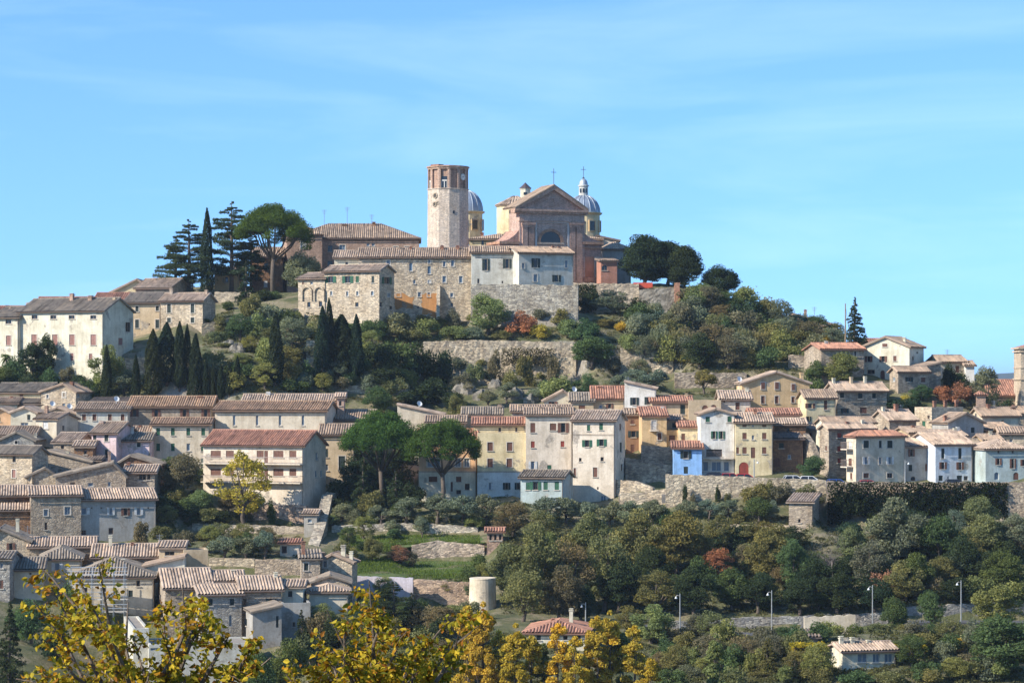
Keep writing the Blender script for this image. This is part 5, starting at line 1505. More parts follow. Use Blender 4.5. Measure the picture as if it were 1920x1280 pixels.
        if lant:
            m = MB()
            m.lathe([(8.5 * k, z(ytop + 3)), (8.5 * k, z(350)), (10.5 * k, z(349.5)), (10.5 * k, z(347.5)), (8 * k, z(347))], c.x, c.y, 12)
            l_ = m.build('lantern', M['plaster'], root, lin(206, 204, 196))
            for a in (-130, -90, -50):
                m = MB()
                a = R(a)
                td, nd = Vector((-math.sin(a), math.cos(a), 0)), Vector((math.cos(a), math.sin(a), 0))
                q = Vector((c.x, c.y, 0)) + nd * (8.5 * k + .01)
                m.add([q - td * .2 + UP * z(362), q + td * .2 + UP * z(362), q + td * .2 + UP * z(354), q - td * .2 + UP * z(354)], [(0, 1, 2, 3)])
                m.build('opening', M['glass'], l_)
            m = MB()
            m.lathe([(8 * k * math.cos(math.pi / 2 * i / 8) + .03, z(347) + 12 * k * math.sin(math.pi / 2 * i / 8)) for i in range(9)], c.x, c.y, 16)
            m.build('cupola', M['lead'], l_, lin(170, 178, 186), True)
            m = MB()
            m.tube([(c.x, c.y, z(335)), (c.x, c.y, z(312))], .06, 5)
            m.tube([(c.x - .5, c.y, z(318)), (c.x + .5, c.y, z(318))], .05, 5)
            m.lathe([(.05, z(336)), (.28, z(334)), (.05, z(332))], c.x, c.y, 10)
            m.build('finial', M['metal'], l_, lin(110, 110, 110))
    dome(1094, 514, 31, 399.5, 366, 452, True)
    dome(876, 521, 29, 397, 358, 450, False)


church()


def bell_tower():
    Y = 492.0
    k = mpp(Y)
    c = at(840, 540, Y)
    g = tz(c.x, c.y) - 1.0
    root = empty('bell_tower', (c.x, c.y, g))
    tag(root, 'twelve-sided pale stone bell tower with brick belfry and clock', 'tower')
    z = lambda y: (HY - y) / F * Y - g
    a0 = R(-85)
    Rb, Rt = 39 * k, 38 * k
    m = MB()
    m.lathe([(Rb + .25, 0), (Rb, z(470)), (Rt, z(357)), (Rt + .15, z(356.5)), (Rt + .15, z(355)), (0.1, z(355))], 0, 0, 12, a0)
    m.build('shaft', M['brick'], root, lin(224, 207, 188))
    core = Rt * .90
    m = MB()
    m.lathe([(core, z(355.1)), (core, z(317)), (.1, z(317))], 0, 0, 12, a0)
    bel = m.build('belfry_wall', M['brick'], root, lin(192, 160, 140))
    def fr(phi):
        a = R(phi - 90)
        return Vector((math.cos(a), math.sin(a), 0)), Vector((-math.sin(a), math.cos(a), 0))
    def slab(m, phi, s0, s1, r0, r1, z0, z1):
        nd, td = fr(phi)
        p = [nd * r + td * s + Vector((0, 0, zz)) for zz in (z0, z1) for s, r in ((s0, r1), (s1, r1), (s1, r0), (s0, r0))]
        m.add(p, [(0, 3, 2, 1), (4, 5, 6, 7), (0, 1, 5, 4), (1, 2, 6, 5), (2, 3, 7, 6), (3, 0, 4, 7)])
    ap = Rt * math.cos(R(15))
    hw = Rt * math.sin(R(15))
    for i in range(12):
        ph = 20 + 30 * i
        m = MB()
        slab(m, ph, -hw, -hw + .32, core * .96, ap, z(355), z(319))
        slab(m, ph, hw - .32, hw, core * .96, ap, z(355), z(319))
        m.build('pilaster', M['brick'], root, lin(200, 170, 150))
        m = MB()
        slab(m, ph, -hw, hw, core * .9, ap + .06, z(319), z(315.5))
        slab(m, ph, -hw * 1.06, hw * 1.06, core * .9, ap + .25, z(315.5), z(314))
        m.build('cornice', M['brick'], root, lin(204, 174, 152))
        if ph % 360 in (350, 80, 290, 200, 140):
            m = MB()
            ca = core * math.cos(R(15))
            slab(m, ph, -.5, .5, ca, ca + .03, z(354), z(333))
            op = m.build('bell_opening', M['glass'], root)
            m = MB()
            slab(m, ph, -.07, .07, ca + .03, ca + .16, z(354), z(341))
            slab(m, ph, -.56, -.46, ca + .03, ca + .16, z(354), z(341))
            slab(m, ph, .46, .56, ca + .03, ca + .16, z(354), z(341))
            slab(m, ph, -.56, .56, ca + .03, ca + .16, z(342), z(339.5))
            m.build('column', M['plaster'], op, lin(216, 212, 204))
    # clock
    nd, td = fr(50)
    m = MB()
    cc = nd * (ap + .02) + Vector((0, 0, z(334)))
    ring = [cc + td * (.62 * math.cos(a)) + Vector((0, 0, .62 * math.sin(a))) for a in [i * math.pi / 12 for i in range(24)]]
    m.add(ring + [p + nd * .08 for p in ring], [tuple(range(24, 48))] + [(i, (i + 1) % 24, 24 + (i + 1) % 24, 24 + i) for i in range(24)])
    ck = m.build('clock', M['paint'], root, lin(226, 220, 206))
    m = MB()
    for ang, L, wv in ((0.6, .5, .05), (2.6, .36, .06)):
        d_ = td * math.cos(ang) + Vector((0, 0, math.sin(ang)))
        e_ = td * -math.sin(ang) + Vector((0, 0, math.cos(ang)))
        q = cc + nd * .1
        m.add([q - e_ * wv, q + d_ * L, q + e_ * wv], [(0, 1, 2)])
    m.build('clock_hands', M['metal'], ck, (.03, .03, .03, 1))
    m = MB()
    for i in range(12):
        a = 2 * math.pi * i / 12
        d_ = td * math.cos(a) + Vector((0, 0, math.sin(a)))
        e_ = td * -math.sin(a) + Vector((0, 0, math.cos(a)))
        q = cc + nd * .09
        m.add([q + d_ * .46 - e_ * .03, q + d_ * .57 - e_ * .03, q + d_ * .57 + e_ * .03, q + d_ * .46 + e_ * .03], [(0, 1, 2, 3)])
    m.build('clock_numerals', M['metal'], ck, (.03, .03, .03, 1))
    # round niches and slit windows on the shaft
    for (phi, y, r) in ((-38, 369, .45), (-40, 385, .38), (-30, 383, .3), (18, 400, .0), (-22, 449, .0)):
        nd, td = fr(phi)
        rad = Rt / 1.0 * .985
        if r:
            m = MB()
            q = nd * (rad + .02) + Vector((0, 0, z(y)))
            m.tube([q + td * (r * math.cos(a)) + Vector((0, 0, r * math.sin(a))) for a in [i * math.pi / 8 for i in range(17)]], .12, 5)
            nn_ = m.build('round_niche', M['brick'], root, lin(200, 184, 160))
            m = MB()
            m.add([q - nd * .0 + td * (r * math.cos(a)) + Vector((0, 0, r * math.sin(a))) for a in [i * math.pi / 8 for i in range(16)]], [tuple(range(16))])
            m.build('niche_shade_disc', M['paint'], nn_, lin(70, 62, 54))  # flat disc, its dark colour paints the shade inside the niche
        else:
            m = MB()
            slab(m, phi, -.18, .18, rad, rad + .03, z(y + 3), z(y - 3))
            m.build('slit_window', M['glass'], root)
    m = MB()
    m.lathe([(ap + .35, z(314)), (ap + .35, z(313)), (ap * .55, z(311)), (.05, z(309.5))], 0, 0, 12, a0)
    m.build('roof', M['tile'], root, C['rr'])
    m = MB()
    slab(m, -40, -1.0, 1.0, core * .7, ap + .1, z(314), z(310.5))
    m.build('broken_parapet', M['brick'], root, lin(170, 130, 108))


bell_tower()


def edge_tower():
    Y = 437
    p = at(1914, 650, Y)
    g = tz(p.x + 3, Y) - 1
    root = empty('bell_tower', (p.x + 3, Y, g))
    tag(root, 'pale brick campanile cut off by the right edge of the picture', 'tower')
    z = lambda y: (HY - y) / F * Y - g
    m = MB()
    m.box(-3, 3, 0, 6, 0, z(654))
    m.build('shaft', M['brick'], root, lin(214, 196, 172))
    for a, b, e in ((654, 651, .45), (660, 657, .25), (712, 709, .2), (690, 688, .12)):
        m = MB()
        m.box(-3 - e, 3 + e, -e, 6 + e, z(a), z(b))
        m.build('cornice', M['brick'], root, lin(220, 200, 176))
    m = MB()
    m.lathe([(4.6, z(651)), (.1, z(640))], 0, 3, 4, R(45))
    m.build('roof', M['tile'], root, C['rr'])


edge_tower()


# ------------------------------------------------------------------ walls, street, road and terraces
def rwall(label, pts, ybot=None, thick=0.9, mat='rubble', col='stone', step=0.45, rough=0.12, name='stone_wall', cat='wall', deep=3.0):
    P = [at(*p) for p in pts]
    samples = []
    for a, b in zip(P[:-1], P[1:]):
        n = max(1, int((b - a).xy.length / step))
        samples += [a.lerp(b, i / n) for i in range(n)]
    samples.append(P[-1])
    mb = MB()
    org = samples[len(samples) // 2].copy()
    rows = None
    grid, tops = [], []
    dirs = []
    for i, s in enumerate(samples):
        q = samples[min(i + 1, len(samples) - 1)] - samples[max(i - 1, 0)]
        q = Vector((q.x, q.y, 0)).normalized()
        nb = Vector((-q.y, q.x, 0))            # to the back
        zg = min(tz(s.x, s.y), tz(s.x - nb.x * 1.5, s.y - nb.y * 1.5)) - 0.7
        if ybot: zg = min(zg, (HY - ybot) / F * s.y - .2)
        zt = s.z + rng.uniform(-.09, .09)
        nr = 14
        colv = []
        for r in range(nr + 1):
            zz = zg + (zt - zg) * r / nr
            k = rng.uniform(-rough, rough) * .16 - 0.06 * (zt - zz)      # slight batter
            colv.append(Vector((s.x, s.y, zz)) + nb * k)
        grid.append(colv)
        tops.append((Vector((s.x, s.y, zt)) + nb * thick, Vector((s.x, s.y, zg)) + nb * thick))
    org.z = min(c[0].z for c in grid)
    nr = len(grid[0])
    v = [tuple(p - org) for c in grid for p in c]
    base = len(v)
    v += [tuple(q - org) for tt in tops for q in tt]
    f = []
    for i in range(len(grid) - 1):
        for r in range(nr - 1):
            a = i * nr + r
            f.append((a, a + nr, a + nr + 1, a + 1))
        b = base + i * 2
        f.append((i * nr + nr - 1, (i + 1) * nr + nr - 1, b + 2, b))
        f.append((b, b + 2, b + 3, b + 1))
    L = len(grid) - 1
    f.append(tuple([r for r in range(nr)] + [base, base + 1]))
    f.append(tuple([L * nr + r for r in range(nr - 1, -1, -1)] + [base + 2 * L + 1, base + 2 * L]))
    mb.add(v, f)
    o = mb.build(name, M[mat], None, C[col] if isinstance(col, str) else col)
    o.location = org
    return tag(o, label, cat, 'retaining and garden walls')


for a, k in WALLS:
    rwall(*a, **k)


def simple(name, label, cat, px, py, Y, group=None, onground=True):
    p = at(px, py, Y)
    if onground: p.z = tz(p.x, p.y) - 0.15
    r = empty(name, p)
    return tag(r, label, cat, group), p


# brick pier at the broken terrace edge, round tower stump
r_, p = simple('brick_pier', 'ragged brick pier at the edge of the collapsed bank', 'pier', 1270, 580, 480.6)
m = MB()
zt = (HY - 530) / F * 480.6 - p.z
for i in range(12):
    q = rng.uniform(-.12, .12)
    m.box(-.5 + q, .45 + q, -.5, .5, zt * i / 12, zt * (i + 1) / 12 - .01)
m.build('pier', M['brick'], r_, lin(190, 140, 112))
r_, p = simple('tower_stump', 'round pale tower stump beside the wood', 'tower', 905, 1130, 349)
zt = (HY - 1083) / F * 349 - p.z
m = MB()
m.lathe([(1.85, -1), (1.7, zt - .1), (1.75, zt - .1), (1.7, zt + .05), (1.35, zt), (.05, zt - .2)], 0, 0, 28)
m.build('drum_wall', M['plaster'], r_, lin(222, 206, 180))

# orange safety net
r_, p = simple('safety_fence', 'orange safety netting at the top of the collapsed bank', 'fence', 1204, 540, 484.8, onground=False)
p.z = (HY - 540) / F * 484.8
m = MB()
m.box(-1.6, 1.9, 0, .04, 0, 1.0)
m.build('net', M['paint'], r_, lin(206, 84, 58))
for x in (-1.5, .1, 1.8):
    m = MB()
    m.tube([(x, .08, -.4), (x, .08, 1.15)], .04, 5)
    m.build('post', M['metal'], r_, lin(120, 110, 100))

# tall timber pole with stay
r_, p = simple('utility_pole', 'tall thin pole with guy wires beside the dark fir', 'pole', 1585, 648, 447)
zt = (HY - 569) / F * 447 - p.z
m = MB()
m.tube([(0, 0, -.5), (0, 0, zt)], [.16, .09], 7)
m.build('pole', M['bark'], r_, lin(150, 130, 104))
m = MB()
m.tube([(0, 0, zt - .3), (1.7, .2, -.2)], .035, 4)
m.build('guy_wire', M['metal'], r_, lin(110, 110, 108))


def ribbon(name, label, pts, wide, mat, col, dz=.08):
    m = MB()
    L = []
    for a, b in zip(pts[:-1], pts[1:]):
        for i in range(8):
            L.append(Vector(a).lerp(Vector(b), i / 8))
    L.append(Vector(pts[-1]))
    v = []
    for i, p in enumerate(L):
        q = (L[min(i + 1, len(L) - 1)] - L[max(i - 1, 0)]).normalized()
        nb = Vector((-q.y, q.x))
        z = max(tz(*(p + nb * s)) for s in (-wide / 2, 0, wide / 2)) + dz
        for s in (-.5, .5):
            e = p + nb * (wide * s)
            v.append((e.x, e.y, z))
    m.add(v, [(2 * i, 2 * i + 2, 2 * i + 3, 2 * i + 1) for i in range(len(L) - 1)])
    for i in range(len(L) - 1):
        for s in (0, 1):
            a, b = v[2 * i + s], v[2 * i + 2 + s]
            m.add([a, b, (b[0], b[1], b[2] - 1.2), (a[0], a[1], a[2] - 1.2)], [(0, 1, 2, 3)])
    return tag(m.build(name, M[mat], None, col), label, name, kind='structure')


G2 = lambda px, Y: (kx(px) * Y, Y)
ribbon('road', 'grey asphalt road curving below the dark wood', [G2(1180, 336), G2(1300, 338), G2(1500, 339.3), G2(1660, 340.3), G2(1800, 341.8), G2(1960, 344)], 3.6, 'asphalt', (.10, .10, .105, 1))
ribbon('street', 'paved village street in front of the lower house row', [G2(1240, 393.2), G2(1400, 393), G2(1545, 391.6), G2(1700, 388.6), G2(1960, 387.6)], 2.8, 'asphalt', (.22, .205, .19, 1))


def meadow(name, label, rows):
    """rows of (y, x0, x1) photo rows projected onto the terrain"""
    m = MB()
    nx = 26
    g = []
    for y, a, b in rows:
        g.append([hit(a + (b - a) * i / nx, y) + Vector((0, 0, .07)) for i in range(nx + 1)])
    v = [tuple(p) for r in g for p in r]
    m.add(v, [(j * (nx + 1) + i, (j + 1) * (nx + 1) + i, (j + 1) * (nx + 1) + i + 1, j * (nx + 1) + i + 1) for j in range(len(g) - 1) for i in range(nx)])
    o = tag(m.build(name, M['lawn'], None, None, True), label, 'grass', kind='structure')
    return g


def tufts(name, label, polys, n, h, col, wide=.03):
    """grass blades over photo areas given as (y0,y1,x0,x1)"""
    v, f, t = [], [], []
    for (y0, y1, x0, x1) in polys:
        ys = [y0 + (y1 - y0) * i / 5 for i in range(6)]
        Yv = [[hit(x0 + (x1 - x0) * j / 6, y).y for j in range(7)] for y in ys]
        for _ in range(n):
            a, b = rng.random() * 4.999, rng.random() * 5.999
            i, j = int(a), int(b)
            fa, fb = a - i, b - j
            Yq = (Yv[i][j] * (1 - fb) + Yv[i][j + 1] * fb) * (1 - fa) + (Yv[i + 1][j] * (1 - fb) + Yv[i + 1][j + 1] * fb) * fa
            px = x0 + (x1 - x0) * b / 6
            v.append((kx(px) * Yq, Yq))
    XY = np.array(v)
    Z = terr(XY[:, 0], XY[:, 1])
    vv = []
    for (x, y), z in zip(XY, Z):
        an = rng.uniform(0, 6.28)
        hh = h * rng.uniform(.5, 1.4)
        dx, dy = math.cos(an) * wide, math.sin(an) * wide
        lx, ly = rng.uniform(-.4, .4) * hh, rng.uniform(-.4, .4) * hh
        b = len(vv)
        vv += [(x - dx, y - dy, z), (x + dx, y + dy, z), (x + lx, y + ly, z + hh)]
        f.append((b, b + 1, b + 2))
        t.append(min(1, max(0, rng.gauss(.5, .25))))
    m = MB()
    m.v, m.f, m.t = vv, f, t
    return tag(m.build(name, M['leaf'], None, col), label, 'grass', kind='stuff')


meadow('upper_lawn', 'bright green upper grass terrace', [(1004, 640, 895), (1010, 638, 905), (1018, 636, 910), (1030, 650, 790)])
meadow('lower_lawn', 'bright green lower grass terrace', [(1050, 668, 905), (1062, 662, 905), (1074, 660, 900), (1085, 662, 890)])
tufts('grass', 'green grass blades on the garden terraces', [(1000, 1035, 640, 900), (1045, 1086, 664, 900)], 11000, .3, (.12, .17, .035, 1), .05)


# ------------------------------------------------------------------ cars, lamps, scaffold, pergolas
def car(label, px, ytop, Y, col, rz):
    p = at(px, ytop, Y)
    z = p.z - 1.45
    r = empty('parked_car', (p.x, p.y, z), rz)
    tag(r, label, 'car', 'cars parked along the street')
    m = MB()
    prof = [(-2.0, .3), (2.0, .3), (2.05, .62), (1.95, .85), (1.05, .95), (-1.9, .98), (-2.05, .7)]
    m.prism_y(prof, -.85, .85)
    m.build('body', M['carpaint'], r, col)
    m = MB()
    m.add([(-1.6, -.78, .96), (1.05, -.78, .96), (1.05, .78, .96), (-1.6, .78, .96), (-1.25, -.62, 1.42), (.35, -.62, 1.42), (.35, .62, 1.42), (-1.25, .62, 1.42)],
          [(4, 5, 6, 7), (0, 1, 5, 4), (1, 2, 6, 5), (2, 3, 7, 6), (3, 0, 4, 7)])
    m.build('windows', M['glass'], r)
    m = MB()
    m.box(-1.3, .4, -.64, .64, 1.42, 1.47)
    for s in (-1, 1):
        for a, b in (((-1.6, .96), (-1.25, 1.43)), ((1.07, .96), (.36, 1.43)), ((-.3, .96), (-.3, 1.43))):
            m.tube([(a[0], s * .79, a[1]), (b[0], s * .63, b[1])], .045, 4)
    m.build('roof', M['carpaint'], r, col)
    for x in (-1.25, 1.25):
        for s in (-1, 1):
            m = MB()
            m.tube([(x, s * .66, .32), (x, s * .88, .32)], .32, 14)
            w_ = m.build('wheel', M['asphalt'], r, (.02, .02, .02, 1))
            m = MB()
            m.tube([(x, s * .87, .32), (x, s * .895, .32)], .19, 10)
            m.build('hub', M['metal'], w_, (.5, .5, .5, 1))
    for s in (-1, 1):
        m = MB()
        m.box(2.0, 2.06, s * .6 - .16, s * .6 + .16, .62, .76)
        m.build('headlight', M['paint'], r, (.8, .8, .8, 1))
        m = MB()
        m.box(-2.07, -2.02, s * .6 - .14, s * .6 + .14, .66, .8)
        m.build('tail_light', M['paint'], r, (.4, .02, .02, 1))


car('dark car parked before the glazed ground floor of the white gabled house', 1344, 885, 393.4, (.02, .025, .04, 1), 0)
car('red car parked between the white gabled house and the buff house', 1371, 887, 393.2, (.45, .02, .03, 1), .05)
car('red car in front of the big arched door of the buff house', 1399, 888, 393.0, (.5, .03, .04, 1), -.04)
car('white car left of the two parked by the round green bush', 1489, 891, 392.4, (.75, .75, .75, 1), .08)
car('white car right of the two parked by the round green bush', 1519, 892, 392.0, (.78, .78, .76, 1), -.05)
car('blue car parked under the tall brick-and-stone house', 1570, 898, 390.6, (.05, .12, .4, 1), .1)
car('red car parked before the three-storey hipped house', 1629, 900, 389.2, (.42, .03, .03, 1), .05)
car('dark car parked at the white street house doors', 1792, 898, 388.4, (.03, .03, .035, 1), 0)


def lamp(label, px, ytop, ybase, Y=None, flip=-1):
    g = hit(px, ybase) if Y is None else Vector((kx(px) * Y, Y, tz(kx(px) * Y, Y)))
    Y = g.y
    r = empty('street_lamp', (g.x, g.y, g.z - .3))
    tag(r, label, 'street lamp', 'street lamps')
    zt = (HY - ytop) / F * Y - g.z + .3
    m = MB()
    m.tube([(0, 0, 0), (0, 0, zt * .3), (0, 0, zt)], [.11, .09, .06], 8)
    m.lathe([(.2, 0), (.2, .5), (.12, .6)], 0, 0, 10)
    m.build('post', M['metal'], r, lin(176, 176, 172))
    m = MB()
    m.tube([(0, 0, zt - .35), (flip * .3, -.05, zt - .2), (flip * .5, -.05, zt - .35)], .04, 6)
    m.build('arm', M['metal'], r, lin(176, 176, 172))
    m = MB()
    m.lathe([(.04, zt - .35), (.09, zt - .42), (.19, zt - .62), (.16, zt - .63), (.02, zt - .55)], flip * .5, -.05, 12)
    m.build('lamp_head', M['paint'], r, lin(206, 208, 206))


lamp('street lamp at the left end of the road beneath the dark wood', 1275, 1112, 1174, 337)
lamp('street lamp in front of the low roadside wall', 1447, 1106, 1171, 338)
lamp('street lamp above the pale garage wall', 1636, 1096, 1158, 339)
lamp('rightmost street lamp by the road bend', 1802, 1087, 1137, 341)
lamp('street lamp behind the brown-roofed house in the poplars', 1098, 1128, 1172, 335)
lamp('lamp post in front of the buff house on the street', 1414, 860, 893, 390.4, 1)
lamp('lamp post left of the white street houses', 1697, 862, 903, 388.0, 1)

r_, p = simple('scaffolding', 'metal scaffolding with plank decks around the lower left roof', 'scaffold', 182, 1140, 335.5)
zt = (HY - 1066) / F * 335.5 - p.z
for i in range(6):
    for yv in (0, 1.1):
        m = MB()
        x = -3.4 + i * 1.36
        m.tube([(x, yv, -1), (x, yv, zt + (.6 if i == 5 else rng.uniform(-.3, .2)))], .05, 5)
        m.build('pole', M['metal'], r_, lin(170, 176, 178))
for k in range(4):
    zz = zt - .8 - 1.55 * k
    if zz < .2: break
    m = MB()
    m.box(-3.8, 3.8, .05, 1.05, zz, zz + .07)
    m.build('deck', M['paint'], r_, lin(206, 200, 190))
    m = MB()
    m.tube([(-3.8, -.03, zz + 1.0), (3.8, -.03, zz + 1.0)], .04, 5)
    m.tube([(-3.8, -.03, zz + .5), (3.8, -.03, zz + .5)], .035, 5)
    m.build('guard_rail', M['metal'], r_, lin(190, 194, 196))


def pergola(label, x0, x1, y, Y, hgt=2.4):
    a, b = at(x0, y, Y), at(x1, y, Y)
    g = min(tz(a.x, Y), tz(b.x, Y + 2))
    r = empty('pergola', ((a.x + b.x) / 2, Y, g - .2))
    tag(r, label, 'pergola')
    hw = (b.x - a.x) / 2
    zt = a.z - g + .2
    for sx in (-1, -.3, .35, 1):
        for yv in (0, 2.6):
            m = MB()
            m.box(sx * hw - .08, sx * hw + .08, yv - .08, yv + .08, -.3, zt)
            m.build('post', M['bark'], r, lin(110, 90, 72))
    for yv in (0, 2.6):
        m = MB()
        m.box(-hw - .2, hw + .2, yv - .06, yv + .06, zt, zt + .16)
        m.build('beam', M['bark'], r, lin(120, 98, 78))
    v, f, t = [], [], []
    for _ in range(1500):
        c = Vector((rng.uniform(-hw - .3, hw + .3), rng.uniform(-.3, 2.9), zt + .2 + abs(rng.gauss(0, .13)) - (rng.random() < .15) * rng.uniform(0, .8)))
        q = Vector((rng.gauss(0, 1), rng.gauss(0, 1), rng.gauss(0, 1))).normalized()
        e = q.orthogonal().normalized() * .11
        w2 = q.cross(e)
        i = len(v)
        v += [tuple(c - e - w2), tuple(c + e - w2), tuple(c + e + w2), tuple(c - e + w2)]
        f.append((i, i + 1, i + 2, i + 3))
        t.append(rng.random())
    m = MB()
    m.v, m.f, m.t = v, f, t
    m.build('vine', M['leaf'], r, (.34, .27, .035, 1))


pergola('pergola with yellow vine left of the cream villa', 1490, 1546, 1216, 304)
pergola('pergola with yellow vine right of the cream villa', 1684, 1733, 1217, 306)

# ------------------------------------------------------------------ air
hz = bpy.data.materials.new('haze')
hz.use_nodes = True
for n_ in list(hz.node_tree.nodes): hz.node_tree.nodes.remove(n_)
out_ = hz.node_tree.nodes.new('ShaderNodeOutputMaterial')
pv = hz.node_tree.nodes.new('ShaderNodeVolumePrincipled')
pv.inputs['Color'].default_value = (.72, .85, 1, 1)
pv.inputs['Density'].default_value = 0.00007
pv.inputs['Anisotropy'].default_value = 0.2
hz.node_tree.links.new(pv.outputs[0], out_.inputs['Volume'])
m = MB()
m.box(-12500, 12500, -3500, 12500, -75, 62)
tag(m.build('haze', hz), 'thin pale blue air over town and far hills', 'haze', kind='stuff')
# ------------------------------------------------------------------ vegetation
LC = dict(dark=(0.051, 0.072, 0.036, 1), green=(0.105, 0.148, 0.060, 1), olive=(0.184, 0.209, 0.144, 1), yg=(0.236, 0.254, 0.095, 1), yellow=(0.500, 0.365, 0.060, 1), gold=(0.520, 0.350, 0.045, 1),
          brown=(0.191, 0.166, 0.101, 1), rust=(0.384, 0.181, 0.107, 1), og=(0.200, 0.195, 0.082, 1), pine=(0.085, 0.140, 0.032, 1), grey=(0.195, 0.215, 0.140, 1), bare=(0.185, 0.167, 0.154, 1), cyp=(0.041, 0.057, 0.032, 1), reed=(0.210, 0.200, 0.100, 1), cedar=(0.085, 0.115, 0.062, 1))
LN = dict(dark='dark green', green='mid green', olive='silvery olive-green', yg='yellow-green', yellow='yellow', gold='golden orange', brown='brownish green', rust='rust orange', og='dull olive-green', pine='bright green', grey='grey-green', bare='bare grey', cyp='blackish green', reed='straw-coloured', cedar='blue-green')


def leaf_mesh(name, cen, nrm_bias, size, aspect=0.6, rs=None, up=0.0):
    """one mesh of small leaf quads at the given centres"""
    n = len(cen)
    a = rs.normal(size=(n, 3))
    a[:, 2] += up
    a /= np.linalg.norm(a, axis=1, keepdims=True)
    b = rs.normal(size=(n, 3)) + nrm_bias
    b = np.cross(a, b)
    b /= np.maximum(np.linalg.norm(b, axis=1, keepdims=True), 1e-6)
    s = (size * rs.uniform(.6, 1.4, n))[:, None]
    A, B = a * s, b * s * aspect
    v = np.stack([cen - A, cen - B * .9 + A * .1, cen + A, cen + B * .9 + A * .1], 1).reshape(-1, 3)
    me = bpy.data.meshes.new(name)
    me.vertices.add(4 * n)
    me.vertices.foreach_set('co', v.astype(np.float32).ravel())
    me.loops.add(4 * n)
    me.loops.foreach_set('vertex_index', np.arange(4 * n, dtype=np.int32))
    me.polygons.add(n)
    me.polygons.foreach_set('loop_start', np.arange(0, 4 * n, 4, dtype=np.int32))
    me.update(calc_edges=True)
    return me


def set_tint(me, t):
    at_ = me.attributes.new('tint', 'FLOAT', 'FACE')
    at_.data.foreach_set('value', np.clip(t, 0, 1).astype(np.float32))
    me.materials.append(M['leaf'])
    return me


def lobed(rs, n, lobes, spread=.13):
    """leaf centres on the shells of many small lobes (cx,cy,cz,r)"""
    L = np.array(lobes)
    wgt = L[:, 3] ** 2
    idx = rs.choice(len(L), n, p=wgt / wgt.sum())
    d = rs.normal(size=(n, 3))
    d /= np.linalg.norm(d, axis=1, keepdims=True)
    d[:, 2] = np.where(d[:, 2] < -.3, d[:, 2] * .5, d[:, 2])
    r = L[idx, 3] * (1 - np.abs(rs.normal(0, spread, n)) * 1.6 + rs.normal(0, .06, n))
    c = L[idx, :3] + d * r[:, None]
    lt = rs.normal(.5, .13, len(L))
    return c, d, lt[idx] + rs.normal(0, .14, n)


def trunk_mb(rs, h, r, limbs, lean=.05):
    m = MB()
    x = y = 0.0
    pts = [(0, 0, -.4)]
    for i in range(1, 6):
        x += rs.uniform(-lean, lean) * h
        y += rs.uniform(-lean, lean) * h
        pts.append((x, y, h * i / 5))
    m.tube(pts, [r * 1.25, r, r * .85, r * .75, r * .65, r * .5], 7)
    for e in limbs:
        s = Vector(pts[rs.integers(2, 6)])
        e = Vector(e)
        mid = s.lerp(e, .5) + Vector((rs.uniform(-.2, .2), rs.uniform(-.2, .2), -.15))
        m.tube([s, mid, e], [r * .5, r * .33, r * .12], 5)
    return m.mesh('trunk', True)


def make_round(seed, W, Hh, n, leaf, crown0=.28, nl=22, gap=0.0, lr=(.16, .27)):
    rs = np.random.default_rng(seed)
    lob = []
    for _ in range(nl):
        for _k in range(20):
            p = rs.uniform(-1, 1, 3)
            if .2 < (p ** 2).sum() < 1.15: break
        z = Hh * (crown0 + (1 - crown0) * (.5 + .5 * p[2] * .78))
        k = 1 - .25 * max(p[2], 0)
        lob.append((p[0] * W * .39 * k, p[1] * W * .39 * k, z, W * rs.uniform(*lr)))
    c, d, t = lobed(rs, n, lob)
    c[:, 2] = np.clip(c[:, 2], Hh * crown0 * .6, Hh * 1.02)
    me = set_tint(leaf_mesh('crown', c, d * .8, leaf, .62, rs), t)
    tr = trunk_mb(rs, Hh * (crown0 + .25), W * .035 + .05, [l[:3] for l in lob[:9]])
    return tr, me


def make_bush(seed, W, Hh, n, leaf, nl=14):
    rs = np.random.default_rng(seed)
    lob = []
    for _ in range(nl):
        a, r = rs.uniform(0, 6.283), math.sqrt(rs.uniform(0, 1)) * .34 * W
        z = Hh * rs.uniform(.12, .78) * (1 - .9 * (r / W) ** 1.2)
        lob.append((r * math.cos(a), r * math.sin(a), z, W * rs.uniform(.13, .23)))
    c, d, t = lobed(rs, n, lob, .17)
    # a few sprays reach out of the mass
    k = rs.random(n) < .08
    c[k] += d[k] * (rs.uniform(.02, .12, k.sum()) * W)[:, None]
    c[:, 2] = np.clip(c[:, 2], -.1, Hh * 1.1)
    return None, set_tint(leaf_mesh('shrub', c, d * .8, leaf, .62, rs), t)


def make_cypress(seed, W, Hh, n, leaf, fat=.35):
    rs = np.random.default_rng(seed)
    z = rs.beta(1.15, 1.25, n)
    prof = np.minimum(1, (z / .10) ** .6) * (1 - z ** 2.4) ** .8
    ang = rs.uniform(0, 6.283, n)
    lump = 1 + .16 * np.sin(ang * 3 + z * 9 + seed) + .10 * np.sin(ang * 7 - z * 23)
    r = W / 2 * np.maximum(prof, .06) * lump * (1 - np.abs(rs.normal(0, .13, n)))
    c = np.stack([r * np.cos(ang), r * np.sin(ang), Hh * (.04 + .96 * z)], -1)
    d = np.stack([np.cos(ang), np.sin(ang), np.full(n, .2)], -1)
    t = .5 + .22 * np.sin(ang * 5 + z * 31 + seed) * np.sin(z * 40 + ang * 2) + rs.normal(0, .14, n)
    me = set_tint(leaf_mesh('crown', c, d, leaf, .4, rs, up=2.2), t)
    return trunk_mb(rs, Hh * .3, W * .06 + .05, [], .005), me


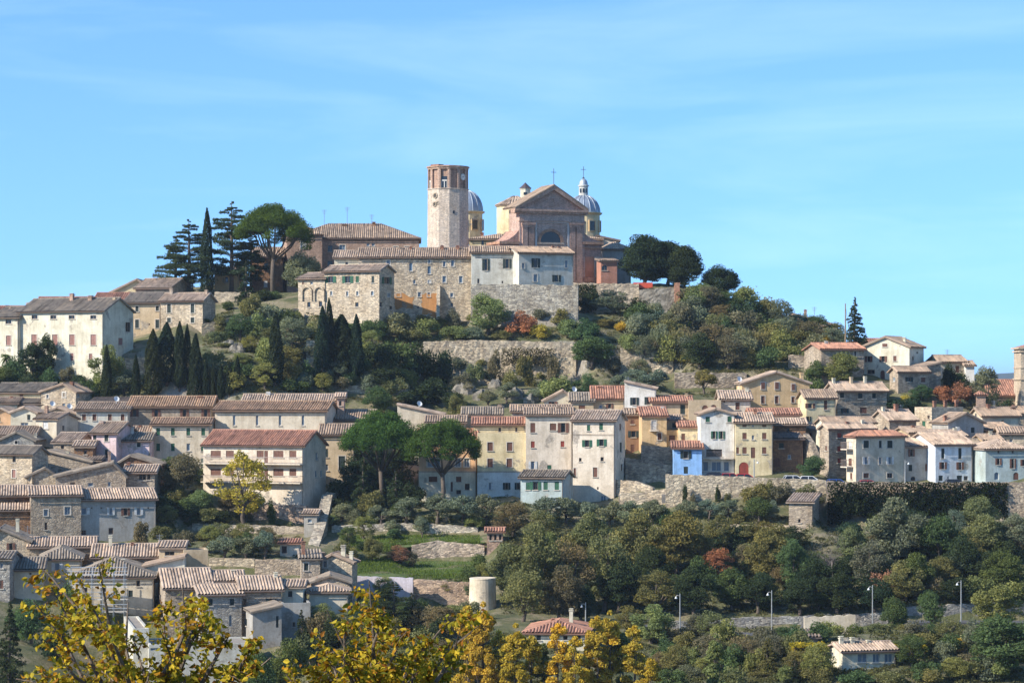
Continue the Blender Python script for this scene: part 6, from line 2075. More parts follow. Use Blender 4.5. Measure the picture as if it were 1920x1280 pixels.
def make_poplar(seed, W, Hh, n, leaf):
    rs = np.random.default_rng(seed)
    lob, limbs = [], []
    for _ in range(80):
        z = rs.uniform(.1, .95)
        r = W * .40 * (1 - z) ** .4 * rs.uniform(.3, 1)
        a = rs.uniform(0, 6.283)
        lob.append((r * math.cos(a), r * math.sin(a), Hh * z, W * rs.uniform(.06, .13)))
    lob.append((0, 0, Hh * .97, W * .06))
    c, d, t = lobed(rs, n, lob, .2)
    c[:, 2] += (c[:, 2] - np.array([l[2] for l in lob]).mean()) * .04
    me = set_tint(leaf_mesh('crown', c, d * .6, leaf, .75, rs, up=.4), t)
    m = MB()
    m.tube([(0, 0, -.4), (0, 0, Hh * .5), (.1, 0, Hh * .95)], [W * .05, W * .03, .02], 7)
    for l in lob[:14]:
        m.tube([(0, 0, l[2] * .6), (l[0] * .6, l[1] * .6, l[2] * .82), l[:3]], [.06, .045, .015], 5)
    return m.mesh('trunk', True), me


def make_pine(seed, W, Hh, n, leaf):
    """umbrella pine: bare forking trunk, flat domed crown of needle clumps"""
    rs = np.random.default_rng(seed)
    lob = []
    while len(lob) < 150:
        p = rs.uniform(-1, 1, 2)
        q = (p ** 2).sum()
        if q > 1: continue
        top = Hh * (1 - .26 * q)
        lob.append((p[0] * W * .44, p[1] * W * .44, top - Hh * rs.uniform(.05, .16) * (1.0 if rs.random() < .8 else 1.5), W * rs.uniform(.065, .115)))
    c, d, t = lobed(rs, n, lob, .25)
    me = set_tint(leaf_mesh('crown', c, d * .4, leaf, .28, rs, up=.5), t)
    m = MB()
    fork = Hh * .40
    m.tube([(0, 0, -.5), (.12, 0, fork * .5), (-.05, 0, fork)], [W * .034, W * .028, W * .025], 9)
    for i in range(9):
        a = i * 2.4 + rs.uniform(-.3, .3)
        r = W * rs.uniform(.18, .42)
        e = Vector((r * math.cos(a), r * math.sin(a), Hh * (.84 - .22 * (r / W) ** 1.0)))
        s = Vector((0, 0, fork * rs.uniform(.85, 1.0)))
        mid = s.lerp(e, .5) + Vector((r * .08 * math.cos(a), r * .08 * math.sin(a), -Hh * .03))
        m.tube([s, mid, e], [W * .016, W * .011, W * .005], 6)
        for _ in range(4):
            l = lob[rs.integers(len(lob))]
            near = min(lob, key=lambda q: (q[0] - e.x + rs.normal(0, 1.2)) ** 2 + (q[1] - e.y + rs.normal(0, 1.2)) ** 2)
            m.tube([mid.lerp(e, rs.uniform(.3, 1)), Vector(near[:3])], [W * .006, W * .003], 4)
    return m.mesh('trunk', True), me


def make_cedar(seed, W, Hh, n, leaf, tiers=17, first=.2, flat=.045, droop=.04, fir=False):
    rs = np.random.default_rng(seed)
    m = MB()
    m.tube([(0, 0, -.5), (.08, 0, Hh * .5), (0, 0, Hh * .98)], [W * .03 + .08, W * .02 + .05, .03], 8)
    cs, ts, ds = [], [], []
    boughs = []
    for i in range(tiers):
        f = i / (tiers - 1)
        z = Hh * (first + (.97 - first) * f)
        for k in range(4 if not fir else 6):
            a = rs.uniform(0, 6.283)
            r = W / 2 * (min(1, (1 - f) * 1.7) ** .8 if not fir else (1 - f) ** .9) * rs.uniform(.5, 1.08) + W * .03
            boughs.append((z + rs.uniform(-.02, .02) * Hh, a, r))
    tot = sum(b[2] for b in boughs)
    for z, a, r in boughs:
        e = Vector((r * math.cos(a), r * math.sin(a), z + (-droop if fir else .03) * r * 1.5))
        m.tube([(0, 0, z - .06 * r), tuple(Vector((e.x * .55, e.y * .55, (z + e.z) / 2 + .05 * r))), tuple(e)], [.05 + r * .012, .04, .015], 4)
        q = int(n * r / tot)
        s = np.sqrt(rs.uniform(.03, 1, q))
        wv = rs.normal(0, .16, q) * r * (1.1 - .5 * s)
        x = s * r
        cs.append(np.stack([x * math.cos(a) - wv * math.sin(a), x * math.sin(a) + wv * math.cos(a), z + (e.z - z) * s + rs.normal(0, flat, q) * r + .05 * r * np.sin(s * 3)], -1))
        ts.append(rs.normal(.5, .1) + rs.normal(0, .15, q))
    c = np.concatenate(cs)
    d = np.tile(np.array([[0, 0, 1.0]]), (len(c), 1))
    me = set_tint(leaf_mesh('crown', c, d, leaf, .35, rs), np.concatenate(ts))
    return m.mesh('trunk', True), me


def make_reed(seed, W, Hh, n, leaf):
    rs = np.random.default_rng(seed)
    base = rs.normal(0, .22, (n, 2)) * W
    hz = rs.uniform(0, 1, n)
    lean = rs.normal(0, .16, (n, 2)) * Hh
    c = np.concatenate([base + lean * hz[:, None] ** 2, (hz * Hh * rs.uniform(.7, 1.05, n))[:, None]], 1)
    return None, set_tint(leaf_mesh('reed_clump', c, np.zeros((n, 3)), leaf, .13, rs, up=3.5), .35 + .3 * hz + rs.normal(0, .15, n))


def make_bare(seed, W, Hh, n, leaf):
    rs = np.random.default_rng(seed)
    m = MB()

    def br(p, d, L, r, k):
        e = p + d * L
        mid = p.lerp(e, .5) + Vector(rs.normal(0, .06, 3)) * L
        m.tube([p, mid, e], [r, r * .8, r * .55], 5 if k < 2 else 4)
        if k >= 4: return
        for _ in range(4 if k else 6):
            dd = (d + Vector(rs.normal(0, .62, 3))).normalized()
            dd.z = abs(dd.z) * .8 + .1
            br(p.lerp(e, rs.uniform(.45, 1)), dd.normalized(), L * rs.uniform(.6, .82), r * .5, k + 1)
    br(Vector((0, 0, -.3)), Vector((0, 0, 1)), Hh * .3, W * .03, 0)
    me0 = m.mesh('trunk')
    lob = [(rs.normal(0, .22) * W, rs.normal(0, .22) * W, Hh * rs.uniform(.45, .9), W * .2) for _ in range(12)]
    c, d, t = lobed(rs, n, lob, .4)
    return me0, set_tint(leaf_mesh('crown', c, d, leaf, .25, rs), t)


def make_palm(seed, W, Hh, n, leaf):
    rs = np.random.default_rng(seed)
    m = MB()
    m.tube([(0, 0, -.3), (.05, 0, Hh * .4), (0, 0, Hh * .72)], [.2, .17, .15], 8)
    v, f = [], []
    for i in range(26):
        a, el = i * 2.4, rs.uniform(-.5, 1.2)
        prev = None
        for s in range(7):
            q = s / 6
            r = W * .52 * q * math.cos(el * .7)
            z = Hh * .72 + W * .45 * (q * math.sin(el) - .55 * q * q)
            w2 = .16 * W * math.sin(math.pi * min(q + .08, 1)) * .6
            cur = [(r * math.cos(a) - w2 * math.sin(a), r * math.sin(a) + w2 * math.cos(a), z - .05), (r * math.cos(a), r * math.sin(a), z + .05), (r * math.cos(a) + w2 * math.sin(a), r * math.sin(a) - w2 * math.cos(a), z - .05)]
            if prev:
                b = len(v)
                v += prev + cur
                f += [(b, b + 1, b + 4, b + 3), (b + 1, b + 2, b + 5, b + 4)]
            prev = cur
    c = MB()
    c.add(v, f)
    me = c.mesh('crown')
    me.materials.append(M['leaf'])
    return m.mesh('trunk', True), me


# prototypes: kind -> (list of (trunk, crown)), nominal width, nominal height, word, category
def protos(fn, seeds, W, Hh, n, leaf, **k):
    L = [fn(s, W, Hh, n, leaf, **k) for s in seeds]
    for tr, _ in L:
        if tr: tr.materials.append(M['bark'])
    return L, W, Hh


PROTO = dict(
    round=protos(make_round, (1, 2, 3, 4, 5), 6.0, 7.0, 10500, .125, crown0=.08, nl=44, lr=(.09, .2)) + ('broadleaf tree', 'tree', 'broadleaf_tree'),
    loose=protos(make_round, (11, 12, 13, 14), 6.0, 7.5, 7500, .115, crown0=.06, nl=60, lr=(.06, .16)) + ('loose-crowned tree', 'tree', 'loose_crowned_tree'),
    oak=protos(make_round, (21, 22, 23), 8.0, 8.5, 24000, .15, crown0=.0, nl=80, lr=(.12, .19)) + ('dense holm oak', 'tree', 'holm_oak'),
    olive=protos(make_round, (31, 32, 33, 34), 4.0, 4.0, 4200, .10, crown0=.22, nl=20, lr=(.1, .2)) + ('olive tree', 'tree', 'olive_tree'),
    bush=protos(make_bush, (41, 42, 43, 44, 45, 46), 4.0, 3.2, 3800, .115) + ('shrub', 'shrub', 'shrub'),
    cypress=protos(make_cypress, (51, 52, 53, 54), 2.4, 12.0, 7500, .17) + ('cypress', 'tree', 'cypress_tree'),
    poplar=protos(make_poplar, (61, 62, 63, 64), 5.5, 18.0, 26000, .125) + ('poplar', 'tree', 'poplar_tree'),
    pine=protos(make_pine, (71, 72, 73), 12.0, 14.0, 56000, .17) + ('umbrella pine', 'tree', 'umbrella_pine'),
    cedar=protos(make_cedar, (81, 82, 83), 8.0, 14.0, 17000, .17) + ('cedar', 'tree', 'cedar_tree'),
    fir=protos(make_cedar, (91, 92, 93), 4.5, 8.5, 9500, .13, tiers=24, first=.06, flat=.07, droop=.12, fir=True) + ('conifer', 'tree', 'conifer_tree'),
    reed=protos(make_reed, (101, 102), 3.5, 3.8, 2200, .45) + ('clump of reeds', 'reeds', 'reed_clump'),
    bare=protos(make_bare, (111, 112), 6.0, 7.0, 900, .10) + ('leafless tree', 'tree', 'leafless_tree'),
    sparse=protos(make_round, (121, 122), 6.0, 9.0, 5600, .12, crown0=.1, nl=60, lr=(.05, .15)) + ('thin-leaved tree', 'tree', 'thin_leaved_tree'),
    palm=protos(make_palm, (131,), 3.0, 4.0, 0, 0) + ('small palm', 'tree', 'palm_tree'),
)
PLANTS = []     # (px, root, region, kind, colour)


def plant(kind, px, ytop, ybase, wpx, col, region, Y=None, depth=1.0):
    L, W, Hh, word, cat, nm = PROTO[kind]
    if Y is None:
        g = hit(px, ybase)
    else:
        X = kx(px) * Y
        g = Vector((X, Y, tz(X, Y)))
    sx = wpx * g.y / F / W
    top = (HY - ytop) / F * g.y
    sz = max((top - g.z) / Hh, .18)
    i = rng.randrange(len(L))
    tr, cr_ = L[i]
    rz = rng.uniform(0, 6.283)
    base = LC[col]
    j = [rng.uniform(.82, 1.2) for _ in range(2)]
    colr = (base[0] * j[0], base[1] * (j[0] + j[1]) / 2, base[2] * j[1], 1)
    if tr is None:
        r = bpy.data.objects.new(nm, cr_)
        COL.objects.link(r)
        r.color = colr
    else:
        r = bpy.data.objects.new(nm, None)
        COL.objects.link(r)
        r.empty_display_size = .3
        for n_, me in (('trunk', tr), ('crown', cr_)):
            o = bpy.data.objects.new(n_, me)
            COL.objects.link(o)
            o.parent = r
            o.color = colr if n_ == 'crown' else (.13, .10, .075, 1) if kind != 'bare' else (.17, .145, .13, 1)
    r.location = (g.x, g.y, g.z - .1)
    r.rotation_euler = (0, 0, rz)
    r.scale = (sx, sx, sz)
    PLANTS.append((px, r, region, kind, col))
    return r


def plants(region, rows, Y=None):
    for q in rows:
        plant(q[0], q[1], q[2], q[3], q[4], q[5], region, q[6] if len(q) > 6 else Y)


plants('in the hilltop garden left of the brick palace', [
    ('cypress', 388, 389, 545, 25, 'cyp', 487), ('cedar', 354, 408, 548, 116, 'cedar', 490), ('cedar', 330, 440, 550, 84, 'cedar', 492), ('cedar', 434, 374, 545, 122, 'cedar', 491), ('pine', 512, 379, 545, 150, 'pine', 488),
    ('fir', 461, 488, 575, 46, 'dark', 478), ('oak', 568, 470, 535, 74, 'grey', 489), ('bush', 492, 540, 572, 46, 'dark', 477), ('bush', 514, 542, 570, 36, 'green', 478), ('bush', 428, 560, 580, 32, 'green', 474),
    ('cedar', 470, 430, 548, 70, 'dark', 496), ('bush', 352, 528, 548, 40, 'grey', 491)])
plants('at the foot of the hilltop houses', [
    ('round', 914, 548, 632, 82, 'yg', 461), ('bush', 978, 580, 634, 62, 'rust', 460), ('bush', 742, 584, 640, 84, 'grey', 460), ('bush', 800, 590, 640, 64, 'yg', 460.5), ('bush', 846, 604, 640, 60, 'yg', 460), ('bush', 700, 592, 648, 62, 'green', 458),
    ('bush', 1062, 592, 640, 60, 'yg', 459.5), ('bush', 1012, 602, 640, 52, 'yellow', 459), ('bush', 1100, 600, 640, 56, 'yg', 459.5), ('bush', 1100, 533, 588, 50, 'dark', 481), ('loose', 1150, 540, 606, 90, 'grey', 474), ('bush', 1194, 556, 606, 56, 'dark', 474),
    ('bush', 1135, 594, 628, 50, 'og', 466), ('bush', 1168, 600, 630, 40, 'yellow', 465), ('bush', 770, 612, 645, 60, 'og', 458.5), ('bush', 880, 612, 640, 50, 'green', 459), ('bush', 940, 614, 640, 46, 'og', 459), ('bush', 850, 570, 604, 34, 'brown', 466), ('bush', 660, 602, 640, 60, 'green', 458)])
plants('on the hilltop right of the church', [('oak', 1208, 440, 545, 98, 'dark', 488), ('oak', 1252, 452, 548, 90, 'dark', 490), ('oak', 1284, 458, 556, 70, 'dark', 486), ('oak', 1350, 496, 560, 74, 'dark', 486), ('bush', 1318, 528, 585, 62, 'yg', 483), ('bush', 1290, 535, 590, 50, 'brown', 480), ('bush', 1350, 535, 590, 70, 'dark', 482)])
plants('on the scrubby slope right of the collapsed bank', [
    ('bush', 1400, 553, 612, 82, 'dark'), ('bush', 1440, 548, 612, 74, 'og'), ('loose', 1468, 556, 622, 62, 'olive'), ('bush', 1302, 562, 615, 62, 'grey'), ('bush', 1250, 588, 640, 74, 'og'), ('loose', 1205, 622, 682, 62, 'grey'), ('bush', 1505, 598, 650, 74, 'og'), ('bush', 1545, 612, 655, 62, 'yellow'),
    ('bush', 1572, 620, 658, 50, 'og'), ('bush', 1430, 585, 630, 70, 'green'), ('bush', 1478, 612, 650, 70, 'og'), ('bush', 1345, 580, 625, 60, 'og'), ('bush', 1372, 600, 640, 60, 'dark'), ('round', 1312, 624, 692, 76, 'dark'), ('loose', 1366, 622, 692, 74, 'brown'), ('bush', 1430, 640, 690, 66, 'green'),
    ('bush', 1478, 640, 676, 56, 'yg'), ('bush', 1520, 640, 672, 56, 'og'), ('bush', 1400, 650, 690, 60, 'og'), ('bush', 1175, 620, 655, 50, 'yg'), ('bush', 1200, 590, 625, 50, 'yg'), ('bush', 1230, 560, 600, 46, 'grey'), ('bush', 1280, 590, 620, 50, 'green'),
    ('reed', 1236, 622, 664, 34, 'reed'), ('reed', 1266, 620, 664, 36, 'reed'), ('reed', 1290, 624, 662, 30, 'reed'), ('reed', 1392, 618, 655, 32, 'reed'), ('reed', 1425, 622, 652, 30, 'reed'),
    ('fir', 1603, 555, 655, 78, 'dark', 449), ('bush', 1560, 640, 680, 56, 'og'), ('round', 1578, 658, 725, 70, 'yg'), ('round', 1530, 672, 726, 50, 'green')])
plants('against the ancient hillside wall', [
    ('round', 1110, 630, 722, 92, 'green', 450), ('loose', 1200, 668, 725, 52, 'grey', 450), ('bush', 1150, 660, 712, 50, 'brown', 451), ('bush', 830, 640, 690, 60, 'dark', 453), ('bush', 700, 628, 725, 84, 'dark', 444), ('bush', 745, 628, 720, 88, 'green', 446), ('bush', 785, 640, 712, 72, 'dark', 449),
    ('bush', 722, 684, 748, 90, 'dark', 438), ('bush', 800, 700, 772, 96, 'dark', 437), ('bush', 856, 728, 780, 60, 'dark', 434), ('round', 854, 738, 782, 40, 'og', 428), ('bush', 770, 728, 775, 76, 'dark', 434), ('round', 706, 720, 768, 62, 'green', 428), ('bush', 660, 700, 740, 56, 'dark', 440),
    ('bush', 1040, 698, 758, 76, 'yg', 438), ('bush', 1072, 704, 752, 60, 'og', 439), ('round', 1100, 700, 748, 52, 'green', 439), ('olive', 950, 716, 762, 46, 'olive', 438), ('olive', 915, 730, 768, 40, 'grey', 436), ('olive', 1190, 690, 735, 54, 'olive', 442), ('olive', 1225, 690, 738, 56, 'olive', 441), ('olive', 1165, 700, 738, 46, 'olive', 440),
    ('bush', 930, 652, 690, 34, 'brown', 452), ('bush', 985, 655, 690, 40, 'og', 452), ('bush', 1035, 655, 690, 36, 'brown', 451.5), ('bush', 890, 672, 706, 40, 'og', 450), ('bush', 960, 690, 730, 46, 'og', 447), ('olive', 1320, 690, 738, 50, 'og', 443), ('bush', 1400, 700, 740, 60, 'dark', 441), ('bush', 1010, 720, 756, 46, 'grey', 440)])
plants('on the terrace of cypresses', [('cypress', x, a, b, w_ * 1.1, 'cyp', yy) for x, a, b, w_, yy in (
    (200, 645, 730, 18, 430), (255, 663, 740, 15, 429), (287, 616, 742, 32, 429), (313, 603, 742, 38, 431), (337, 601, 742, 24, 430), (351, 606, 742, 16, 431), (367, 624, 742, 27, 428.5), (386, 672, 742, 13, 428), (400, 684, 741, 11, 428), (414, 679, 741, 13, 428), (430, 676, 741, 13, 428), (445, 666, 738, 13, 428.5),
    (517, 584, 732, 26, 431), (605, 573, 722, 28, 436), (617, 558, 722, 20, 438), (640, 588, 722, 48, 438), (668, 588, 720, 25, 437), (1080, 612, 640, 8, 459), (1092, 610, 640, 8, 459))])
plants('on the bank between the cypresses and the stone house', [
    ('round', 450, 585, 665, 56, 'green', 450), ('bush', 490, 580, 645, 60, 'yg', 455), ('loose', 550, 588, 700, 78, 'grey', 448), ('bush', 540, 640, 724, 66, 'og', 440), ('bush', 478, 648, 705, 56, 'yg', 442), ('bush', 578, 672, 724, 50, 'green', 438), ('bush', 420, 640, 690, 50, 'og', 444), ('bush', 395, 620, 660, 50, 'grey', 450),
    ('bush', 500, 690, 732, 56, 'yg', 433), ('bush', 550, 706, 738, 60, 'green', 431), ('bush', 470, 700, 734, 50, 'og', 434), ('bush', 430, 610, 640, 46, 'dark', 455), ('bush', 380, 595, 615, 40, 'green', 460), ('olive', 232, 690, 740, 52, 'grey', 432), ('bush', 620, 668, 726, 60, 'dark', 441), ('bush', 160, 706, 740, 40, 'green', 431), ('loose', 505, 610, 680, 56, 'og', 449)])
plants('in the garden below the long cream house', [('round', 62, 636, 712, 66, 'dark', 444), ('bush', 30, 660, 716, 60, 'green', 443), ('palm', 12, 655, 700, 26, 'green', 444), ('round', 88, 624, 710, 44, 'dark', 445), ('bush', 126, 682, 716, 32, 'brown', 442), ('bush', 92, 684, 722, 46, 'green', 440), ('round', 200, 648, 732, 70, 'yg', 433),
    ('bush', 150, 695, 730, 50, 'dark', 438), ('bush', 175, 702, 736, 40, 'green', 433), ('bush', 5, 680, 720, 50, 'green', 441), ('bush', 55, 692, 726, 50, 'dark', 439), ('bush', 235, 640, 672, 40, 'brown', 452)])
plants('in front of the orange and buff houses', [('pine', 714, 764, 935, 156, 'pine', 397), ('pine', 830, 781, 945, 152, 'pine', 394), ('fir', 680, 868, 970, 70, 'dark', 391), ('fir', 742, 880, 972, 64, 'dark', 390), ('bush', 700, 905, 972, 60, 'og', 389), ('bush', 650, 880, 950, 70, 'dark', 397), ('bush', 720, 880, 940, 80, 'dark', 398), ('bush', 770, 900, 950, 60, 'dark', 397), ('loose', 690, 822, 930, 100, 'dark', 406), ('loose', 752, 835, 935, 96, 'dark', 407), ('round', 665, 860, 940, 70, 'dark', 402)])
plants('below the modern convent wing', [('sparse', 455, 832, 992, 112, 'yellow', 386), ('round', 340, 848, 962, 86, 'brown', 391), ('round', 378, 915, 975, 58, 'yg', 387), ('bush', 266, 966, 1022, 40, 'brown', 372), ('round', 392, 980, 1032, 42, 'yg', 374), ('bush', 345, 985, 1028, 46, 'brown', 374), ('olive', 420, 1002, 1050, 62, 'olive'), ('olive', 462, 1005, 1050, 58, 'grey'),
    ('olive', 497, 992, 1048, 50, 'olive'), ('bush', 310, 930, 985, 60, 'dark', 385), ('bush', 300, 980, 1025, 50, 'og', 376), ('olive', 640, 942, 992, 50, 'grey', 387), ('bush', 335, 940, 990, 50, 'dark', 384), ('bush', 440, 990, 1020, 46, 'brown', 372), ('bush', 510, 925, 958, 20, 'green', 389)])
plants('in the olive belt above the wood', [('olive', x, a, b, w_, c_) for x, a, b, w_, c_ in (
    (715, 944, 984, 52, 'olive'), (760, 930, 984, 66, 'grey'), (820, 922, 984, 84, 'olive'), (868, 926, 984, 74, 'olive'), (910, 926, 986, 62, 'olive'), (1022, 930, 988, 66, 'olive'), (1062, 930, 986, 62, 'grey'), (1102, 938, 988, 56, 'olive'), (1142, 935, 988, 56, 'olive'), (1182, 938, 988, 60, 'grey'), (1222, 934, 986, 62, 'olive'),
    (790, 966, 1004, 38, 'grey'), (735, 972, 1004, 36, 'grey'), (1290, 935, 975, 50, 'olive'), (1330, 932, 975, 50, 'olive'), (1365, 935, 976, 50, 'grey'), (1445, 935, 978, 40, 'olive'))] + [('loose', 962, 935, 1005, 86, 'brown'), ('bush', 890, 960, 990, 46, 'yg'), ('bush', 800, 960, 990, 50, 'yg'), ('bush', 1250, 950, 985, 50, 'green'), ('round', 1423, 928, 978, 66, 'green'), ('bush', 1390, 950, 980, 40, 'og')])
plants('on the rubble street wall', [('bush', 1420, 900, 935, 62, 'og', 388), ('bush', 1470, 902, 935, 60, 'brown', 388), ('bush', 1515, 905, 940, 60, 'og', 387.5), ('bush', 1345, 906, 922, 14, 'dark', 388.5), ('bush', 1285, 899, 912, 14, 'dark', 388.8), ('bush', 1365, 918, 935, 16, 'og', 388), ('bush', 1300, 922, 938, 14, 'brown', 388.2), ('round', 1523, 852, 905, 56, 'green', 393.5), ('bush', 1443, 896, 915, 30, 'og', 388.4)])
plants('on the garden terraces', [('round', 697, 1003, 1052, 42, 'og'), ('loose', 750, 1018, 1058, 52, 'rust'), ('loose', 772, 1030, 1064, 30, 'brown'), ('bush', 900, 1030, 1070, 40, 'green'), ('bush', 655, 1020, 1050, 40, 'og'), ('bush', 905, 1052, 1084, 36, 'yg'), ('bush', 740, 985, 1012, 40, 'green'), ('olive', 792, 968, 1003, 30, 'grey', 381)])
plants('in the wood under the street', [
    ('round', 1000, 985, 1150, 118, 'og'), ('loose', 1062, 1000, 1150, 118, 'brown'), ('loose', 1132, 990, 1145, 106, 'og'), ('round', 1200, 955, 1085, 104, 'og'), ('round', 1268, 955, 1085, 110, 'og'), ('round', 1110, 955, 1055, 90, 'og'), ('loose', 1345, 1022, 1095, 72, 'rust'), ('round', 1372, 1062, 1145, 78, 'green'),
    ('round', 1440, 988, 1090, 90, 'og'), ('round', 1485, 1008, 1110, 66, 'green'), ('bare', 1560, 980, 1100, 96, 'bare'), ('round', 1682, 934, 1062, 116, 'olive'), ('round', 1762, 958, 1066, 92, 'green'), ('bush', 1590, 905, 985, 78, 'dark'), ('round', 1850, 958, 1045, 82, 'og'), ('loose', 1905, 955, 1040, 70, 'olive'), ('loose', 1630, 1000, 1110, 90, 'brown'),
    ('round', 1720, 1030, 1120, 86, 'green'), ('round', 1805, 1000, 1090, 80, 'dark'), ('round', 1880, 1030, 1110, 86, 'green'), ('bush', 1660, 1060, 1120, 70, 'rust'), ('round', 1160, 1040, 1150, 90, 'dark'), ('loose', 1230, 1060, 1155, 90, 'og'), ('round', 1300, 1060, 1155, 84, 'dark'), ('round', 1050, 1060, 1165, 90, 'brown'), ('loose', 980, 1060, 1165, 90, 'og'),
    ('round', 1420, 1080, 1150, 80, 'dark'), ('round', 1500, 1080, 1150, 84, 'dark'), ('round', 1570, 1070, 1148, 84, 'dark'), ('round', 1640, 1080, 1145, 80, 'dark'), ('round', 1790, 1080, 1130, 84, 'dark'), ('round', 1860, 1090, 1128, 80, 'dark'), ('round', 950, 1020, 1120, 70, 'og'), ('round', 1350, 960, 1040, 60, 'og'), ('loose', 1400, 1010, 1080, 60, 'brown'), ('bush', 1880, 1060, 1100, 70, 'brown'),
    ('round', 1225, 1020, 1110, 80, 'dark'), ('loose', 1310, 990, 1070, 76, 'og'), ('bush', 1750, 1070, 1120, 70, 'brown'), ('round', 1530, 1040, 1130, 70, 'dark'), ('round', 1600, 985, 1070, 70, 'og'), ('loose', 1020, 950, 1030, 80, 'og'), ('round', 1090, 1095, 1165, 80, 'dark'), ('loose', 1830, 975, 1030, 60, 'grey'), ('loose', 1790, 950, 1010, 50, 'olive'), ('bush', 1900, 985, 1020, 50, 'olive'), ('round', 1140, 1000, 1080, 70, 'brown'), ('round', 1730, 985, 1050, 66, 'yg')])
plants('among the right village houses', [('bush', 1700, 740, 782, 80, 'dark', 428), ('round', 1728, 720, 760, 48, 'green', 431), ('bush', 1765, 717, 752, 46, 'rust', 432), ('bush', 1800, 715, 752, 60, 'rust', 432), ('bush', 1826, 718, 752, 40, 'brown', 432), ('loose', 1850, 680, 750, 66, 'grey', 435), ('bush', 1886, 735, 772, 56, 'dark', 430), ('bush', 1705, 735, 760, 36, 'yellow', 429.5), ('bush', 1780, 672, 720, 34, 'dark', 441), ('bush', 1800, 690, 720, 46, 'dark', 441), ('bush', 1655, 705, 732, 30, 'og', 433), ('bush', 1735, 760, 790, 46, 'brown', 423), ('bush', 1528, 700, 735, 50, 'green', 434)])
plants('among the poplars at the bottom edge', [('poplar', x, a, 1300, w_ * 1.5, c_, yy) for x, a, w_, c_, yy in ((878, 1134, 62, 'yellow', 268), (906, 1128, 60, 'yellow', 266), (936, 1180, 62, 'yellow', 269), (967, 1168, 64, 'gold', 265), (996, 1190, 60, 'yellow', 268), (1020, 1205, 56, 'yg', 270), (1046, 1168, 68, 'gold', 266), (1078, 1192, 62, 'gold', 264), (1104, 1180, 56, 'yellow', 269), (1120, 1154, 60, 'yellow', 267), (1144, 1144, 62, 'yellow', 270), (1168, 1185, 58, 'yg', 271), (1190, 1172, 66, 'yellow', 267), (1218, 1232, 60, 'gold', 265), (1342, 1188, 56, 'yg', 272))])
plants('near the road at the lower right', [('round', 1675, 1113, 1195, 56, 'green', 330), ('round', 1746, 1104, 1186, 56, 'green', 332), ('round', 1868, 1093, 1188, 100, 'yg', 332), ('round', 1884, 1150, 1300, 150, 'green', 300), ('round', 1222, 1132, 1212, 84, 'yg', 325), ('round', 1306, 1148, 1205, 54, 'brown', 327), ('bush', 1560, 1160, 1215, 62, 'yg', 321), ('bush', 1650, 1162, 1215, 64, 'og', 322), ('fir', 1440, 1192, 1300, 76, 'og', 303),
    ('loose', 1400, 1190, 1285, 84, 'brown', 308), ('olive', 1770, 1178, 1232, 42, 'olive', 314), ('loose', 1500, 1215, 1280, 76, 'og', 302), ('bush', 1720, 1200, 1240, 50, 'og', 312), ('olive', 1720, 1176, 1215, 36, 'olive', 320), ('loose', 1795, 1192, 1240, 46, 'yellow', 310), ('bush', 1610, 1160, 1195, 46, 'green', 326), ('bush', 1530, 1245, 1290, 70, 'og', 297), ('bush', 1600, 1248, 1295, 80, 'green', 296), ('bush', 1680, 1250, 1295, 84, 'og', 296), ('bush', 1750, 1245, 1295, 80, 'og', 296),
    ('loose', 1270, 1200, 1280, 70, 'og', 308), ('bush', 1330, 1215, 1270, 60, 'brown', 310), ('bush', 1370, 1180, 1215, 70, 'brown', 325), ('bush', 1470, 1172, 1210, 70, 'green', 325), ('bush', 1290, 1180, 1215, 60, 'og', 322), ('bush', 1820, 1180, 1230, 80, 'green', 318), ('bush', 1700, 1165, 1200, 50, 'og', 327), ('bush', 1260, 1245, 1300, 70, 'green', 299), ('bush', 1380, 1240, 1295, 76, 'og', 298), ('fir', 1490, 1235, 1300, 50, 'dark', 298), ('bush', 1810, 1230, 1290, 80, 'og', 299), ('loose', 1180, 1130, 1200, 66, 'og', 328), ('bush', 1420, 1210, 1250, 50, 'og', 312), ('bush', 1550, 1185, 1215, 50, 'og', 318)])
plants('around the lower left houses', [('fir', 18, 1122, 1320, 90, 'dark', 303), ('round', 60, 1118, 1210, 84, 'green', 322), ('fir', 565, 1138, 1240, 50, 'dark', 316), ('cedar', 738, 1086, 1200, 100, 'dark', 325), ('fir', 772, 1108, 1190, 64, 'dark', 328), ('loose', 660, 1150, 1220, 80, 'og', 318), ('loose', 830, 1130, 1220, 80, 'brown', 322), ('bush', 620, 1160, 1220, 60, 'dark', 318), ('bush', 700, 1170, 1230, 90, 'dark', 315), ('bush', 780, 1170, 1230, 90, 'og', 315), ('bush', 860, 1140, 1190, 60, 'og', 328), ('round', 545, 1190, 1290, 80, 'green', 305), ('bush', 100, 1150, 1230, 80, 'dark', 315), ('loose', 640, 1210, 1300, 90, 'brown', 303), ('loose', 740, 1205, 1300, 90, 'og', 303), ('loose', 820, 1210, 1300, 90, 'yg', 302), ('round', 480, 1210, 1300, 80, 'green', 300), ('bush', 130, 1080, 1130, 40, 'green', 334)])
# filler shrubs and saplings between the larger crowns
def fill(region, areas, n, kinds, cols, wr, hr, seed):
    rs = random.Random(seed)
    placed = []
    for _ in range(n * 6):
        if len(placed) >= n: break
        y0, y1, x0, x1 = areas[rs.randrange(len(areas))]
        x, y = rs.uniform(x0, x1), rs.uniform(y0, y1)
        if any(abs(x - a) < 26 and abs(y - b) < 16 for a, b in placed): continue
        g = hit(x, y)
        if abs((HY - y) / F * g.y - g.z) > .4: continue
        placed.append((x, y))
        wpx = rs.uniform(*wr)
        plant(rs.choice(kinds), x, y - wpx * rs.uniform(*hr), y, wpx, rs.choice(cols), region)


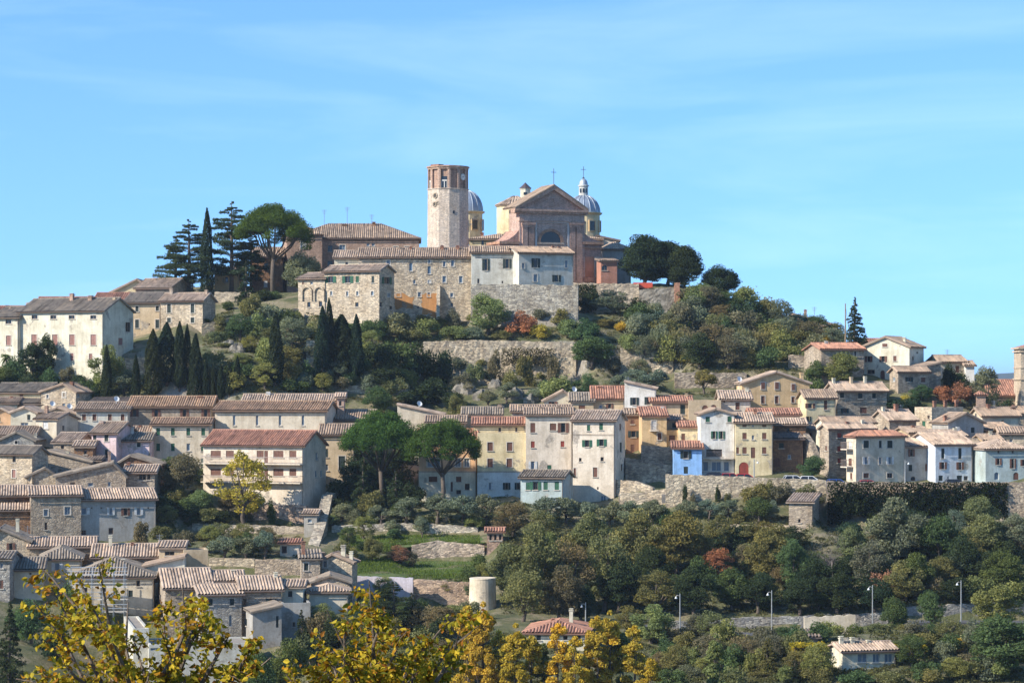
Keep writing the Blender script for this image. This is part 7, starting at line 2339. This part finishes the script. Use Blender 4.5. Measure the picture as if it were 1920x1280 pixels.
fill('low on the wooded slope below the street', [(1030, 1150, 950, 1340), (1020, 1145, 1340, 1640), (1000, 1130, 1640, 1915)], 80, ('bush', 'loose', 'bush', 'round'), ('og', 'dark', 'green', 'brown', 'grey', 'og', 'yg'), (50, 84), (.6, 1.0), 31)
fill('on the open hillside among the walls', [(600, 640, 700, 1080), (690, 745, 600, 1050), (640, 700, 1090, 1300)], 34, ('bush',), ('og', 'grey', 'yg', 'green', 'brown'), (34, 60), (.5, .8), 32)
fill('in scrub right of the holm oaks', [(572, 640, 1290, 1480), (600, 665, 1440, 1580), (600, 680, 1180, 1420)], 64, ('bush', 'bush', 'loose'), ('og', 'grey', 'yg', 'green', 'brown', 'olive'), (44, 78), (.6, .95), 35)
fill('on the bank under the ramp wall', [(620, 735, 390, 600), (600, 640, 470, 560), (655, 735, 600, 700)], 40, ('bush', 'bush', 'loose'), ('og', 'grey', 'yg', 'green', 'olive'), (36, 64), (.6, .95), 36)
fill('on the shady bank left of the modern wing', [(900, 1000, 296, 372), (960, 985, 372, 480), (1005, 1040, 372, 520)], 22, ('bush', 'loose'), ('og', 'dark', 'green', 'brown'), (36, 60), (.6, .95), 37)
fill('beside the stair and grass terraces', [(950, 985, 620, 760), (1010, 1050, 640, 690), (1090, 1170, 660, 900)], 24, ('bush', 'bush', 'loose'), ('og', 'grey', 'green', 'dark', 'yg'), (34, 60), (.6, .95), 38)
fill('in the bushy strip below the road', [(1200, 1280, 1230, 1535), (1200, 1280, 1705, 1900)], 42, ('bush', 'loose', 'bush'), ('og', 'green', 'brown', 'grey', 'yg'), (50, 80), (.6, .95), 33)
fill('in the tangle behind the near yellow trees', [(1175, 1290, 560, 900)], 26, ('bush', 'loose'), ('og', 'dark', 'brown', 'yg'), (50, 80), (.7, 1.0), 34)
# ---------------- labels that single each plant out: colour, kind, place and order from the left
ORD = ['', 'first', 'second', 'third', 'fourth', 'fifth', 'sixth', 'seventh', 'eighth', 'ninth', 'tenth', 'eleventh', 'twelfth', 'thirteenth', 'fourteenth', 'fifteenth', 'sixteenth', 'seventeenth', 'eighteenth', 'nineteenth', 'twentieth', 'twenty-first', 'twenty-second', 'twenty-third', 'twenty-fourth', 'twenty-fifth', 'twenty-sixth', 'twenty-seventh', 'twenty-eighth', 'twenty-ninth', 'thirtieth']
_grp = {}
for q in PLANTS:
    _grp.setdefault((q[2], q[3], q[4]), []).append(q)
for (region, kind, col), lst in _grp.items():
    lst.sort(key=lambda q: q[0])
    word, cat = PROTO[kind][3], PROTO[kind][4]
    for i, q in enumerate(lst):
        if len(lst) == 1:
            lab = '%s %s %s' % (LN[col], word, region)
        else:
            o_ = 'leftmost' if i == 0 else 'rightmost' if i == len(lst) - 1 else ORD[i + 1] + ' from left'
            lab = ('%s %s %s %s' % (o_, LN[col], word, region)) if ' ' not in o_ else '%s %s, %s, %s' % (LN[col], word, o_, region)
        tag(q[1], lab, cat, '%s %s' % ({'tree': 'trees', 'shrub': 'shrubs', 'reeds': 'reeds'}[cat], region))


def scatter(name, label, areas, per, size, col, seed, lift=.5):
    """low ground cover: leaf faces in little mounds over photo areas (y0,y1,x0,x1)"""
    rs = np.random.default_rng(seed)
    C_, D_, T_ = [], [], []
    for (y0, y1, x0, x1) in areas:
        Yv = np.array([[hit(x0 + (x1 - x0) * j / 8, y0 + (y1 - y0) * i / 6).y for j in range(9)] for i in range(7)])
        nm = int(per * (y1 - y0) * (x1 - x0) / 10000)
        a, b = rs.random(nm) * 5.999, rs.random(nm) * 7.999
        i, j = a.astype(int), b.astype(int)
        fa, fb = a - i, b - j
        Y = (Yv[i, j] * (1 - fb) + Yv[i, j + 1] * fb) * (1 - fa) + (Yv[i + 1, j] * (1 - fb) + Yv[i + 1, j + 1] * fb) * fa
        X = (x0 + (x1 - x0) * b / 8 - CX) / F * Y
        for x, y in zip(X, Y):
            r = rs.uniform(.35, 1.1) * lift * 1.6
            k = 46
            d = rs.normal(size=(k, 3))
            d /= np.linalg.norm(d, axis=1, keepdims=True)
            d[:, 2] = np.abs(d[:, 2])
            C_.append(np.array([x, y, 0]) + d * r * np.array([1.2, 1.2, rs.uniform(.5, 1)]) * rs.uniform(.6, 1, (k, 1)))
            D_.append(d)
            T_.append(rs.normal(.5, .16) + rs.normal(0, .14, k))
    c = np.concatenate(C_)
    c[:, 2] += np.concatenate([terr(q[:, 0], q[:, 1]) for q in np.array_split(c, max(1, len(c) // 4000))])
    me = set_tint(leaf_mesh(name, c, np.concatenate(D_) * .7, size, .6, rs), np.concatenate(T_))
    o = bpy.data.objects.new(name, me)
    COL.objects.link(o)
    o.color = col
    tag(o, label, 'ground cover', kind='stuff')


scatter('undergrowth', 'low scrub covering the wooded slope and roadside', [(985, 1150, 940, 1920), (1170, 1285, 1200, 1920), (1190, 1290, 560, 1200)], 120, .13, (.11, .11, .048, 1), 5, .55)
scatter('hill_scrub', 'low scrub and weeds on the upper hillside', [(585, 760, 380, 800), (545, 650, 1080, 1600), (600, 640, 700, 1100), (640, 745, 1090, 1580), (690, 740, 0, 280)], 130, .11, (.13, .125, .055, 1), 6, .42)
scatter('garden_weeds', 'weeds and low plants in the gardens below the front row', [(930, 990, 620, 1340), (960, 1045, 300, 570), (1090, 1190, 560, 900), (1010, 1050, 640, 780)], 110, .10, (.085, .10, .035, 1), 8, .32)


def ivy(label, x0, x1, y0, y1, Y, n, col, seed):
    rs = np.random.default_rng(seed)
    x = rs.uniform(x0, x1, n)
    s = rs.random(n) ** .8
    lo = y1 - (np.sin(x * .05 + seed) * .5 + .5) * (y1 - y0) * .25
    y = y0 + (lo - y0) * s
    Yv = Y - .3 - np.abs(rs.normal(0, .35, n)) - .35 * (np.sin(x * .21) * np.sin(y * .17 + x * .03) + 1)
    c = np.stack([(x - CX) / F * Yv, Yv, (HY - y) / F * Y], -1)
    o0 = c.mean(0)
    me = set_tint(leaf_mesh('ivy', c - o0, np.tile([[0, -1.0, .3]], (n, 1)), .15, .7, rs), .5 + .2 * np.sin(x * .13) * np.sin(y * .2) + rs.normal(0, .14, n))
    o = bpy.data.objects.new('ivy', me)
    COL.objects.link(o)
    o.location = o0
    o.color = col
    tag(o, label, 'ivy', 'ivy on the walls')


ivy('dark curtain of ivy hanging over the right street wall', 1552, 1890, 903, 985, 385.8, 17000, (.020, .030, .012, 1), 3)  # leaf colour darkened to carry the shade on this wall
ivy('patch of ivy on the wall under the church terrace', 1078, 1118, 534, 588, 483.6, 2600, (.030, .046, .018, 1), 4)
ivy('brownish ivy on the right half of the ancient hillside wall', 940, 1040, 652, 690, 455.2, 1800, (.085, .075, .035, 1), 9)

# ------------------------------------------------------------------ boulders on the rocky bank
def rock(px, py, rpx, i, Y=None):
    g = hit(px, py) if Y is None else Vector((kx(px) * Y, Y, tz(kx(px) * Y, Y)))
    rs = np.random.default_rng(200 + i)
    m = MB()
    v, f, nu, nv = [], [], 14, 9
    ph = rs.uniform(0, 6, 6)
    for a in range(nv + 1):
        th = math.pi * a / nv
        for b in range(nu):
            q = 2 * math.pi * b / nu
            r = 1 + .22 * math.sin(2 * q + ph[0]) * math.sin(th) + .16 * math.sin(3 * q + 2 * th + ph[1]) + .1 * math.sin(5 * q - 3 * th + ph[2]) + rs.uniform(-.09, .09)
            v.append((r * math.sin(th) * math.cos(q), r * math.sin(th) * math.sin(q) * .8, r * math.cos(th) * .85))
    for a in range(nv):
        for b in range(nu):
            f.append((a * nu + b, (a + 1) * nu + b, (a + 1) * nu + (b + 1) % nu, a * nu + (b + 1) % nu))
    m.add(v, f)
    o = m.build('boulder', M['rock'], None)
    o.location = g
    k = rpx * g.y / F
    o.scale = (k, k, k)
    o.rotation_euler = (0, 0, rs.uniform(0, 6))
    ROCKS.append((px, o))


ROCKS = []
for i, q in enumerate([(428, 672, 14, 444), (446, 690, 16, 441), (492, 694, 12, 440), (818, 720, 16), (870, 735, 20), (905, 748, 18), (965, 745, 20), (998, 752, 16), (930, 728, 18), (1085, 590, 12, 463), (1075, 596, 10, 462), (1210, 596, 9, 478), (1225, 602, 7, 476), (1588, 1190, 13, 312), (1612, 1194, 12, 312)]):
    rock(q[0], q[1], q[2], i, q[3] if len(q) > 3 else None)
ROCKS.sort(key=lambda q: q[0])
for i, (px, o) in enumerate(ROCKS):
    reg = 'on the bank left of the stone house' if px < 600 else 'below the ancient hillside wall' if px < 1050 else 'near the convent base and collapsed bank' if px < 1300 else 'behind the cream villa chimneys'
    same = [q for q in ROCKS if (q[0] < 600) == (px < 600) and (q[0] < 1050) == (px < 1050) and (q[0] < 1300) == (px < 1300)]
    k = same.index((px, o))
    tag(o, '%s grey boulder %s' % ('leftmost' if k == 0 else 'rightmost' if k == len(same) - 1 else ORD[k + 1] + '-from-left', reg), 'boulder', 'boulders')


# ------------------------------------------------------------------ near autumn trees at the bottom of the frame
def near_tree(label, bx, Y, tips, seed, nleaf, leafm=.075):
    rs = random.Random(seed)
    g = Vector((kx(bx) * Y, Y, 0))
    g.z = tz(g.x, g.y)
    root = empty('autumn_tree', g)
    tag(root, label, 'tree', 'autumn trees near the viewer')
    m = MB()
    fork = at(bx, 1420, Y) - g
    m.tube([(0, 0, -.4), (fork.x + .1, 0, fork.z * .5), tuple(fork)], [.17, .13, .10], 9)
    paths = []
    for px, py in tips:
        e = at(px, py, Y + rs.uniform(-1.3, 1.3)) - g
        s = fork + Vector((0, 0, rs.uniform(-.5, .2)))
        m1 = s.lerp(e, .35) + Vector((rs.uniform(-.12, .12), rs.uniform(-.2, .2), rs.uniform(-.05, .16)))
        m2 = s.lerp(e, .7) + Vector((rs.uniform(-.12, .12), rs.uniform(-.2, .2), rs.uniform(.0, .14)))
        pts = [s, m1, m2, e]
        m.tube(pts, [.055, .03, .017, .006], 6)
        paths.append(pts)
    twigs, tw = [], MB()
    for pts in paths:
        for _ in range(9):
            k = rs.uniform(1.2, 3)
            i = min(int(k), 2)
            p = pts[i].lerp(pts[i + 1], k - i)
            d = Vector((rs.gauss(0, 1), rs.gauss(0, 1), rs.gauss(.15, .6))).normalized() * rs.uniform(.08, .26)
            e = p + d
            tw.tube([p, p.lerp(e, .5) + Vector((0, 0, .015)), e], [.007, .005, .002], 4)
            twigs.append((p, e))
    m.build('trunk', M['bark'], root, (.16, .12, .085, 1))
    tw.build('twigs', M['bark'], root, (.17, .115, .07, 1))['kind'] = 'stuff'

    def leaf_geo(p, ax, sd, L, curl):
        up = ax.cross(sd).normalized()
        w_ = L * .34
        a = p
        return [a, a + ax * L * .35 + sd * w_ + up * curl * .5, a + ax * L * .35 - up * curl * .4, a + ax * L * .35 - sd * w_ + up * curl * .5,
                a + ax * L * .72 + sd * w_ * .62 - up * curl * .3, a + ax * L * .72 - up * curl, a + ax * L * .72 - sd * w_ * .62 - up * curl * .3, a + ax * L - up * curl * 2.2], \
            [(0, 2, 1), (0, 3, 2), (1, 2, 5, 4), (2, 3, 6, 5), (4, 5, 7), (5, 6, 7)]
    shared = []
    for i in range(5):
        mm = MB()
        v, f = leaf_geo(Vector((0, 0, 0)), Vector((1, 0, 0)), Vector((0, 1, 0)), 1.0, .05 + .035 * i)
        mm.add(v, f, .3 + .12 * i)
        me = mm.mesh('leaf')
        me.materials.append(M['leaf'])
        shared.append(me)
    cols = [(.42, .30, .030), (.50, .38, .045), (.36, .19, .022), (.30, .25, .030), (.26, .11, .025), (.17, .175, .03)]
    rest = {c: MB() for c in range(6)}
    cnt = 0
    for q in range(nleaf):
        a, b = twigs[rs.randrange(len(twigs))]
        p = a.lerp(b, rs.uniform(.1, 1.15)) + Vector((rs.gauss(0, .03), rs.gauss(0, .03), rs.gauss(0, .03)))
        ax = (Vector((rs.gauss(0, .8), rs.gauss(0, .8), rs.gauss(-.55, .5))) + (b - a).normalized() * .5).normalized()
        sd = ax.orthogonal().normalized()
        sd = (Matrix.Rotation(rs.uniform(0, 6.28), 3, ax) @ sd).normalized()
        L = leafm * rs.uniform(.6, 1.35)
        ci = rs.choices(range(6), (5, 4, 3, 4, 1.6, 2))[0]
        if L > leafm * 1.05 and cnt < 150:
            cnt += 1
            o = bpy.data.objects.new('leaf', shared[rs.randrange(5)])
            COL.objects.link(o)
            o.parent = root
            R3 = Matrix((ax, sd, ax.cross(sd))).transposed().to_4x4()
            o.matrix_local = Matrix.Translation(p) @ R3 @ Matrix.Scale(L, 4)
            o.color = cols[ci] + (1,)
        else:
            v, f = leaf_geo(p, ax, sd, L, L * rs.uniform(.03, .2))
            rest[ci].add(v, f, min(1, max(0, rs.gauss(.5, .2))))
    for ci, mm in rest.items():
        o = mm.build('foliage', M['leaf'], root, cols[ci] + (1,))
        o['kind'] = 'stuff'


near_tree('near yellow-leaved tree filling the lower left corner', 300, 26.0, [(85, 1068), (150, 1085), (185, 1058), (62, 1125), (112, 1150), (240, 1128), (200, 1175), (300, 1115), (342, 1095), (372, 1122), (392, 1155), (100, 1215), (62, 1255), (160, 1235), (250, 1195), (300, 1180), (332, 1225), (220, 1255), (430, 1190), (478, 1200), (508, 1232), (450, 1250), (30, 1272), (390, 1240), (130, 1265), (280, 1260), (350, 1270), (170, 1130), (95, 1100)], 5, 5600, .062)
near_tree('near yellow-leaved tree left of the poplars', 715, 27.5, [(692, 1088), (682, 1118), (612, 1142), (645, 1155), (722, 1142), (762, 1182), (802, 1200), (832, 1172), (872, 1152), (898, 1172), (600, 1200), (580, 1240), (640, 1230), (700, 1200), (682, 1250), (742, 1250), (802, 1252), (535, 1262), (862, 1240), (620, 1275), (720, 1275), (780, 1220)], 9, 5000, .064)
